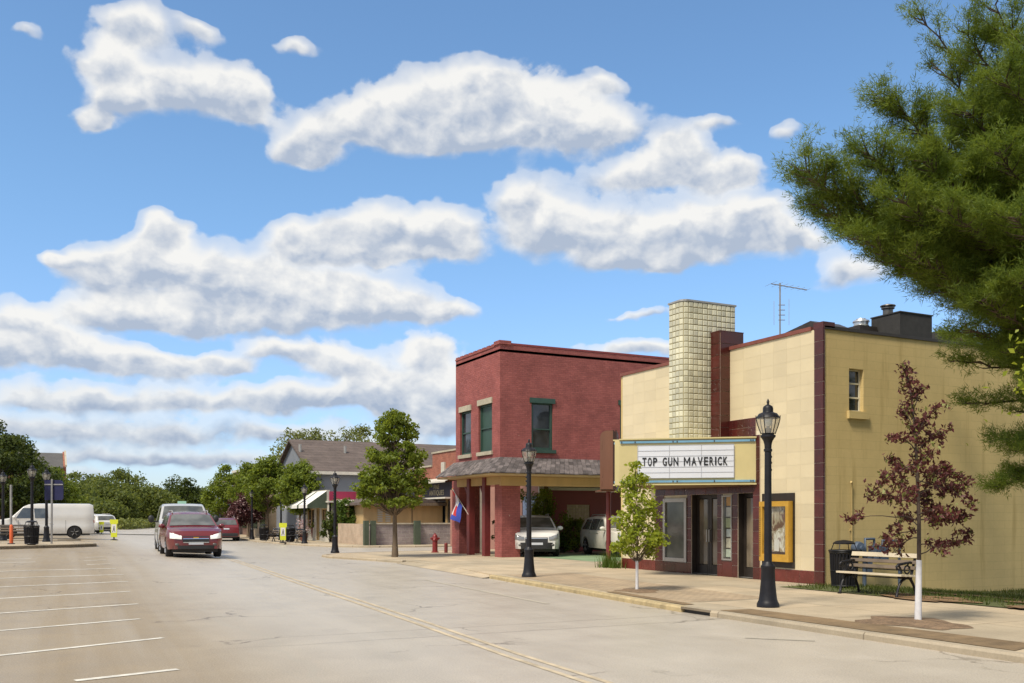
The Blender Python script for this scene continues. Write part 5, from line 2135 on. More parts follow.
def limb(mb, p0, p1, r0, r1, sag=0.0, n=5, wob=0.04, seg=6):
    p0, p1 = Vector(p0), Vector(p1)
    L = (p1 - p0).length
    pts, rr = [], []
    for i in range(n + 1):
        f = i / n
        p = p0.lerp(p1, f)
        p.z += sag * 4 * f * (1 - f)
        if 0 < i < n:
            p += Vector((rnd.uniform(-1, 1), rnd.uniform(-1, 1), rnd.uniform(-1, 1))) * wob * L
        pts.append(p)
        rr.append(r0 + (r1 - r0) * f)
    mb.tube(pts, rr, seg)
    return pts


def crown_clumps(n, prof, h0, h1, rmax, lean=(0, 0)):
    """clump centres inside a crown whose radius follows prof(f) from foot to top"""
    out = []
    while len(out) < n:
        f = rnd.random()
        r = prof(f) * rmax
        if rnd.random() > (prof(f) ** 1.3) + 0.08:
            continue
        a = rnd.uniform(0, 2 * math.pi)
        q = r * math.sqrt(rnd.uniform(0.12, 1.0))
        out.append(Vector((q * math.cos(a) + lean[0] * f, q * math.sin(a) + lean[1] * f, h0 + (h1 - h0) * f)))
    return out


def make_tree(name, label, loc, H, crown0, rmax, prof, nclump, nleaf, lsize, lmat, bark, trunk_r, group=None, clump_r=0.42, cat="tree", fork=None, trans=None, lean=(0, 0), shell=0.5, twig=True, wrap=None, updraft=0.35):
    t = thing(name, label, cat, loc, rnd.uniform(0, 6), group)
    cl = crown_clumps(nclump, prof, crown0, H - clump_r * 0.6, rmax, lean)
    mb = MB()
    top = Vector((lean[0] * .9, lean[1] * .9, H - clump_r))
    n = 9
    tp, tr = [], []
    for i in range(n + 1):
        f = i / n
        w_ = 0.02 * H * math.sin(f * 5 + H) * f
        tp.append(Vector((top.x * f + w_ * .5, top.y * f + w_ * .3, top.z * f - (0.03 if i == 0 else 0))))
        tr.append(trunk_r * (1.25 if i == 0 else 1) * (1 - 0.86 * f ** 0.8))
    mb.tube(tp, tr, 10)
    for c in cl:
        zc = max(crown0 * 0.8, min(c.z - (0.25 + 0.55 * Vector((c.x, c.y)).length), top.z * 0.95))
        f = zc / top.z
        i = min(n - 1, int(f * n))
        b = tp[i].lerp(tp[i + 1], f * n - i)
        r0 = max(0.006, trunk_r * 0.36 * (1 - 0.75 * f))
        limb(mb, b, c, r0, 0.004, 0.02 * (c - b).length, 4, 0.03, 5)
    mb.build("trunk", bark, t, 60)
    pts, nr = [], []
    per = max(1, nleaf // nclump)
    for c in cl:
        k = int(per * rnd.uniform(0.6, 1.4))
        rr = clump_r * rnd.uniform(0.65, 1.25)
        v = npr.normal(size=(k, 3))
        v = unit(v)
        rad = rr * (npr.uniform(0, 1, size=(k, 1)) ** shell)
        off = v * rad * np.array([1.15, 1.15, 0.72])
        pts.append(np.array(c) + off)
        nr.append(v * 0.8)
    pts = np.concatenate(pts)
    nr = np.concatenate(nr)
    leaves("crown", pts, lsize, lmat, t, nr, 0.62, updraft)
    if wrap:
        mb = MB()
        mb.tube([tp[0] * 0 + Vector((0, 0, 0.0)), Vector((0, 0, wrap * .5)), Vector((0, 0, wrap))], [trunk_r * 1.35, trunk_r * 1.15, trunk_r * 1.12], 10)
        mb.build("trunk_wrap", M['tree_wrap'], t, 60)
    return t


egg = lambda f: max(0.05, math.sin(math.pi * min(1, (f * 0.86 + 0.14)) ** 0.85))
cone = lambda f: max(0.08, (1 - f) ** 0.75 * min(1, 0.35 + f * 4.5))
ball_ = lambda f: max(0.1, math.sqrt(max(0, 1 - (2 * f - 1) ** 2)))
vase = lambda f: max(0.12, 0.35 + 0.65 * math.sin(math.pi * min(1, f) ** 1.0)) * (1 - 0.35 * f)

# the maple at the corner
mp_ = gp(395, 557)
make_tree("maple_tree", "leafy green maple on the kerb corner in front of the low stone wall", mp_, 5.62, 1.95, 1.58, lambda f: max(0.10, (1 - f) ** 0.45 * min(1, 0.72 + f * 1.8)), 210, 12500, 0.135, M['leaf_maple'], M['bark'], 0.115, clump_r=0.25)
# young sapling with a white wrap
sp_ = gp(637, 591)
make_tree("sapling", "slim yellow-green sapling with a white wrapped stem before the cinema doors", sp_, 2.72, 0.72, 0.58, lambda f: max(0.14, (1 - f) ** 0.6 * min(1, 0.6 + f * 3)), 84, 3300, 0.080, M['leaf_young'], M['bark'], 0.026, clump_r=0.17, wrap=0.62)
# purple leaved tree: limbs set out one by one
pp = gp(918, 622)
pt = thing("plum_tree", "purple leaved young tree with a white wrapped trunk in the mulch bed by the bench", "tree", pp)
dP = 13.55
W2 = lambda px, py, dd=0.0: atd(px, py, dP + dd) - pp
mb = MB()
leader = [W2(918, 622), W2(919, 560), W2(919, 520), W2(917, 470), W2(915, 430), W2(911, 395), W2(906, 366)]
mb.tube(leader, [0.040, 0.030, 0.026, 0.022, 0.016, 0.010, 0.004], 8)
brs = [((918, 555), (964, 543), .3, 1.1), ((919, 545), (944, 553), -.3, .5), ((918, 530), (880, 545), -.2, 1), ((918, 538), (893, 552), .4, .7), ((917, 520), (849, 521), .1, .42), ((917, 505), (866, 497), -.4, .9), ((917, 505), (972, 532), .2, 1.2),
       ((917, 495), (970, 488), .3, 1.2), ((917, 485), (950, 468), -.3, 1.1), ((916, 480), (975, 505), -.2, 1.1), ((916, 475), (888, 462), .4, 1.0), ((916, 465), (880, 485), -.4, 1.0), ((916, 455), (943, 432), .2, 1.2), ((915, 450), (892, 436), -.2, .8),
       ((915, 440), (937, 405), -.2, .9), ((914, 430), (900, 408), .2, 1.0), ((913, 415), (922, 388), .1, .7), ((916, 500), (930, 500), .6, 1.2), ((916, 490), (905, 500), -.6, 1.2), ((916, 470), (925, 455), -.5, 1.2), ((917, 515), (940, 520), .5, 1.1), ((917, 515), (955, 515), -.5, 1.1),
       ((917, 525), (900, 520), .5, 0.8), ((915, 450), (918, 425), .3, 1.1), ((912, 400), (904, 370), 0, .8), ((916, 475), (962, 478), .5, 1.0), ((917, 520), (965, 520), .1, 1.1), ((917, 500), (890, 478), .1, .9)]
lp_, ln_ = [], []
for (a, b, dd, dens) in brs:
    p0, p1 = W2(*a), W2(*b, dd)
    pts_ = limb(mb, p0, p1, 0.010, 0.003, 0.06, 6, 0.03, 5)
    L = (p1 - p0).length
    nt = int(5 + 9 * L)
    for k in range(nt):
        f = 0.35 + 0.65 * k / max(1, nt - 1)
        i = min(5, int(f * 6))
        c = pts_[i].lerp(pts_[i + 1], f * 6 - i)
        tw_ = Vector((rnd.gauss(0, 1), rnd.gauss(0, 1), rnd.gauss(0.15, 0.8))).normalized() * rnd.uniform(0.05, 0.22)
        if dens < .5 and f < 0.75:
            continue
        mb.tube([c, c + tw_], [0.003, 0.0015], 4)
        m = int(rnd.uniform(11, 20) * min(1.2, max(dens, .8)))
        fr = npr.uniform(0.15, 1.1, size=(m, 1))
        lp_.append(np.array(c) + fr * np.array(tw_) + npr.normal(0, 0.030, size=(m, 3)))
for k in range(16):
    c = leader[3].lerp(leader[6], k / 15)
    lp_.append(np.array(c) + npr.normal(0, 0.055, size=(14, 3)))
mb.build("trunk", M['bark_dark'], pt, 60)
lp_ = np.concatenate(lp_)
leaves("crown", lp_, 0.072, M['leaf_purple'], pt, None, 0.48, 0.1, hang=(0, 0, -0.8))
mb = MB()
mb.tube([leader[0], leader[0].lerp(leader[1], .5), leader[1]], [0.050, 0.044, 0.038], 10)
mb.build("trunk_wrap", M['tree_wrap'], pt, 60)

# street trees along the far walk on the right
ST = ST
for (px, d, H, rr, lb, mt, pf_, ls) in (
    (300, 62.5, 5.5, 1.7, "green street tree with spreading boughs above the yellow crossing sign", 'leaf_street', vase, .19),
    (268, 66.0, 5.9, 1.8, "tall green street tree behind the black bin and the purple tree", 'leaf_street', vase, .20),
    (248, 74.0, 5.9, 1.6, "green street tree rising above the two purple trees", 'leaf_street', vase, .2),
    (226, 84.0, 6.3, 1.9, "leafy green street tree beyond the departing red SUV, last of its row", 'leaf_street', egg, .22)):
    p = atd(px, HOR, d)
    p.z = 0
    make_tree("street_tree", lb, p, H, 1.9, rr, pf_, 120, 6600, ls, M[mt], M['bark'], 0.10, "street trees along the far walk", clump_r=0.48)
for (px, d, H, rr, lb) in ((238, 70.0, 2.9, 0.95, "small purple leaved tree with pale blossom beside the departing red SUV"), (250, 72, 4.3, 1.1, "taller purple leaved tree behind the lamp, next to the small purple one")):
    p = atd(px, HOR, d)
    p.z = 0
    make_tree("purple_tree", lb, p, H, 1.0, rr, ball_, 40, 3200, 0.16, M['leaf_crab'], M['bark_dark'], 0.08, clump_r=0.42)
# pale loose trees behind the gabled house
for (px, d, H, lb, rr) in ((296, 82, 9.4, "pale loose treetop beyond the street gable of the grey roof", 2.0), (312, 86, 9.8, "pale narrow treetop over the grey roof ridge", 1.5), (345, 84, 9.6, "pale broad treetop behind the ridge near the maple", 2.6), (362, 88, 10.2, "pale tallest treetop half hidden by the maple", 2.0)):
    p = atd(px, HOR, d)
    p.z = 0
    make_tree("loose_tree", lb, p, H, 4.5, rr, ball_, 60, 2600, 0.22, M['leaf_yellow'], M['bark'], 0.16, "pale trees behind the gabled house", clump_r=0.7)
# trees on the far left
for (px, d, H, rr, c0, lb, mt) in (
    (-4, 66, 8.2, 3.0, 1.6, "big dark tree behind the dark bench and the van's bonnet", 'leaf_dark'),
    (16, 70, 8.0, 2.4, 1.5, "tall dark tree behind the lamp of the round litter bin", 'leaf_dark'),
    (34, 74, 6.4, 2.2, 1.2, "rounded dark tree in front of the red brick gable", 'leaf_dark'),
    (52, 78, 5.6, 2.0, .8, "lower green tree below the brick gable behind the blue sign", 'leaf_street')):
    p = left_ground(px, d)
    make_tree("park_tree", lb, p, H, c0, rr, egg, 110, 9000, 0.25, M[mt], M['bark_dark'], 0.2, "dark trees round the brick gable", clump_r=0.75)
# the wood beyond the bend: single trees one can tell apart
far = [(66, 130, 6.8, 4.0), (84, 150, 9.2, 5.2), (100, 140, 8.2, 4.2), (112, 138, 6.4, 3.6), (129, 155, 10.0, 4.6), (143, 150, 7.2, 4.0), (156, 175, 7.4, 4.0), (172, 175, 9.4, 3.0), (188, 165, 9.2, 2.3), (198, 170, 6.6, 2.4), (163, 150, 6.0, 2.6), (74, 160, 7.6, 4.5), (118, 175, 8.0, 5.5), (150, 180, 7.6, 5), (182, 185, 8.0, 4), (92, 118, 4.6, 3.4), (208, 190, 8, 5)]
fl_lab = ["low bushy tree beside the white edge of the brick gable", "broad tree of the far wood behind the white minivan", "rounded tree in the far wood above the crossing sign in the road", "low tree in front of the far wood", "tallest broad treetop of the far wood", "mid-height tree between the tallest treetop and the upright pair", "small treetop peeping between the mid-height tree and the upright pair",
          "dark upright tree under the thin utility pole, one of a poplar-like pair", "dark upright tree of the poplar-like pair, the one nearer the street trees", "low tree between the upright pair and the street shops", "pale bushy tree in front of the upright pair", "dull green tree behind the broad tree of the far wood", "deep green tree behind the tallest treetop", "faint treetop far behind the bend", "far treetop between the upright pair", "low shrubby tree by the parked white minivan", "faint treetop above the departing red SUV"]
for (px, d, H, rr), lb in zip(far, fl_lab):
    p = left_ground(px, d)
    up_ = px in (172, 188)
    make_tree("wood_tree", lb, p, H, 0.9, rr, (lambda f: max(.15, math.sin(math.pi * (f * .85 + .12)))) if up_ else ball_, 80, 5200, 0.42, M['leaf_dark'] if up_ else M['leaf_far'], M['bark_dark'], 0.22, "trees of the far wood", clump_r=1.25)
# hedge before the wood, along the bend
hd = thing("hedge", "low flowering hedge along the far bend of the road", "hedge", left_ground(140, 122))
pts = []
for k in range(46):
    px, d = 122 + k * 1.02, 112 + k * 1.1
    c = left_ground(px, d) - hd.location
    rr = rnd.uniform(0.7, 1.1)
    v = unit(npr.normal(size=(70, 3))) * rr * npr.uniform(.4, 1, size=(70, 1)) * np.array([1.2, 1.2, .8])
    pts.append(np.array(c) + np.array([0, 0, 0.75]) + v)
leaves("foliage", np.concatenate(pts), 0.42, M['leaf_yellow'], hd, None, 0.6, 0.4)
mb = MB()
for k in range(14):
    px, d = 122 + k * 3.4, 112 + k * 3.6
    c = left_ground(px, d) - hd.location
    mb.tube([c, c + Vector((0, 0, 0.9))], [0.05, 0.02], 5)
mb.build("stem", M['bark_dark'], hd)


def make_bush(label, loc, r, h, n, lsize, mat, cat="bush", name="bush", group=None):
    t = thing(name, label, cat, loc, 0, group)
    cl = [Vector((rnd.gauss(0, .45) * r, rnd.gauss(0, .45) * r, h * rnd.uniform(0.18, 0.92))) for _ in range(30)]
    mb = MB()
    for c in cl:
        k = 1 - 0.55 * max(0, (c.z / h - 0.45))
        c.x *= k
        c.y *= k
        limb(mb, (c.x * .15, c.y * .15, 0), c, 0.02, 0.004, 0, 4, 0.05, 5)
    mb.build("stem", M['bark_dark'], t)
    pts, nr = [], []
    for c in cl:
        v = unit(npr.normal(size=(n // 30, 3)))
        rad = r * 0.34 * npr.uniform(0, 1, size=(n // 30, 1)) ** .5
        q = np.array(c) + v * rad
        q[:, 2] = np.maximum(q[:, 2], 0.03)
        pts.append(q)
        nr.append(v * .8)
    leaves("foliage", np.concatenate(pts), lsize, mat, t, np.concatenate(nr), 0.6, 0.3)
    return t


p = ony(543, 500, 35.2)
make_bush("tall round green bush growing against the maroon wall behind the white SUV", (p.x, 35.2, 0), 0.95, 2.70, 3600, 0.11, M['leaf_maple'])  # brighter leaf colour stands in for daylight the overhang blocks
p = ony(577, 500, 35.3)
make_bush("loose low green bush under the glass block window between the two parked SUVs", (p.x, 35.3, 0), 0.62, 1.5, 1800, 0.10, M['leaf_street'])
p = ony(562, 500, 35.3)
make_bush("small low bush between the tall round bush and the glass block window", (p.x, 35.3, 0), 0.5, 0.85, 900, 0.10, M['leaf_bush'])
p = onx(494, 500, 17.0)
make_bush("narrow dark shrub in the porch beside the near brick pier", (16.72, 34.5, 0), 0.28, 1.9, 800, 0.10, M['leaf_dark'])
p = atd(345, HOR, 56.5)
make_bush("leafy vine bush between the shop and the tan stone wall", (p.x, p.y, 0), 1.0, 2.6, 2600, 0.16, M['leaf_bush'])
p = atd(334, HOR, 57.5)
make_bush("dark vine bush hanging beside the shop corner", (p.x, p.y, 0), 0.8, 1.9, 1500, 0.16, M['leaf_dark'])
# grass tuft at the theatre's far corner
tf = thing("grass_tuft", "tuft of tall weeds at the foot of the cinema beside the pole sign", "weeds", (15.35, 24.1, 0))
n_ = 260
b_ = npr.normal(0, 0.16, size=(n_, 3)) * np.array([1, 1.6, 0])
w_ = npr.normal(0, 1, size=(n_, 3)) * np.array([1, 1, 0])
w_ = unit(w_) * 0.012
tp_ = b_ + npr.normal(0, 0.10, size=(n_, 3)) * np.array([1, 1, 0]) + np.stack([np.zeros(n_), np.zeros(n_), npr.uniform(.2, .55, n_)], 1)
np_mesh("blades", np.stack([b_ - w_, b_ + w_, tp_], 1).reshape(-1, 3), np.arange(3 * n_).reshape(n_, 3), M['leaf_bush'], tf, 3)

# ------------------------------------------------------------------ the white pine at the right
PT_ = Vector((17.6, 10.3, lz(17.6, 10.3)))
pine = thing("pine_tree", "large dark green pine spreading its boughs over the yellow side wall", "tree", PT_)
mb = MB()
tpts = [Vector((0, 0, -0.1)), Vector((0.02, 0, 2)), Vector((0.05, 0.03, 5)), Vector((0.0, 0.08, 8)), Vector((-0.06, 0.05, 11)), Vector((-0.02, 0, 14)), Vector((0, 0, 16.5))]
mb.tube(tpts, [0.36, 0.29, 0.25, 0.20, 0.14, 0.08, 0.02], 12)


def trunk_at(z):
    for i in range(len(tpts) - 1):
        if tpts[i].z <= z <= tpts[i + 1].z:
            return tpts[i].lerp(tpts[i + 1], (z - tpts[i].z) / (tpts[i + 1].z - tpts[i].z))
    return tpts[-1]


# boughs: tip (as seen), depth, rise from trunk to tip, spread of side shoots, density
boughs = [
    (784, 172, 15.4, 1.7, 1.25, 1.0), (800, 205, 15.9, 1.6, 1.0, 1.0), (846, 152, 15.2, 1.5, 1.15, 1.0), (862, 100, 16.0, 1.6, 1.1, 0.9), (880, 200, 14.6, 1.1, 1.1, 1.0),
    (835, 235, 15.2, 1.2, 0.9, 0.95), (905, 252, 14.9, 0.9, 0.85, 1.0), (940, 210, 14.2, 0.7, 1.0, 1.0), (918, 160, 14.6, 1.2, 1.2, 1.0),
    (908, 8, 16.5, 2.3, 0.8, 0.34), (925, 62, 16.6, 1.9, 0.9, 0.6), (955, 30, 15.6, 1.8, 1.0, 0.5), (985, 5, 15.0, 1.9, 1.1, 0.6), (960, 110, 15.0, 1.3, 1.1, 1.0), (958, 326, 15.3, 0.3, 0.65, 0.8),
    (946, 362, 16.6, -0.1, 0.55, 0.75), (955, 402, 16.6, -0.3, 0.45, 0.75), (975, 300, 14.4, 0.5, 0.9, 1.0), (982, 442, 16.4, -0.5, 0.5, 0.8), (986, 486, 16.2, -0.7, 0.55, 0.9), (1000, 350, 15.2, 0.0, 0.8, 1.0),
    (990, 150, 14.2, 1.0, 1.2, 1.0), (1005, 220, 13.8, 0.6, 1.1, 1.0), (1010, 280, 13.9, 0.3, 1.0, 1.0), (1000, 80, 14.6, 1.3, 1.2, 0.9), (1020, 40, 14.6, 1.3, 1.2, .8), (1015, 450, 15.8, -0.5, 0.6, 0.9), (1012, 410, 16.3, -0.2, 0.5, 0.8),
]
bl = []
for (px, py, d, rise, spread, dens) in boughs:
    px += 20 if px < 900 else 8
    tip = atd(px, py, d) - PT_
    bl.append((tip, rise, spread, dens))
for k in range(30):                     # the rest of the crown, round the trunk
    z = 2.9 + k * 0.43
    L = max(0.8, 6.2 * (1 - (z - 2) / 15.5)) * rnd.uniform(0.8, 1.05)
    a = R(-40 + (k * 137.5) % 250 - 70)     # mostly away from the street side
    bl.append((Vector((L * math.cos(a), L * math.sin(a), z + L * 0.16)), L * 0.2, 1.0, 0.55))
tufts, tdirs = [], []
for (tip, rise, spread, dens) in bl:
    z0 = max(1.5, tip.z - rise)
    b = trunk_at(z0)
    L = (tip - b).length
    n = max(8, int(L / 0.24))
    pts_ = []
    for i in range(n + 1):
        f = i / n
        p = b.lerp(tip, f)
        p.z = b.z + (tip.z - b.z) * (f ** 1.7) - 0.25 * math.sin(math.pi * f) * 0.6
        p += Vector((rnd.gauss(0, 1), rnd.gauss(0, 1), rnd.gauss(0, .6))) * 0.03
        pts_.append(p)
    mb.tube(pts_, [0.055 * (1 - 0.85 * i / n) for i in range(n + 1)], 6)
    side = 1
    for i in range(2, n + 1):
        f = i / n
        if f < 0.18:
            continue
        nsub = 5 if dens > .8 else 3
        for q in range(nsub):
            if rnd.random() > 0.55 + 0.45 * dens:
                continue
            side = -side
            ax = (pts_[i] - pts_[i - 1]).normalized()
            lat = ax.cross(Vector((0, 0, 1))).normalized() * side
            upv = lat.cross(ax) * side
            dr = (ax * rnd.uniform(0.55, 1.0) + lat * rnd.uniform(0.35, 1.0) + Vector((0, 0, 1)) * rnd.uniform(-0.16, 0.40)).normalized()
            l2 = spread * (0.35 + 0.75 * (1 - f) ** 0.6) * rnd.uniform(0.65, 1.15)
            s0_ = pts_[i].lerp(pts_[i - 1], rnd.random())
            s1_ = s0_ + dr * l2 + Vector((0, 0, 0.10 * l2))
            mb.tube([s0_, s0_.lerp(s1_, .5) + Vector((0, 0, -0.03)), s1_], [0.014, 0.009, 0.004], 4)
            nt = max(3, int(l2 / 0.075))
            for k in range(nt):
                g = (k + 0.6) / nt
                if g < 0.22:
                    continue
                c = s0_.lerp(s1_, g)
                # short shoots off the side shoot
                for m_ in range(5):
                    e_ = (dr + Vector((rnd.gauss(0, .7), rnd.gauss(0, .7), rnd.gauss(0.25, .5)))).normalized()
                    tufts.append(c + e_ * rnd.uniform(0.0, 0.27) + Vector((rnd.gauss(0, .02), rnd.gauss(0, .02), rnd.gauss(0, .02))))
                    tdirs.append(e_)
mb.build("trunk", M['bark_dark'], pine, 60)
tufts = np.array([tuple(q) for q in tufts])
tdirs = np.array([tuple(q) for q in tdirs])
NN = 13
nT = len(tufts)
dirs = np.repeat(tdirs, NN, axis=0) * 0.65 + npr.normal(0, 0.58, size=(nT * NN, 3))
dirs[:, 2] += 0.10
dirs = unit(dirs)
bs_ = np.repeat(tufts, NN, axis=0) + npr.normal(0, 0.045, size=(nT * NN, 3)) * np.array([1, 1, 0.7])
wd = unit(np.cross(dirs, npr.normal(size=(nT * NN, 3)))) * 0.0056
ln = npr.uniform(0.07, 0.125, size=(nT * NN, 1))
V_ = np.stack([bs_ - wd, bs_ + wd, bs_ + dirs * ln], 1).reshape(-1, 3)
np_mesh("needles", V_, np.arange(3 * nT * NN).reshape(-1, 3), M['needle'], pine, 3)
print("pine tufts", nT)
# a bright leaf spray of another tree just at the right edge
p = atd(1034, 372, 12.5)
mb = None
bt = thing("leafy_tree", "bright green leaf spray of a young tree among the pine boughs", "tree", (p.x + 0.9, p.y - 0.3, lz(15, 10)))
mb = MB()
q = p - bt.location
mb.tube([(0, 0, 0), (0, 0, 2.2), (0.0, 0.05, 4.2)], [0.06, 0.05, 0.015], 8)
mb.tube([(0, 0, 2.3), q * 0.6 + Vector((0, 0, 1.0)), q], [0.02, 0.012, 0.004], 5)
mb.build("trunk", M['bark'], bt)
pp_ = [np.array(q) + npr.normal(0, 1, size=(70, 3)) * np.array([.16, .16, .28]), np.array([0, 0, 3.4]) + npr.normal(0, .5, size=(500, 3))]
leaves("crown", np.concatenate(pp_), 0.09, M['leaf_young'], bt, None, 0.6, 0.2)

# ================================================================== the next block on the right
# low stone wall round the patio
sw_ = thing("stone_wall", "low grey stone block wall around the patio across the side street", "wall", (16.1, 49.3, 0))
WH = 1.13
mb = MB()
mb.box(16.12, 49.30, -0.05, 27.0, 49.60, WH)
mb.build("stone_face", M['stone'], sw_, world=True)
mb = MB()
mb.box(16.06, 49.24, WH, 27.0, 49.66, WH + 0.07)
mb.build("cap", M['stone_trim'], sw_, world=True)
mb = MB()
mb.box(15.80, 49.62, -0.05, 16.10, 54.4, WH + 0.02)
mb.build("street_side", M['tan_block'], sw_, world=True)
for i, (px, w) in enumerate(((388 - 22, .26), (373, .26), (417, .34))):
    q = ony(px, 540, 49.15)
    po = MB().box(q.x - w / 2, 49.02, 0, q.x + w / 2, 49.26, 1.33).build("timber_post", M['post_green'])
    tag(po, ["green painted post on the tan end of the stone wall, one of a close pair", "green painted post on the grey end of the stone wall, one of a close pair", "lone green painted post standing against the stone wall"][i], "post", "green posts at the stone wall")
# patio house: tan boards under a low roof
ph = thing("patio_house", "low tan boarded patio building behind the stone wall", "building", (17, 53, 0))
x0 = 16.9
mb = MB()
mb.box(x0, 53.0, 0, 21.85, 58.0, 2.25)
mb.build("wall", M['tan_board'], ph, world=True)
mb = MB()
for px in (395, 412):
    q = ony(px, 515, 53)
    mb.box(q.x - .02, 52.97, 0, q.x + .02, 52.999, 2.24)
mb.build("batten", M['bark'], ph, world=True)
mb = MB()
q0, q1 = ony(378, 515, 53).x, ony(383, 515, 53).x
for px in (377.5, 385.5):
    q = ony(px, 515, 53).x
    for k in range(6):
        mb.box(q, 52.975, 1.25 + k * .13, q + 0.3, 52.998, 1.25 + k * .13 + .085)
mb.build("louvre", M['cream_wall'], ph, world=True)
mb = MB()
mb.extr([(-0.4, 2.22), (5.0, 2.22), (5.0, 2.36), (1.6, 3.0), (0.5, 2.55), (-0.4, 2.36)], (x0, 52.5, 0), (1, 0, 0), (0, 0, 1), (0, 6, 0))
mb.build("roof", M['roof_shingle'], ph, world=True)
mb = MB()
mb.box(x0 - 0.42, 52.44, 2.20, x0 + 5.0, 52.495, 2.37)
mb.build("fascia", M['bark'], ph, world=True)
# brick shop with stepped parapet, sign and window
bsx = 22.0
ab_ = thing("antique_shop", "old red brick shop with a stepped parapet and a dark sign above a tan patio", "building", (bsx, 50, 0))
qa, qb, qc = onx(457, 450, bsx), onx(432.5, 454, bsx), onx(421, 468, bsx)
zhi = onx(445, 452, bsx).z
zlo = onx(426, 467.5, bsx).z
mb = MB()
mb.box(bsx, qa.y - 3.0, 0, bsx + 9, qb.y, zhi)
mb.box(bsx + 0.01, qb.y + .001, 0, bsx + 9, qc.y + 1.2, zlo)
mb.build("wall", M['old_brick'], ab_, world=True)
mb = MB()
mb.box(bsx - 0.06, qa.y - 3.0, zhi, bsx + 9, qb.y + 0.05, zhi + 0.10)
mb.box(bsx - 0.06, qb.y + 0.06, zlo, bsx + 9, qc.y + 1.25, zlo + 0.10)
mb.build("coping", M['stone_trim'], ab_, world=True)
mb = MB()
qv = onx(444, 468, bsx)
mb.box(bsx - 0.10, qv.y - 0.25, qv.z - 0.4, bsx - 0.002, qv.y + 0.25, qv.z + 0.35)
mb.build("vent", M['cream_wall'], ab_, world=True)
s0_, s1_ = onx(449.5, 490, bsx - .2), onx(429, 490, bsx - .2)
sz0_, sz1_ = onx(440, 497.5, bsx).z, onx(440, 483, bsx).z
mb = MB()
mb.box(bsx - 0.25, s0_.y - 0.6, sz0_, bsx - 0.05, s1_.y + 1.0, sz1_)
sgn = mb.build("shop_sign", M['navy_sign'], ab_, world=True)
cy_ = (s0_.y + s1_.y) / 2
for tx, zc, sz in (("FINE", sz0_ + (sz1_ - sz0_) * .70, .40), ("ANTIQUES", sz0_ + (sz1_ - sz0_) * .30, .44)):
    mt = Matrix(((0, 0, -1, bsx - 0.262), (-1, 0, 0, cy_ + .25), (0, 1, 0, zc), (0, 0, 0, 1)))
    text_mesh(tx, sz, M['sign_gold'], "lettering", sgn, Matrix.Translation(ab_.location).inverted() @ mt, 0.008, 0.004, 1.05, 1.1)
mb = MB()
mb.add([(bsx - .9, s0_.y - 1, sz1_ + .02), (bsx - .9, s1_.y + 1, sz1_ + .02), (bsx, s1_.y + 1, sz1_ + .28), (bsx, s0_.y - 1, sz1_ + .28)], [(0, 3, 2, 1)])
mb.box(bsx - .92, s0_.y - 1, sz1_ - .06, bsx - .9, s1_.y + 1, sz1_ + .03)
mb.build("sign_hood", M['white_trim'], ab_, world=True)
mb = MB()
mb.box(bsx - 0.9, s0_.y - 1.0, sz0_ - 0.12, bsx - .02, s1_.y + 1.2, sz0_ - 0.03)
mb.build("canopy", M['white_trim'], ab_, world=True)
mb = MB()
mb.box(bsx - 0.03, qa.y - .6, 0.9, bsx - 0.004, qb.y + .9, sz0_ - .2)
mb.build("shop_window", M['glass'], ab_, world=True)
mb = MB()
for px in (431, 435.5, 447):
    q = onx(px, 510, bsx - .06)
    mb.box(bsx - 0.12, q.y - .08, 0, bsx - 0.031, q.y + .08, sz0_ - .13)
mb.build("window_post", M['tan_board'], ab_, world=True)
# the gabled house with the long grey roof
GXs, GYr = 15.9, 67.0
gh = thing("gabled_house", "big grey house with a long shingled roof and its gable to the street", "building", (GXs, GYr, 0))
ridge = CZ + (HOR - 440) / F * (GXs * ST + GYr * CT)
half = 5.2
eave = ridge - 2.35
GXE = 31.0
mb = MB()
mb.extr([(-half, 0), (half, 0), (half, eave), (0, ridge - .08), (-half, eave)], (GXs + .3, GYr, 0), (0, 1, 0), (0, 0, 1), (GXE - GXs, 0, 0))
mb.build("wall", M['grey_wall'], gh, world=True)
mb = MB()
for sg in (-1, 1):
    e_ = half + 0.35
    ze = eave - 0.16
    a = [(GXs, GYr + sg * 0.001, ridge + .06), (GXE + 1, GYr + sg * 0.001, ridge + .06), (GXE + 1, GYr + sg * e_, ze + .06), (GXs, GYr + sg * e_, ze + .06)]
    b = [(p[0], p[1], p[2] - 0.14) for p in a]
    mb.add(a + b, [(0, 1, 2, 3), (7, 6, 5, 4), (0, 3, 7, 4), (3, 2, 6, 7), (1, 5, 6, 2)] if sg > 0 else [(3, 2, 1, 0), (4, 5, 6, 7), (4, 7, 3, 0), (7, 6, 2, 3), (2, 6, 5, 1)])
rf = mb.build("roof", M['roof_shingle'], gh, world=True)
for px in (300, 345):
    q = ony(px, 452, GYr - 2.2)
    mb = MB()
    mb.tube([(q.x, GYr - 2.2, ridge - 1.2), (q.x, GYr - 2.2, ridge - .45)], 0.10, 8)
    mb.build("vent_pipe", M['alu'], rf, world=True)
mb = MB()
mb.box(GXs + .1, GYr - half - .40, eave - .28, GXE + 1, GYr - half - .34, eave - .08)
mb.build("gutter", M['white_trim'], gh, world=True)
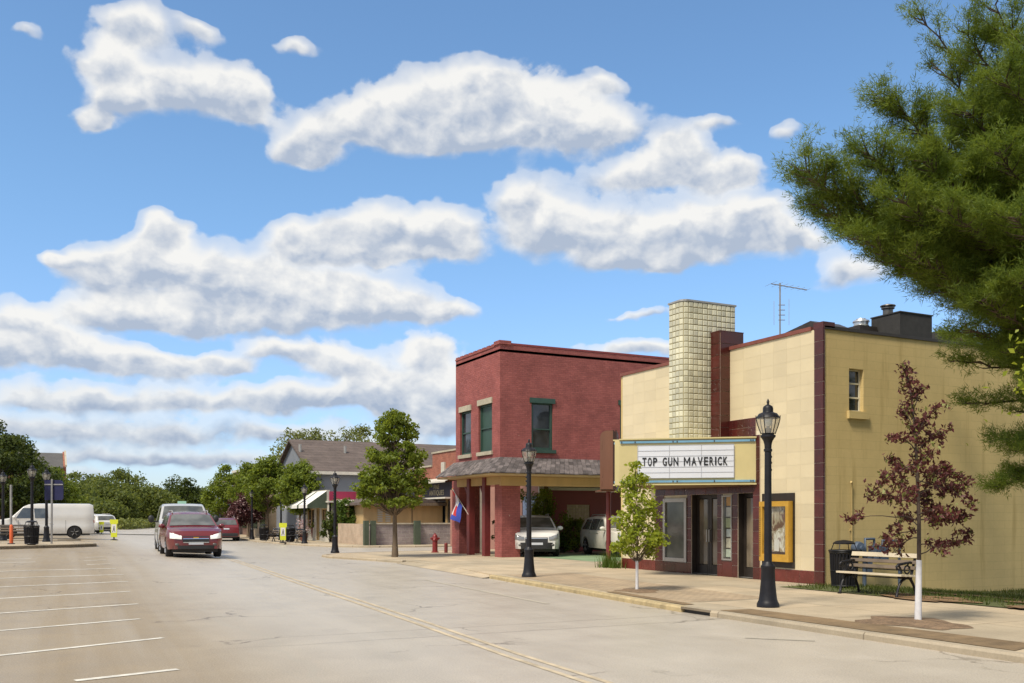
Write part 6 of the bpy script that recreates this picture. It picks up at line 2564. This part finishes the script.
# row of low shops in front of it
sh = thing("corner_shop", "pale one storey shop with a crimson side panel and a white striped awning", "building", (16.0, 58, 0))
mb = MB()
mb.holes((16.0, 57.0, 0), uY, nX, 6.6, 2.5, [(0.5, 0.85, 1.7, 2.05), (2.2, 0.05, 3.0, 2.1), (3.5, 0.85, 5.2, 2.05)], 0.15)
mb.build("wall", M['cream_wall'], sh, world=True)
mb = MB()
mb.box(16.16, 57.0, 0, 23, 61.5, 2.45)
mb.build("side_wall", P("shop_side_wall", (0.25, 0.22, 0.18), 0.85, var=0.2), sh, world=True)
for (a, b, c, d) in ((57.5, .85, 58.7, 2.05), (60.5, .85, 62.2, 2.05), (59.2, .05, 60.0, 2.1)):
    mb = MB()
    mb.box(16.1, a, b, 16.13, c, d)
    w = mb.build("window" if b > .5 else "door", M['glass'], sh, world=True)
    mb = MB()
    f_ = .06
    for q in ((a, b, a + f_, d), (c - f_, b, c, d), (a + f_, d - f_, c - f_, d), ((a + c) / 2 - .03, b, (a + c) / 2 + .03, d - f_)):
        mb.box(16.03, q[0], q[1], 16.09, q[2], q[3])
    mb.build("frame", M['tan_board'], w, world=True)
mb = MB()
q0, q1 = ony(319, 500, 56.95), ony(354, 500, 56.95)
mb.box(16.0, 56.9, ony(335, 503, 57).z, q1.x + .6, 57.0 - .003, ony(335, 491.5, 57).z)
mb.build("crimson_panel", M['magenta'], sh, world=True)
mb = MB()
mb.box(15.9, 56.85, 2.42, 23, 63.7, 2.52)
mb.build("roof_slab", M['white_trim'], sh, world=True)
mb = MB()
n_ = 14
for k in range(n_):
    ya, yb_ = 57.4 + k * 6.0 / n_, 57.4 + (k + 1) * 6.0 / n_
    mb.cur = k % 2 if k % 5 == 0 else 0
    mb.quad((15.98, ya, 3.15), (14.75, ya, 2.28), (14.75, yb_, 2.28), (15.98, yb_, 3.15))
    mb.quad((14.75, ya, 2.28), (14.75, ya, 2.08), (14.75, yb_, 2.08), (14.75, yb_, 2.28))
mb.cur = 1
mb.add([(15.98, 57.4, 3.15), (14.75, 57.4, 2.28), (14.75, 57.4, 2.08), (15.98, 57.4, 2.08)], [(0, 3, 2, 1)])
aw = mb.build("awning", None, sh, world=True, mats=[M['white_cloth'], M['post_green']])
mb = MB()
mb.box(15.97, 57.35, 2.5, 16.15, 63.5, 3.2)
mb.build("awning_board", M['cream_wall'], sh, world=True)
# patio lean-to between shop and wall
lt_ = thing("lean_to", "white roofed lean-to between the corner shop and the patio house", "shed", (17.0, 55, 0))
mb = MB()
mb.add([(16.3, 54.6, 2.30), (22, 54.6, 2.30), (22, 56.9, 2.60), (16.3, 56.9, 2.60), (16.3, 54.6, 2.20), (22, 54.6, 2.20), (22, 56.9, 2.50), (16.3, 56.9, 2.50)], [(0, 1, 2, 3), (7, 6, 5, 4), (0, 4, 5, 1), (3, 7, 4, 0)])
mb.build("roof", M['white_trim'], lt_, world=True)
for x in (16.45, 18.6, 20.8):
    MB().box(x, 54.7, 0, x + .12, 54.82, 2.22).build("post", M['tan_board'], lt_, world=True)
MB().box(16.4, 56.7, 0, 22, 56.84, 2.2).build("back_wall", M['dark'], lt_, world=True)
ub = atd(356, HOR, 54.8)
bb = MB().box(ub.x - .3, ub.y - .3, 0, ub.x + .3, ub.y + .3, 0.95).build("white_cabinet", M['white_trim'])
tag(bb, "small white cabinet standing by the lean-to next to the tan wall", "cabinet")
# further shops behind the street trees
for (x0, y0, y1, h, lb, col, tr) in (
    (15.6, 72.8, 79.6, 4.6, "tan flat roofed shop behind the purple trees", (0.34, 0.27, 0.19), 'stone_trim'),
    (16.2, 80.2, 90.0, 5.6, "brown brick shop behind the farthest street tree", (0.20, 0.12, 0.09), 'white_trim'),
    (17.5, 92.0, 108.0, 5.2, "grey blue shop, last of the street shops before the wood", (0.16, 0.19, 0.24), 'stone_trim')):
    t = thing("street_shop", lb, "building", (x0, y0, 0), 0, "shops behind the street trees")
    MB().box(x0, y0, -.3, x0 + 12, y1, h).build("wall", P("shop_wall", col, 0.85, var=0.15), t, world=True)
    MB().box(x0 - .1, y0 - .1, h, x0 + 12, y1 + .1, h + .2).build("cornice", M[tr], t, world=True)
    n_ = int((y1 - y0) / 2.6)
    for k in range(n_):
        a = y0 + .5 + k * (y1 - y0 - 1) / n_
        w = MB().box(x0 - .05, a, .6, x0 - .003, a + 1.7, 2.3).build("window", M['glass'], t, world=True)
        MB().box(x0 - .09, a - .08, 2.3, x0 - .004, a + 1.78, 2.42).build("lintel", M[tr], w, world=True)
    nq = MB()
    for k in range(n_):
        a = y0 + .8 + k * (y1 - y0 - 1) / n_
        if h > 4.5:
            w = MB().box(x0 - .04, a, 3.0, x0 - .003, a + .9, 4.0).build("window", M['glass'], t, world=True)
    MB().add([(x0 - 1.2, y0 + .3, 2.45), (x0 - 1.2, y1 - .3, 2.45), (x0, y1 - .3, 2.95), (x0, y0 + .3, 2.95), (x0 - 1.2, y0 + .3, 2.3), (x0 - 1.2, y1 - .3, 2.3)], [(0, 3, 2, 1), (4, 0, 1, 5)]).build("awning", M['tan_board'] if h < 5 else M['dark_brown'], t, world=True)

# street furniture of the far walk
for (px, py, lb) in ((264, 540.5, "black litter bin on the far walk under the street trees near the purple trees"), (290, 542.0, "black litter bin on the far walk between the crossing sign and the striped awning")):
    p = gp(px, py)
    c = copy_tree(bin_p)
    c.location = p
    c.rotation_euler = (0, 0, 1.0)
    c.scale = (1.05, 1.05, 1.05)
    c['label'] = lb


def crossing_sign(label, loc, rz, s=1.0):
    t = thing("crossing_sign", label, "road sign", loc, rz, "yellow-green crossing signs")
    mb = MB()
    mb.box(-0.16, -0.02, 0.16, 0.16, 0.02, 0.90)
    mb.box(-0.21, -0.022, 0.901, 0.21, 0.022, 1.12)
    mb.build("panel", M['lime'], t)
    mb = MB()
    mb.box(-0.125, -0.026, 0.40, 0.125, -0.0205, 0.86)
    mb.build("message_plate", M['sign_white'], t)
    mb = MB()
    # walking figure
    mb.ball((0.01, -0.028, 0.74), (0.028, 0.004, 0.028), 10, 5)
    mb.extr([(-0.03, .58), (.035, .58), (.03, .70), (-.02, .70)], (0, -0.027, 0), (1, 0, 0), (0, 0, 1), (0, -0.004, 0))
    mb.extr([(-0.03, .58), (0.0, .58), (-.05, .45), (-.08, .45)], (0, -0.0272, 0), (1, 0, 0), (0, 0, 1), (0, -0.004, 0))
    mb.extr([(0.005, .58), (.035, .58), (.075, .45), (.045, .45)], (0, -0.0272, 0), (1, 0, 0), (0, 0, 1), (0, -0.004, 0))
    mb.build("walker_symbol", M['letter'], t)
    mb = MB()
    mb.lathe([(0.20, 0.0), (0.20, 0.03), (0.10, 0.06)], (0, 0, 0), 14)
    mb.tube([(0, 0, .05), (0, 0, .17)], 0.04, 8)
    mb.build("foot", M['plastic'], t)
    t.scale = (s, s, s)
    return t


cs = left_ground(114, 58.0)
crossing_sign("yellow-green crossing sign standing in the road between the white van and the red SUVs", cs, -0.35, 1.13)
cs = left_ground(101.5, 80.0)
crossing_sign("faint small crossing sign beside the white minivan", cs, -0.35, 0.95)
cs = gp(283, 543)
crossing_sign("yellow-green crossing sign at the far kerb beside a black bin", cs, -0.3, 1.05)
# planters and a small table at the shop
for (px, py, w, h, lb, mt) in ((317, 545.5, .85, .85, "brown planter tub in front of the pale corner shop", 'terracotta'),):
    p = gp(px, 540.5)
    t = thing("planter", lb, "planter", p)
    MB().lathe([(w * .38, 0), (w * .48, h * .9), (w * .5, h)], (0, 0, 0), 16).build("tub", M[mt], t, 40)
    pts = npr.normal(0, 1, size=(260, 3)) * np.array([.2, .2, .12]) + np.array([0, 0, h + .12])
    leaves("plants", pts, .12, M['leaf_young'], t)
for (px, py, lb) in ((273.5, 541.5, "dark wrought bench on the far walk between bin and yellow crossing sign"), (297, 542.5, "dark bench in front of the pale shop between bin and lamp")):
    p = gp(px, py)
    make_bench(lb, p, R(4), M['black'], 1.5)
# flower heads by the shop
p = gp(296, 541.0)
t = thing("flower_pot", "pot of pale flowers before the pale shop window", "planter", (p.x + .5, p.y, 0))
MB().lathe([(.2, 0), (.27, .5)], (0, 0, 0), 14).build("pot", M['terracotta'], t)
leaves("blossom", npr.normal(0, 1, size=(260, 3)) * np.array([.22, .22, .3]) + np.array([0, 0, 1.0]), .13, M['flower'], t)
MB().tube([(0, 0, .4), (0, 0, 1.0)], .03, 5).build("stem", M['bark'], t)

# ================================================================== the left corner
rbz = left_ground(45, 92)
bh_ = thing("brick_house", "red brick building with a dark slate gable roof behind the dark trees", "building", (rbz.x, rbz.y, rbz.z), 0)
# its gable end faces the street on the right
ge = left_ground(66.5, 92) - bh_.location
D_ = 92 / F
Hr = (HOR - 450.5) * D_ + CZ - bh_.location.z
He = (HOR - 466) * D_ + CZ - bh_.location.z
xg = ge.x
mb = MB()
mb.box(xg - 9, -0.0, -.2, xg, 7.0, He)
mb.extr([(0, He), (7.0, He), (3.5, Hr + .15)], (xg - 0.25, 0, 0), (0, 1, 0), (0, 0, 1), (0.25, 0, 0))
mb.build("wall", M['old_brick'], bh_)
mb = MB()
for sg in (0, 1):
    ya, yb_ = (-0.3, 3.5) if sg == 0 else (7.3, 3.5)
    a = [(xg - 9.3, ya, He - .12), (xg - .26, ya, He - .12), (xg - .26, yb_, Hr), (xg - 9.3, yb_, Hr)]
    mb.add(a + [(p[0], p[1], p[2] - .15) for p in a], [(0, 1, 2, 3), (4, 5, 1, 0), (7, 6, 5, 4), (1, 5, 6, 2)] if sg == 0 else [(3, 2, 1, 0), (0, 1, 5, 4), (4, 5, 6, 7), (2, 6, 5, 1)])
mb.build("roof", M['slate'], bh_)
mb = MB()
mb.extr([(-.2, He - .05), (-.2, He + .12), (3.5, Hr + .27), (7.2, He + .12), (7.2, He - .05), (3.5, Hr + .1)], (xg - 0.10, 0, 0), (0, 1, 0), (0, 0, 1), (0.16, 0, 0))
mb.build("gable_parapet", M['stone_trim'], bh_)
for k in range(3):
    w = MB().box(xg - 6.6 + k * 2.2, -0.05, He - 3.2, xg - 5.5 + k * 2.2, -.003, He - 1.4).build("window", M['glass'], bh_)
    MB().box(xg - 6.7 + k * 2.2, -0.10, He - 3.32, xg - 5.4 + k * 2.2, -.004, He - 3.2).build("sill", M['stone_trim'], w)
# blue sign on its grey pole
sp_ = gr(49, 549.0)
sp_ = left_ground(49.5, 41.5)
sp_.z += 0.12
bsn = thing("blue_sign", "dark blue board mounted on a grey pole, seen from behind", "sign", sp_, -TH)
m_ = 41.5 / F
zt = (HOR - 479) * m_ + CZ - sp_.z
MB().tube([(0.09, 0, 0), (0.11, 0, zt)], 0.045, 8).build("pole", M['galv'], bsn)
z0, z1 = (HOR - 500) * m_ + CZ - sp_.z, (HOR - 480) * m_ + CZ - sp_.z
xa, xb = -5.0 * m_, 13.0 * m_
xa = -5.5 * m_
r_ = .16
poly = [(xa, z0), (xb - r_ * .4, z0), (xb, z0 + r_ * .4), (xb, z1 - r_), (xb - r_ * .3, z1 - r_ * .3), (xb - r_, z1), (xa, z1)]
MB().extr(poly, (0, 0.05, 0), (1, 0, 0), (0, 0, 1), (0, 0.05, 0)).build("board", M['blue_sign'], bsn)
MB().box(xa, .02, z1 - .22, xb, .049, z1 - .17).build("bracket", M['galv'], bsn)
# pale post and orange cone post
p = left_ground(11, 43)
p.z += .12
po = MB().tube([tuple(p), (p.x, p.y, p.z + 2.62)], 0.05, 8).build("sign_post", M['galv'])
tag(po, "plain pale grey post rising behind the orange marker post", "post")
p = left_ground(11.3, 40.5)
p.z += .12
om = thing("marker_post", "orange plastic marker post on the left corner walk", "marker post", p)
MB().lathe([(.085, 0), (.085, .05), (.075, .06), (.070, .78), (.05, .82), (.02, .84)], (0, 0, 0), 12).build("tube", M['orange'], om, 40)
MB().lathe([(.15, 0), (.15, .03), (.09, .05)], (0, 0, 0), 14).build("foot", M['plastic'], om)
p = left_ground(31.5, 39.6)
p.z += .12
c = copy_tree(bin_p)
c.location = p
c['label'] = "round black litter bin on the corner walk beside the dark bench and blue sign"
p = left_ground(11, 42)
p.z += .12
make_bench("dark board bench on the corner walk in front of the van's bonnet", p, R(88), P("dark_bench_board", (0.09, 0.075, 0.06), .6), 1.55)

# ================================================================== vehicles


def lerp_prof(prof, x):
    """height of a profile listed from nose to tail"""
    for (x1, z1), (x0, z0) in zip(prof[:-1], prof[1:]):
        if x0 <= x <= x1:
            if x1 - x0 < 1e-6:
                return max(z0, z1)
            return z0 + (z1 - z0) * (x - x0) / (x1 - x0)
    return prof[0][1] if x > prof[0][0] else prof[-1][1]


def make_car(name, label, cat, loc, rz, paint, L=4.7, W=1.85, top=None, belt=1.02, wheel=(1.42, -1.36), wr=0.36, sill=0.30, roof_in=0.78,
             ws=None, rw=None, sidewin=None, grille='bar', rails=True, s=1.0, rim='rim', lower=True, lights=True, tow=False, group=None, hoodz=0.95, beam=False, badge=False, lit=False, clad=0.44):
    t = thing(name, label, cat, loc, rz, group)
    t.scale = (s, s, s)
    hw = W / 2
    xf, xr = top[0][0], top[-1][0]
    zroof = max(z for _, z in top)

    def plan(x):
        """half width factor along the length"""
        f = 1.0
        if x > xf - 0.75:
            q = (x - (xf - 0.75)) / 0.75
            f -= 0.24 * q ** 2.6
        if x < xr + 0.6:
            q = (xr + 0.6 - x) / 0.6
            f -= 0.14 * q ** 2.4
        return f

    def wat(x, z):
        b = hw * plan(x)
        if z < belt:
            q = (z - 0.62) / 0.45
            return b * (1 - 0.045 * q * q) if z > .62 else b * (1 - 0.05 * ((0.62 - z) / 0.35) ** 2)
        q = (z - belt) / (zroof - belt)
        return b * 0.965 * (1 - q) + b * roof_in * q

    def zbot(x):
        z = sill
        if x > xf - 0.25:
            z = sill + 0.02
        for wx in wheel:
            d = abs(x - wx)
            R_ = wr + 0.055
            if d < R_:
                z = max(z, wr + math.sqrt(R_ * R_ - d * d) * 0.985)
        return z
    xs = set()
    x = xr
    while x < xf:
        xs.add(round(x, 4))
        x += 0.09
    xs |= {round(q[0], 4) for q in top}
    for wx in wheel:
        for k in range(13):
            a = math.pi * k / 12
            xs.add(round(wx + (wr + 0.0545) * math.cos(a), 4))
        xs |= {round(wx + wr + 0.0552, 4), round(wx - wr - 0.0552, 4)}
    xs = sorted(q for q in xs if xr <= q <= xf)
    rows = []
    for x in xs:
        zt = lerp_prof(top, x)
        zb = min(zbot(x), zt - 0.1)
        lv = [zb, zb + (belt * .62 - zb) * .35 if zb < belt * .6 else zb + .01, 0.62, 0.80, belt - 0.06, belt + 0.02, belt + (zroof - belt) * .35, belt + (zroof - belt) * .7, zroof - 0.05]
        side = []
        cap = zt - 0.045
        prev = -1
        for z in lv:
            z = min(max(z, zb), cap)
            z = max(z, prev)
            prev = z
            side.append((wat(x, z), z))
        w = side[-1][0]
        side.append((w - 0.022, zt - 0.014))
        side.append((w - 0.09, zt + 0.004))
        side.append((w * 0.5, zt + 0.018))
        row = [(x, -a, b) for a, b in side] + [(x, 0, zt + 0.022)] + [(x, a, b) for a, b in reversed(side)]
        rows.append(row)
    mb = MB()
    k = len(rows[0])
    vs = [p for r in rows for p in r]
    fs = []
    for i in range(len(rows) - 1):
        for j in range(k - 1):
            fs.append((i * k + j, i * k + j + 1, (i + 1) * k + j + 1, (i + 1) * k + j))
        fs.append((i * k + k - 1, i * k, (i + 1) * k, (i + 1) * k + k - 1))
    fs.append(tuple(range(k))[::-1])
    fs.append(tuple((len(rows) - 1) * k + j for j in range(k)))
    mb.add(vs, fs)
    mb.build("body", paint, t, 35)
    # dark underside and arches
    mb = MB()
    mb.box(xr + 0.25, -hw * .80, 0.20, xf - 0.30, hw * .80, sill + 0.55)
    mb.build("underbody", M['plastic'], t)
    # glazing: windscreen and rear window follow the body surface
    def pane(xa, xb, inset, nm, n=6, off=0.012):
        mb = MB()

        def fn(u, v):
            x = xa + (xb - xa) * v
            zt = lerp_prof(top, x)
            w = wat(x, zt - .05) - inset
            y = (u * 2 - 1) * w
            bow = 0.022 * (1 - (u * 2 - 1) ** 2)
            dx = off if xa > xb else -off
            return (x + dx * .6, y, zt + 0.004 + bow * 0.8 + off)
        mb.grid(fn, 8, n)
        return mb.build(nm, M['car_glass'], t, 180)
    if ws:
        pane(ws[0], ws[1], 0.10, "windscreen")
    if rw:
        pane(rw[0], rw[1], 0.13, "rear_window")
    for sg in (-1, 1):
        for (xa0, xb0, xa1, xb1, za, zb_) in (sidewin or []):
            mb = MB()

            def fn(u, v):
                z = za + (zb_ - za) * v
                xA = xa0 + (xa1 - xa0) * v
                xB = xb0 + (xb1 - xb0) * v
                x = xA + (xB - xA) * u
                return (x, sg * (wat(x, z) + 0.008), z)
            mb.grid(fn, 5, 4)
            mb.build("side_window", M['car_glass'], t, 180)
    # wheels
    for wx in wheel:
        for sg in (-1, 1):
            yy = sg * (hw - 0.13)
            mb = MB()
            mb.lathe([(wr * .62, -0.115), (wr * .93, -0.115), (wr, -0.08), (wr, 0.08), (wr * .93, 0.115), (wr * .62, 0.115)], (wx, yy, wr), 24, axis='Y')
            w = mb.build("wheel", M['tyre'], t, 40)
            mb = MB()
            mb.lathe([(wr * .64, -0.02), (wr * .62, 0.02), (wr * .15, 0.03)], (wx, yy + sg * 0.08, wr), 24, axis='Y')
            for q in range(5):
                a = 2 * math.pi * q / 5 + .3
                mb.tube([(wx + .05 * math.cos(a), yy + sg * .118, wr + .05 * math.sin(a)), (wx + wr * .6 * math.cos(a), yy + sg * .118, wr + wr * .6 * math.sin(a))], 0.032, 6)
            mb.build("rim", M[rim], w, 40)
    # mirrors
    mx = (ws[0] - 0.16) if ws else xf - 1.3
    for sg in (-1, 1):
        mb = MB()
        ex = 0.16 if not tow else 0.30
        yb = sg * (wat(mx, belt + .1) + ex * .6)
        mb.ball((mx, yb + sg * ex * .35, belt + 0.12 + (.06 if tow else 0)), (0.07, 0.12, 0.085 if not tow else 0.15), 10, 6)
        mb.tube([(mx, sg * wat(mx, belt + .1) * .97, belt + .07), (mx, yb + sg * ex * .3, belt + .09)], 0.03, 6)
        mb.build("mirror", M['plastic'] if tow else paint, t, 60)
    zh = hoodz
    # front
    def front(y, z, inset=0.0):
        """x of the nose skin at height z, across y"""
        for x in reversed(xs):
            if lerp_prof(top, x) - 0.05 >= z and wat(x, z) >= abs(y):
                return x + inset
        return xf - 0.4

    def front_s(y, z):
        lo, hi = xf - 1.2, xf
        for _ in range(24):
            m_ = (lo + hi) / 2
            if lerp_prof(top, m_) - 0.04 >= z and wat(m_, z) >= abs(y):
                lo = m_
            else:
                hi = m_
        return lo

    def fpatch(y0, y1, z0, z1, nm, mat, off=0.02, n=8, par=t):
        mb = MB()

        def fn(u, v):
            y = y0 + (y1 - y0) * u
            z = z0 + (z1 - z0) * v
            x = front_s(y, z) + off
            return (x, y, z)
        mb.grid(fn, n, 3)
        def fn2(u, v):
            p = fn(1 - u, v)
            return (p[0] - 0.05, p[1], p[2])
        mb.grid(fn2, n, 3)
        return mb.build(nm, mat, par, 60)
    if lights:
        for sg in (-1, 1):
            mb = MB()

            def hl(u, v):
                y = sg * hw * (.50 + .40 * u)
                z = zh - .275 + (.12 + .08 * u) * v + .03 * u
                return (front_s(y, z) + .034, y, z)
            mb.grid(hl if sg > 0 else (lambda u, v: hl(1 - u, v)), 8, 4)
            mb.build("headlight", M['lit'] if lit else M['lens_grey'], t, 180)
            mb = MB()
            mb.ball((front(sg * hw * .66, .45) - .01, sg * hw * .66, 0.47), (0.03, 0.08, 0.05), 10, 5)
            mb.build("fog_lamp", M['lens'] if not lower else M['dark_rim'], t, 180)
    g = fpatch(-hw * .46, hw * .46, zh - .38, zh - .10, "grille", M['plastic'], 0.018)
    if grille == 'bar':
        fpatch(-hw * .46, hw * .46, zh - .245, zh - .205, "grille_bar", paint, 0.032, par=g)
        for (za, zb2) in ((zh - .125, zh - .105), (zh - .395, zh - .375), (zh - .265, zh - .247)):
            fpatch(-hw * .45, hw * .45, za, zb2, "chrome_strip", M['chrome'], 0.036, par=g)
    else:
        fpatch(-hw * .44, hw * .44, zh - .225, zh - .195, "chrome_strip", M['chrome'], 0.034, par=g)
    if badge:
        mb = MB()
        xx = front(0, zh - .22) + .045
        mb.box(xx - .02, -.085, zh - .245, xx + .01, .085, zh - .205)
        mb.build("emblem", M['gold'] if badge == 'gold' else M['chrome'], g)
    if lower:
        fpatch(-hw * .80, hw * .80, sill + 0.02, clad, "lower_bumper", M['plastic'], 0.016)
        fpatch(-hw * .26, hw * .26, .47, .56, "number_plate", M['plate'], 0.03) if grille != 'none' else None
    # rear
    def rear(y, z):
        for x in xs:
            if lerp_prof(top, x) - 0.05 >= z and wat(x, z) >= abs(y):
                return x
        return xr + .4

    def rpatch(y0, y1, z0, z1, nm, mat, off=0.02, n=6):
        mb = MB()
        fn = lambda u, v: (rear(y0 + (y1 - y0) * u, z0 + (z1 - z0) * v) - off, y0 + (y1 - y0) * u, z0 + (z1 - z0) * v)
        mb.grid(lambda u, v: fn(1 - u, v), n, 3)
        mb.grid(lambda u, v: (fn(u, v)[0] + .05, fn(u, v)[1], fn(u, v)[2]), n, 3)
        return mb.build(nm, mat, t, 60)
    for sg in (-1, 1):
        rpatch(sg * hw * .56, sg * hw * .86, 0.92, 1.08, "tail_light", M['tail'], 0.02) if sg > 0 else rpatch(-hw * .86, -hw * .56, 0.92, 1.08, "tail_light", M['tail'], 0.02)
    rpatch(-hw * .78, hw * .78, sill + .05, 0.58, "rear_bumper", M['plastic'], 0.02)
    rpatch(-hw * .20, hw * .20, .80, .92, "number_plate", M['plate'], 0.025)
    # door seams and handles
    for sg in (-1, 1):
        for dx_ in ((wheel[0] - .50), (wheel[0] - 1.45), (wheel[1] + .48)):
            mb = MB()
            mb.grid(lambda u, v: (dx_ + (u - .5) * .012, sg * (wat(dx_, .42 + v * (belt - .46)) + .0035), .42 + v * (belt - .46)), 1, 6)
            mb.build("door_seam", M['dark'], t)
        for dx_ in ((wheel[0] - 1.33), (wheel[0] - 2.2)):
            mb = MB()
            mb.tube([(dx_ - .09, sg * (wat(dx_, .93) + .025), .93), (dx_ + .09, sg * (wat(dx_, .93) + .025), .93)], 0.015, 6)
            mb.build("door_handle", paint, t)
    if rails:
        for sg in (-1, 1):
            mb = MB()
            yy = sg * hw * (roof_in - .08)
            mb.tube([(.25, yy, zroof - .03), (.15, yy, zroof + .055), (xr + 1.0, yy, zroof + .04), (xr + .85, yy, zroof - .05)], 0.022, 6)
            mb.build("roof_rail", M['alu'], t, 60)
    if beam:
        mb = MB()
        mb.box(-.25, -.16, zroof + .02, .1, .16, zroof + .13)
        mb.build("roof_light", M['teal_light'], t)
    return t


suv = dict(L=4.7, W=1.88, top=[(2.36, .60), (2.34, .78), (2.24, .92), (1.95, 1.00), (1.20, 1.07), (0.38, 1.50), (0.05, 1.575), (-.7, 1.60), (-1.6, 1.55), (-1.95, 1.47), (-2.20, 1.08), (-2.33, .94), (-2.36, .58)], belt=0.98, wr=0.35, hoodz=0.93, roof_in=0.73,
           ws=(1.14, 0.40), rw=(-2.19, -1.97), sidewin=[(0.0, .94, 0.06, .33, 1.02, 1.46), (-.95, -.06, -.93, 0.0, 1.02, 1.47), (-1.85, -1.02, -1.62, -1.0, 1.04, 1.45)])


def facing(px, d, ang):
    """place on the roadway at depth d under a sight column"""
    p = left_ground(px, d)
    return p


road_dir = math.atan2(0.065, 1)
# oncoming red SUV
p = gr(189, 557.0)
p = left_ground(189.5, 35.6)
make_car("suv", "red SUV with its headlights lit, coming on in front of the silver truck", "SUV", p, R(-90) - road_dir + 0.02, M['red_paint'], **suv, grille='bar', s=1.02, badge='gold', lit=True)
# silver pickup-like vehicle close behind it
p = left_ground(182.0, 41.5)
truck = dict(L=5.4, W=2.0, top=[(2.75, .62), (2.73, .98), (2.60, 1.14), (2.2, 1.22), (1.50, 1.28), (.85, 1.83), (.45, 1.92), (-.8, 1.92), (-1.9, 1.88), (-2.35, 1.75), (-2.55, 1.25), (-2.68, 1.1), (-2.70, .6)],
             ws=(1.45, .87), rw=(-2.53, -2.37), belt=1.14, wheel=(1.75, -1.6), wr=.40, sidewin=[(.3, 1.2, .36, .72, 1.22, 1.76), (-.8, .22, -.78, .28, 1.22, 1.77)], hoodz=1.12)
make_car("work_truck", "tall silver vehicle with tow mirrors and a pale roof light behind the oncoming red SUV", "truck", p, R(-90) - road_dir - 0.01, M['silver_paint'], **truck, tow=True, beam=True, grille='bar', rails=False, s=1.06)
# red SUV driving away
p = gr(224, 540.5)
make_car("suv", "deep red SUV driving away near the far kerb, seen from behind", "SUV", p, R(90) - 0.10, M['deep_red_paint'], **suv, s=0.98)
# white SUV parked nose out by the brick pier
p = ony(534, 556, 33.0)
p = Vector((17.28, 34.6, 0))
a0 = gp(533, 556.3)
suv2 = dict(suv)
make_car("suv", "white SUV with black lower bumper parked nose out by the brick pier", "SUV", (a0.x + 0.66, a0.y + 1.25, 0), R(-90 - 26.6 + 2), M['white_paint'], **suv2, grille='one', s=0.99, clad=0.56, rim='dark_rim')
# pale SUV parked side on by the pole sign
fw_ = Vector((-.207, -.978, 0)).normalized()
rt_ = Vector((fw_.y, -fw_.x, 0))
mid = gp(611.5, 557.0) - fw_ * 1.42 - rt_ * 0.81
make_car("suv", "champagne white SUV parked half side on behind the sapling and pole sign", "SUV", (mid.x, mid.y, 0), math.atan2(fw_.y, fw_.x), M['champagne_paint'], **suv, grille='one', s=0.98)
# white panel van on the left side street
van = dict(L=5.6, W=2.0, top=[(2.80, .60), (2.79, .88), (2.66, 1.04), (2.3, 1.12), (1.72, 1.22), (1.02, 1.90), (.75, 2.02), (0.2, 2.08), (-2.55, 2.08), (-2.74, 2.0), (-2.80, 1.2), (-2.80, .6)],
           ws=(1.66, 1.06), rw=(-2.785, -2.75), belt=1.16, wheel=(1.78, -1.70), wr=.37, roof_in=.86, sidewin=[(.55, 1.42, .62, 1.05, 1.22, 1.82), (-.28, .42, -.26, .47, 1.22, 1.80)], hoodz=1.0)
p = left_ground(42.5, 57.0)
make_car("panel_van", "white panel van with a windowless side stopped on the side street behind the blue sign", "van", p, R(180) + 0.02, M['white_paint'], **van, grille='one', rails=False, rim='dark_rim', s=1.0)
# white minivan farther back
p = left_ground(95.5, 84)
make_car("minivan", "small white minivan seen from behind, just past the panel van's tail", "minivan", p, R(90) + 0.35, M['white_paint'], **suv, s=1.05)
# wheel stop behind the white SUV
ws_ = MB().box(18.3, 35.6, 0, 19.9, 35.82, 0.2).build("parking_block", M['kerb'])
tag(ws_, "low concrete parking block on the lot between the two pale SUVs", "parking block")
# utility poles far off
for (px, d, h, lb) in ((172, 190, 9.6, "thin far utility pole above the upright trees"), (96, 170, 8.6, "faint utility pole over the broad tree of the far wood")):
    p = left_ground(px, d)
    t = thing("utility_pole", lb, "utility pole", p)
    MB().tube([(0, 0, 0), (0, 0, h)], [.16, .11], 8).build("pole", M['bark_dark'], t)
    MB().box(-1.0, -.06, h - .7, 1.0, .06, h - .55).build("crossarm", M['bark_dark'], t)
bpy.context.view_layer.update()
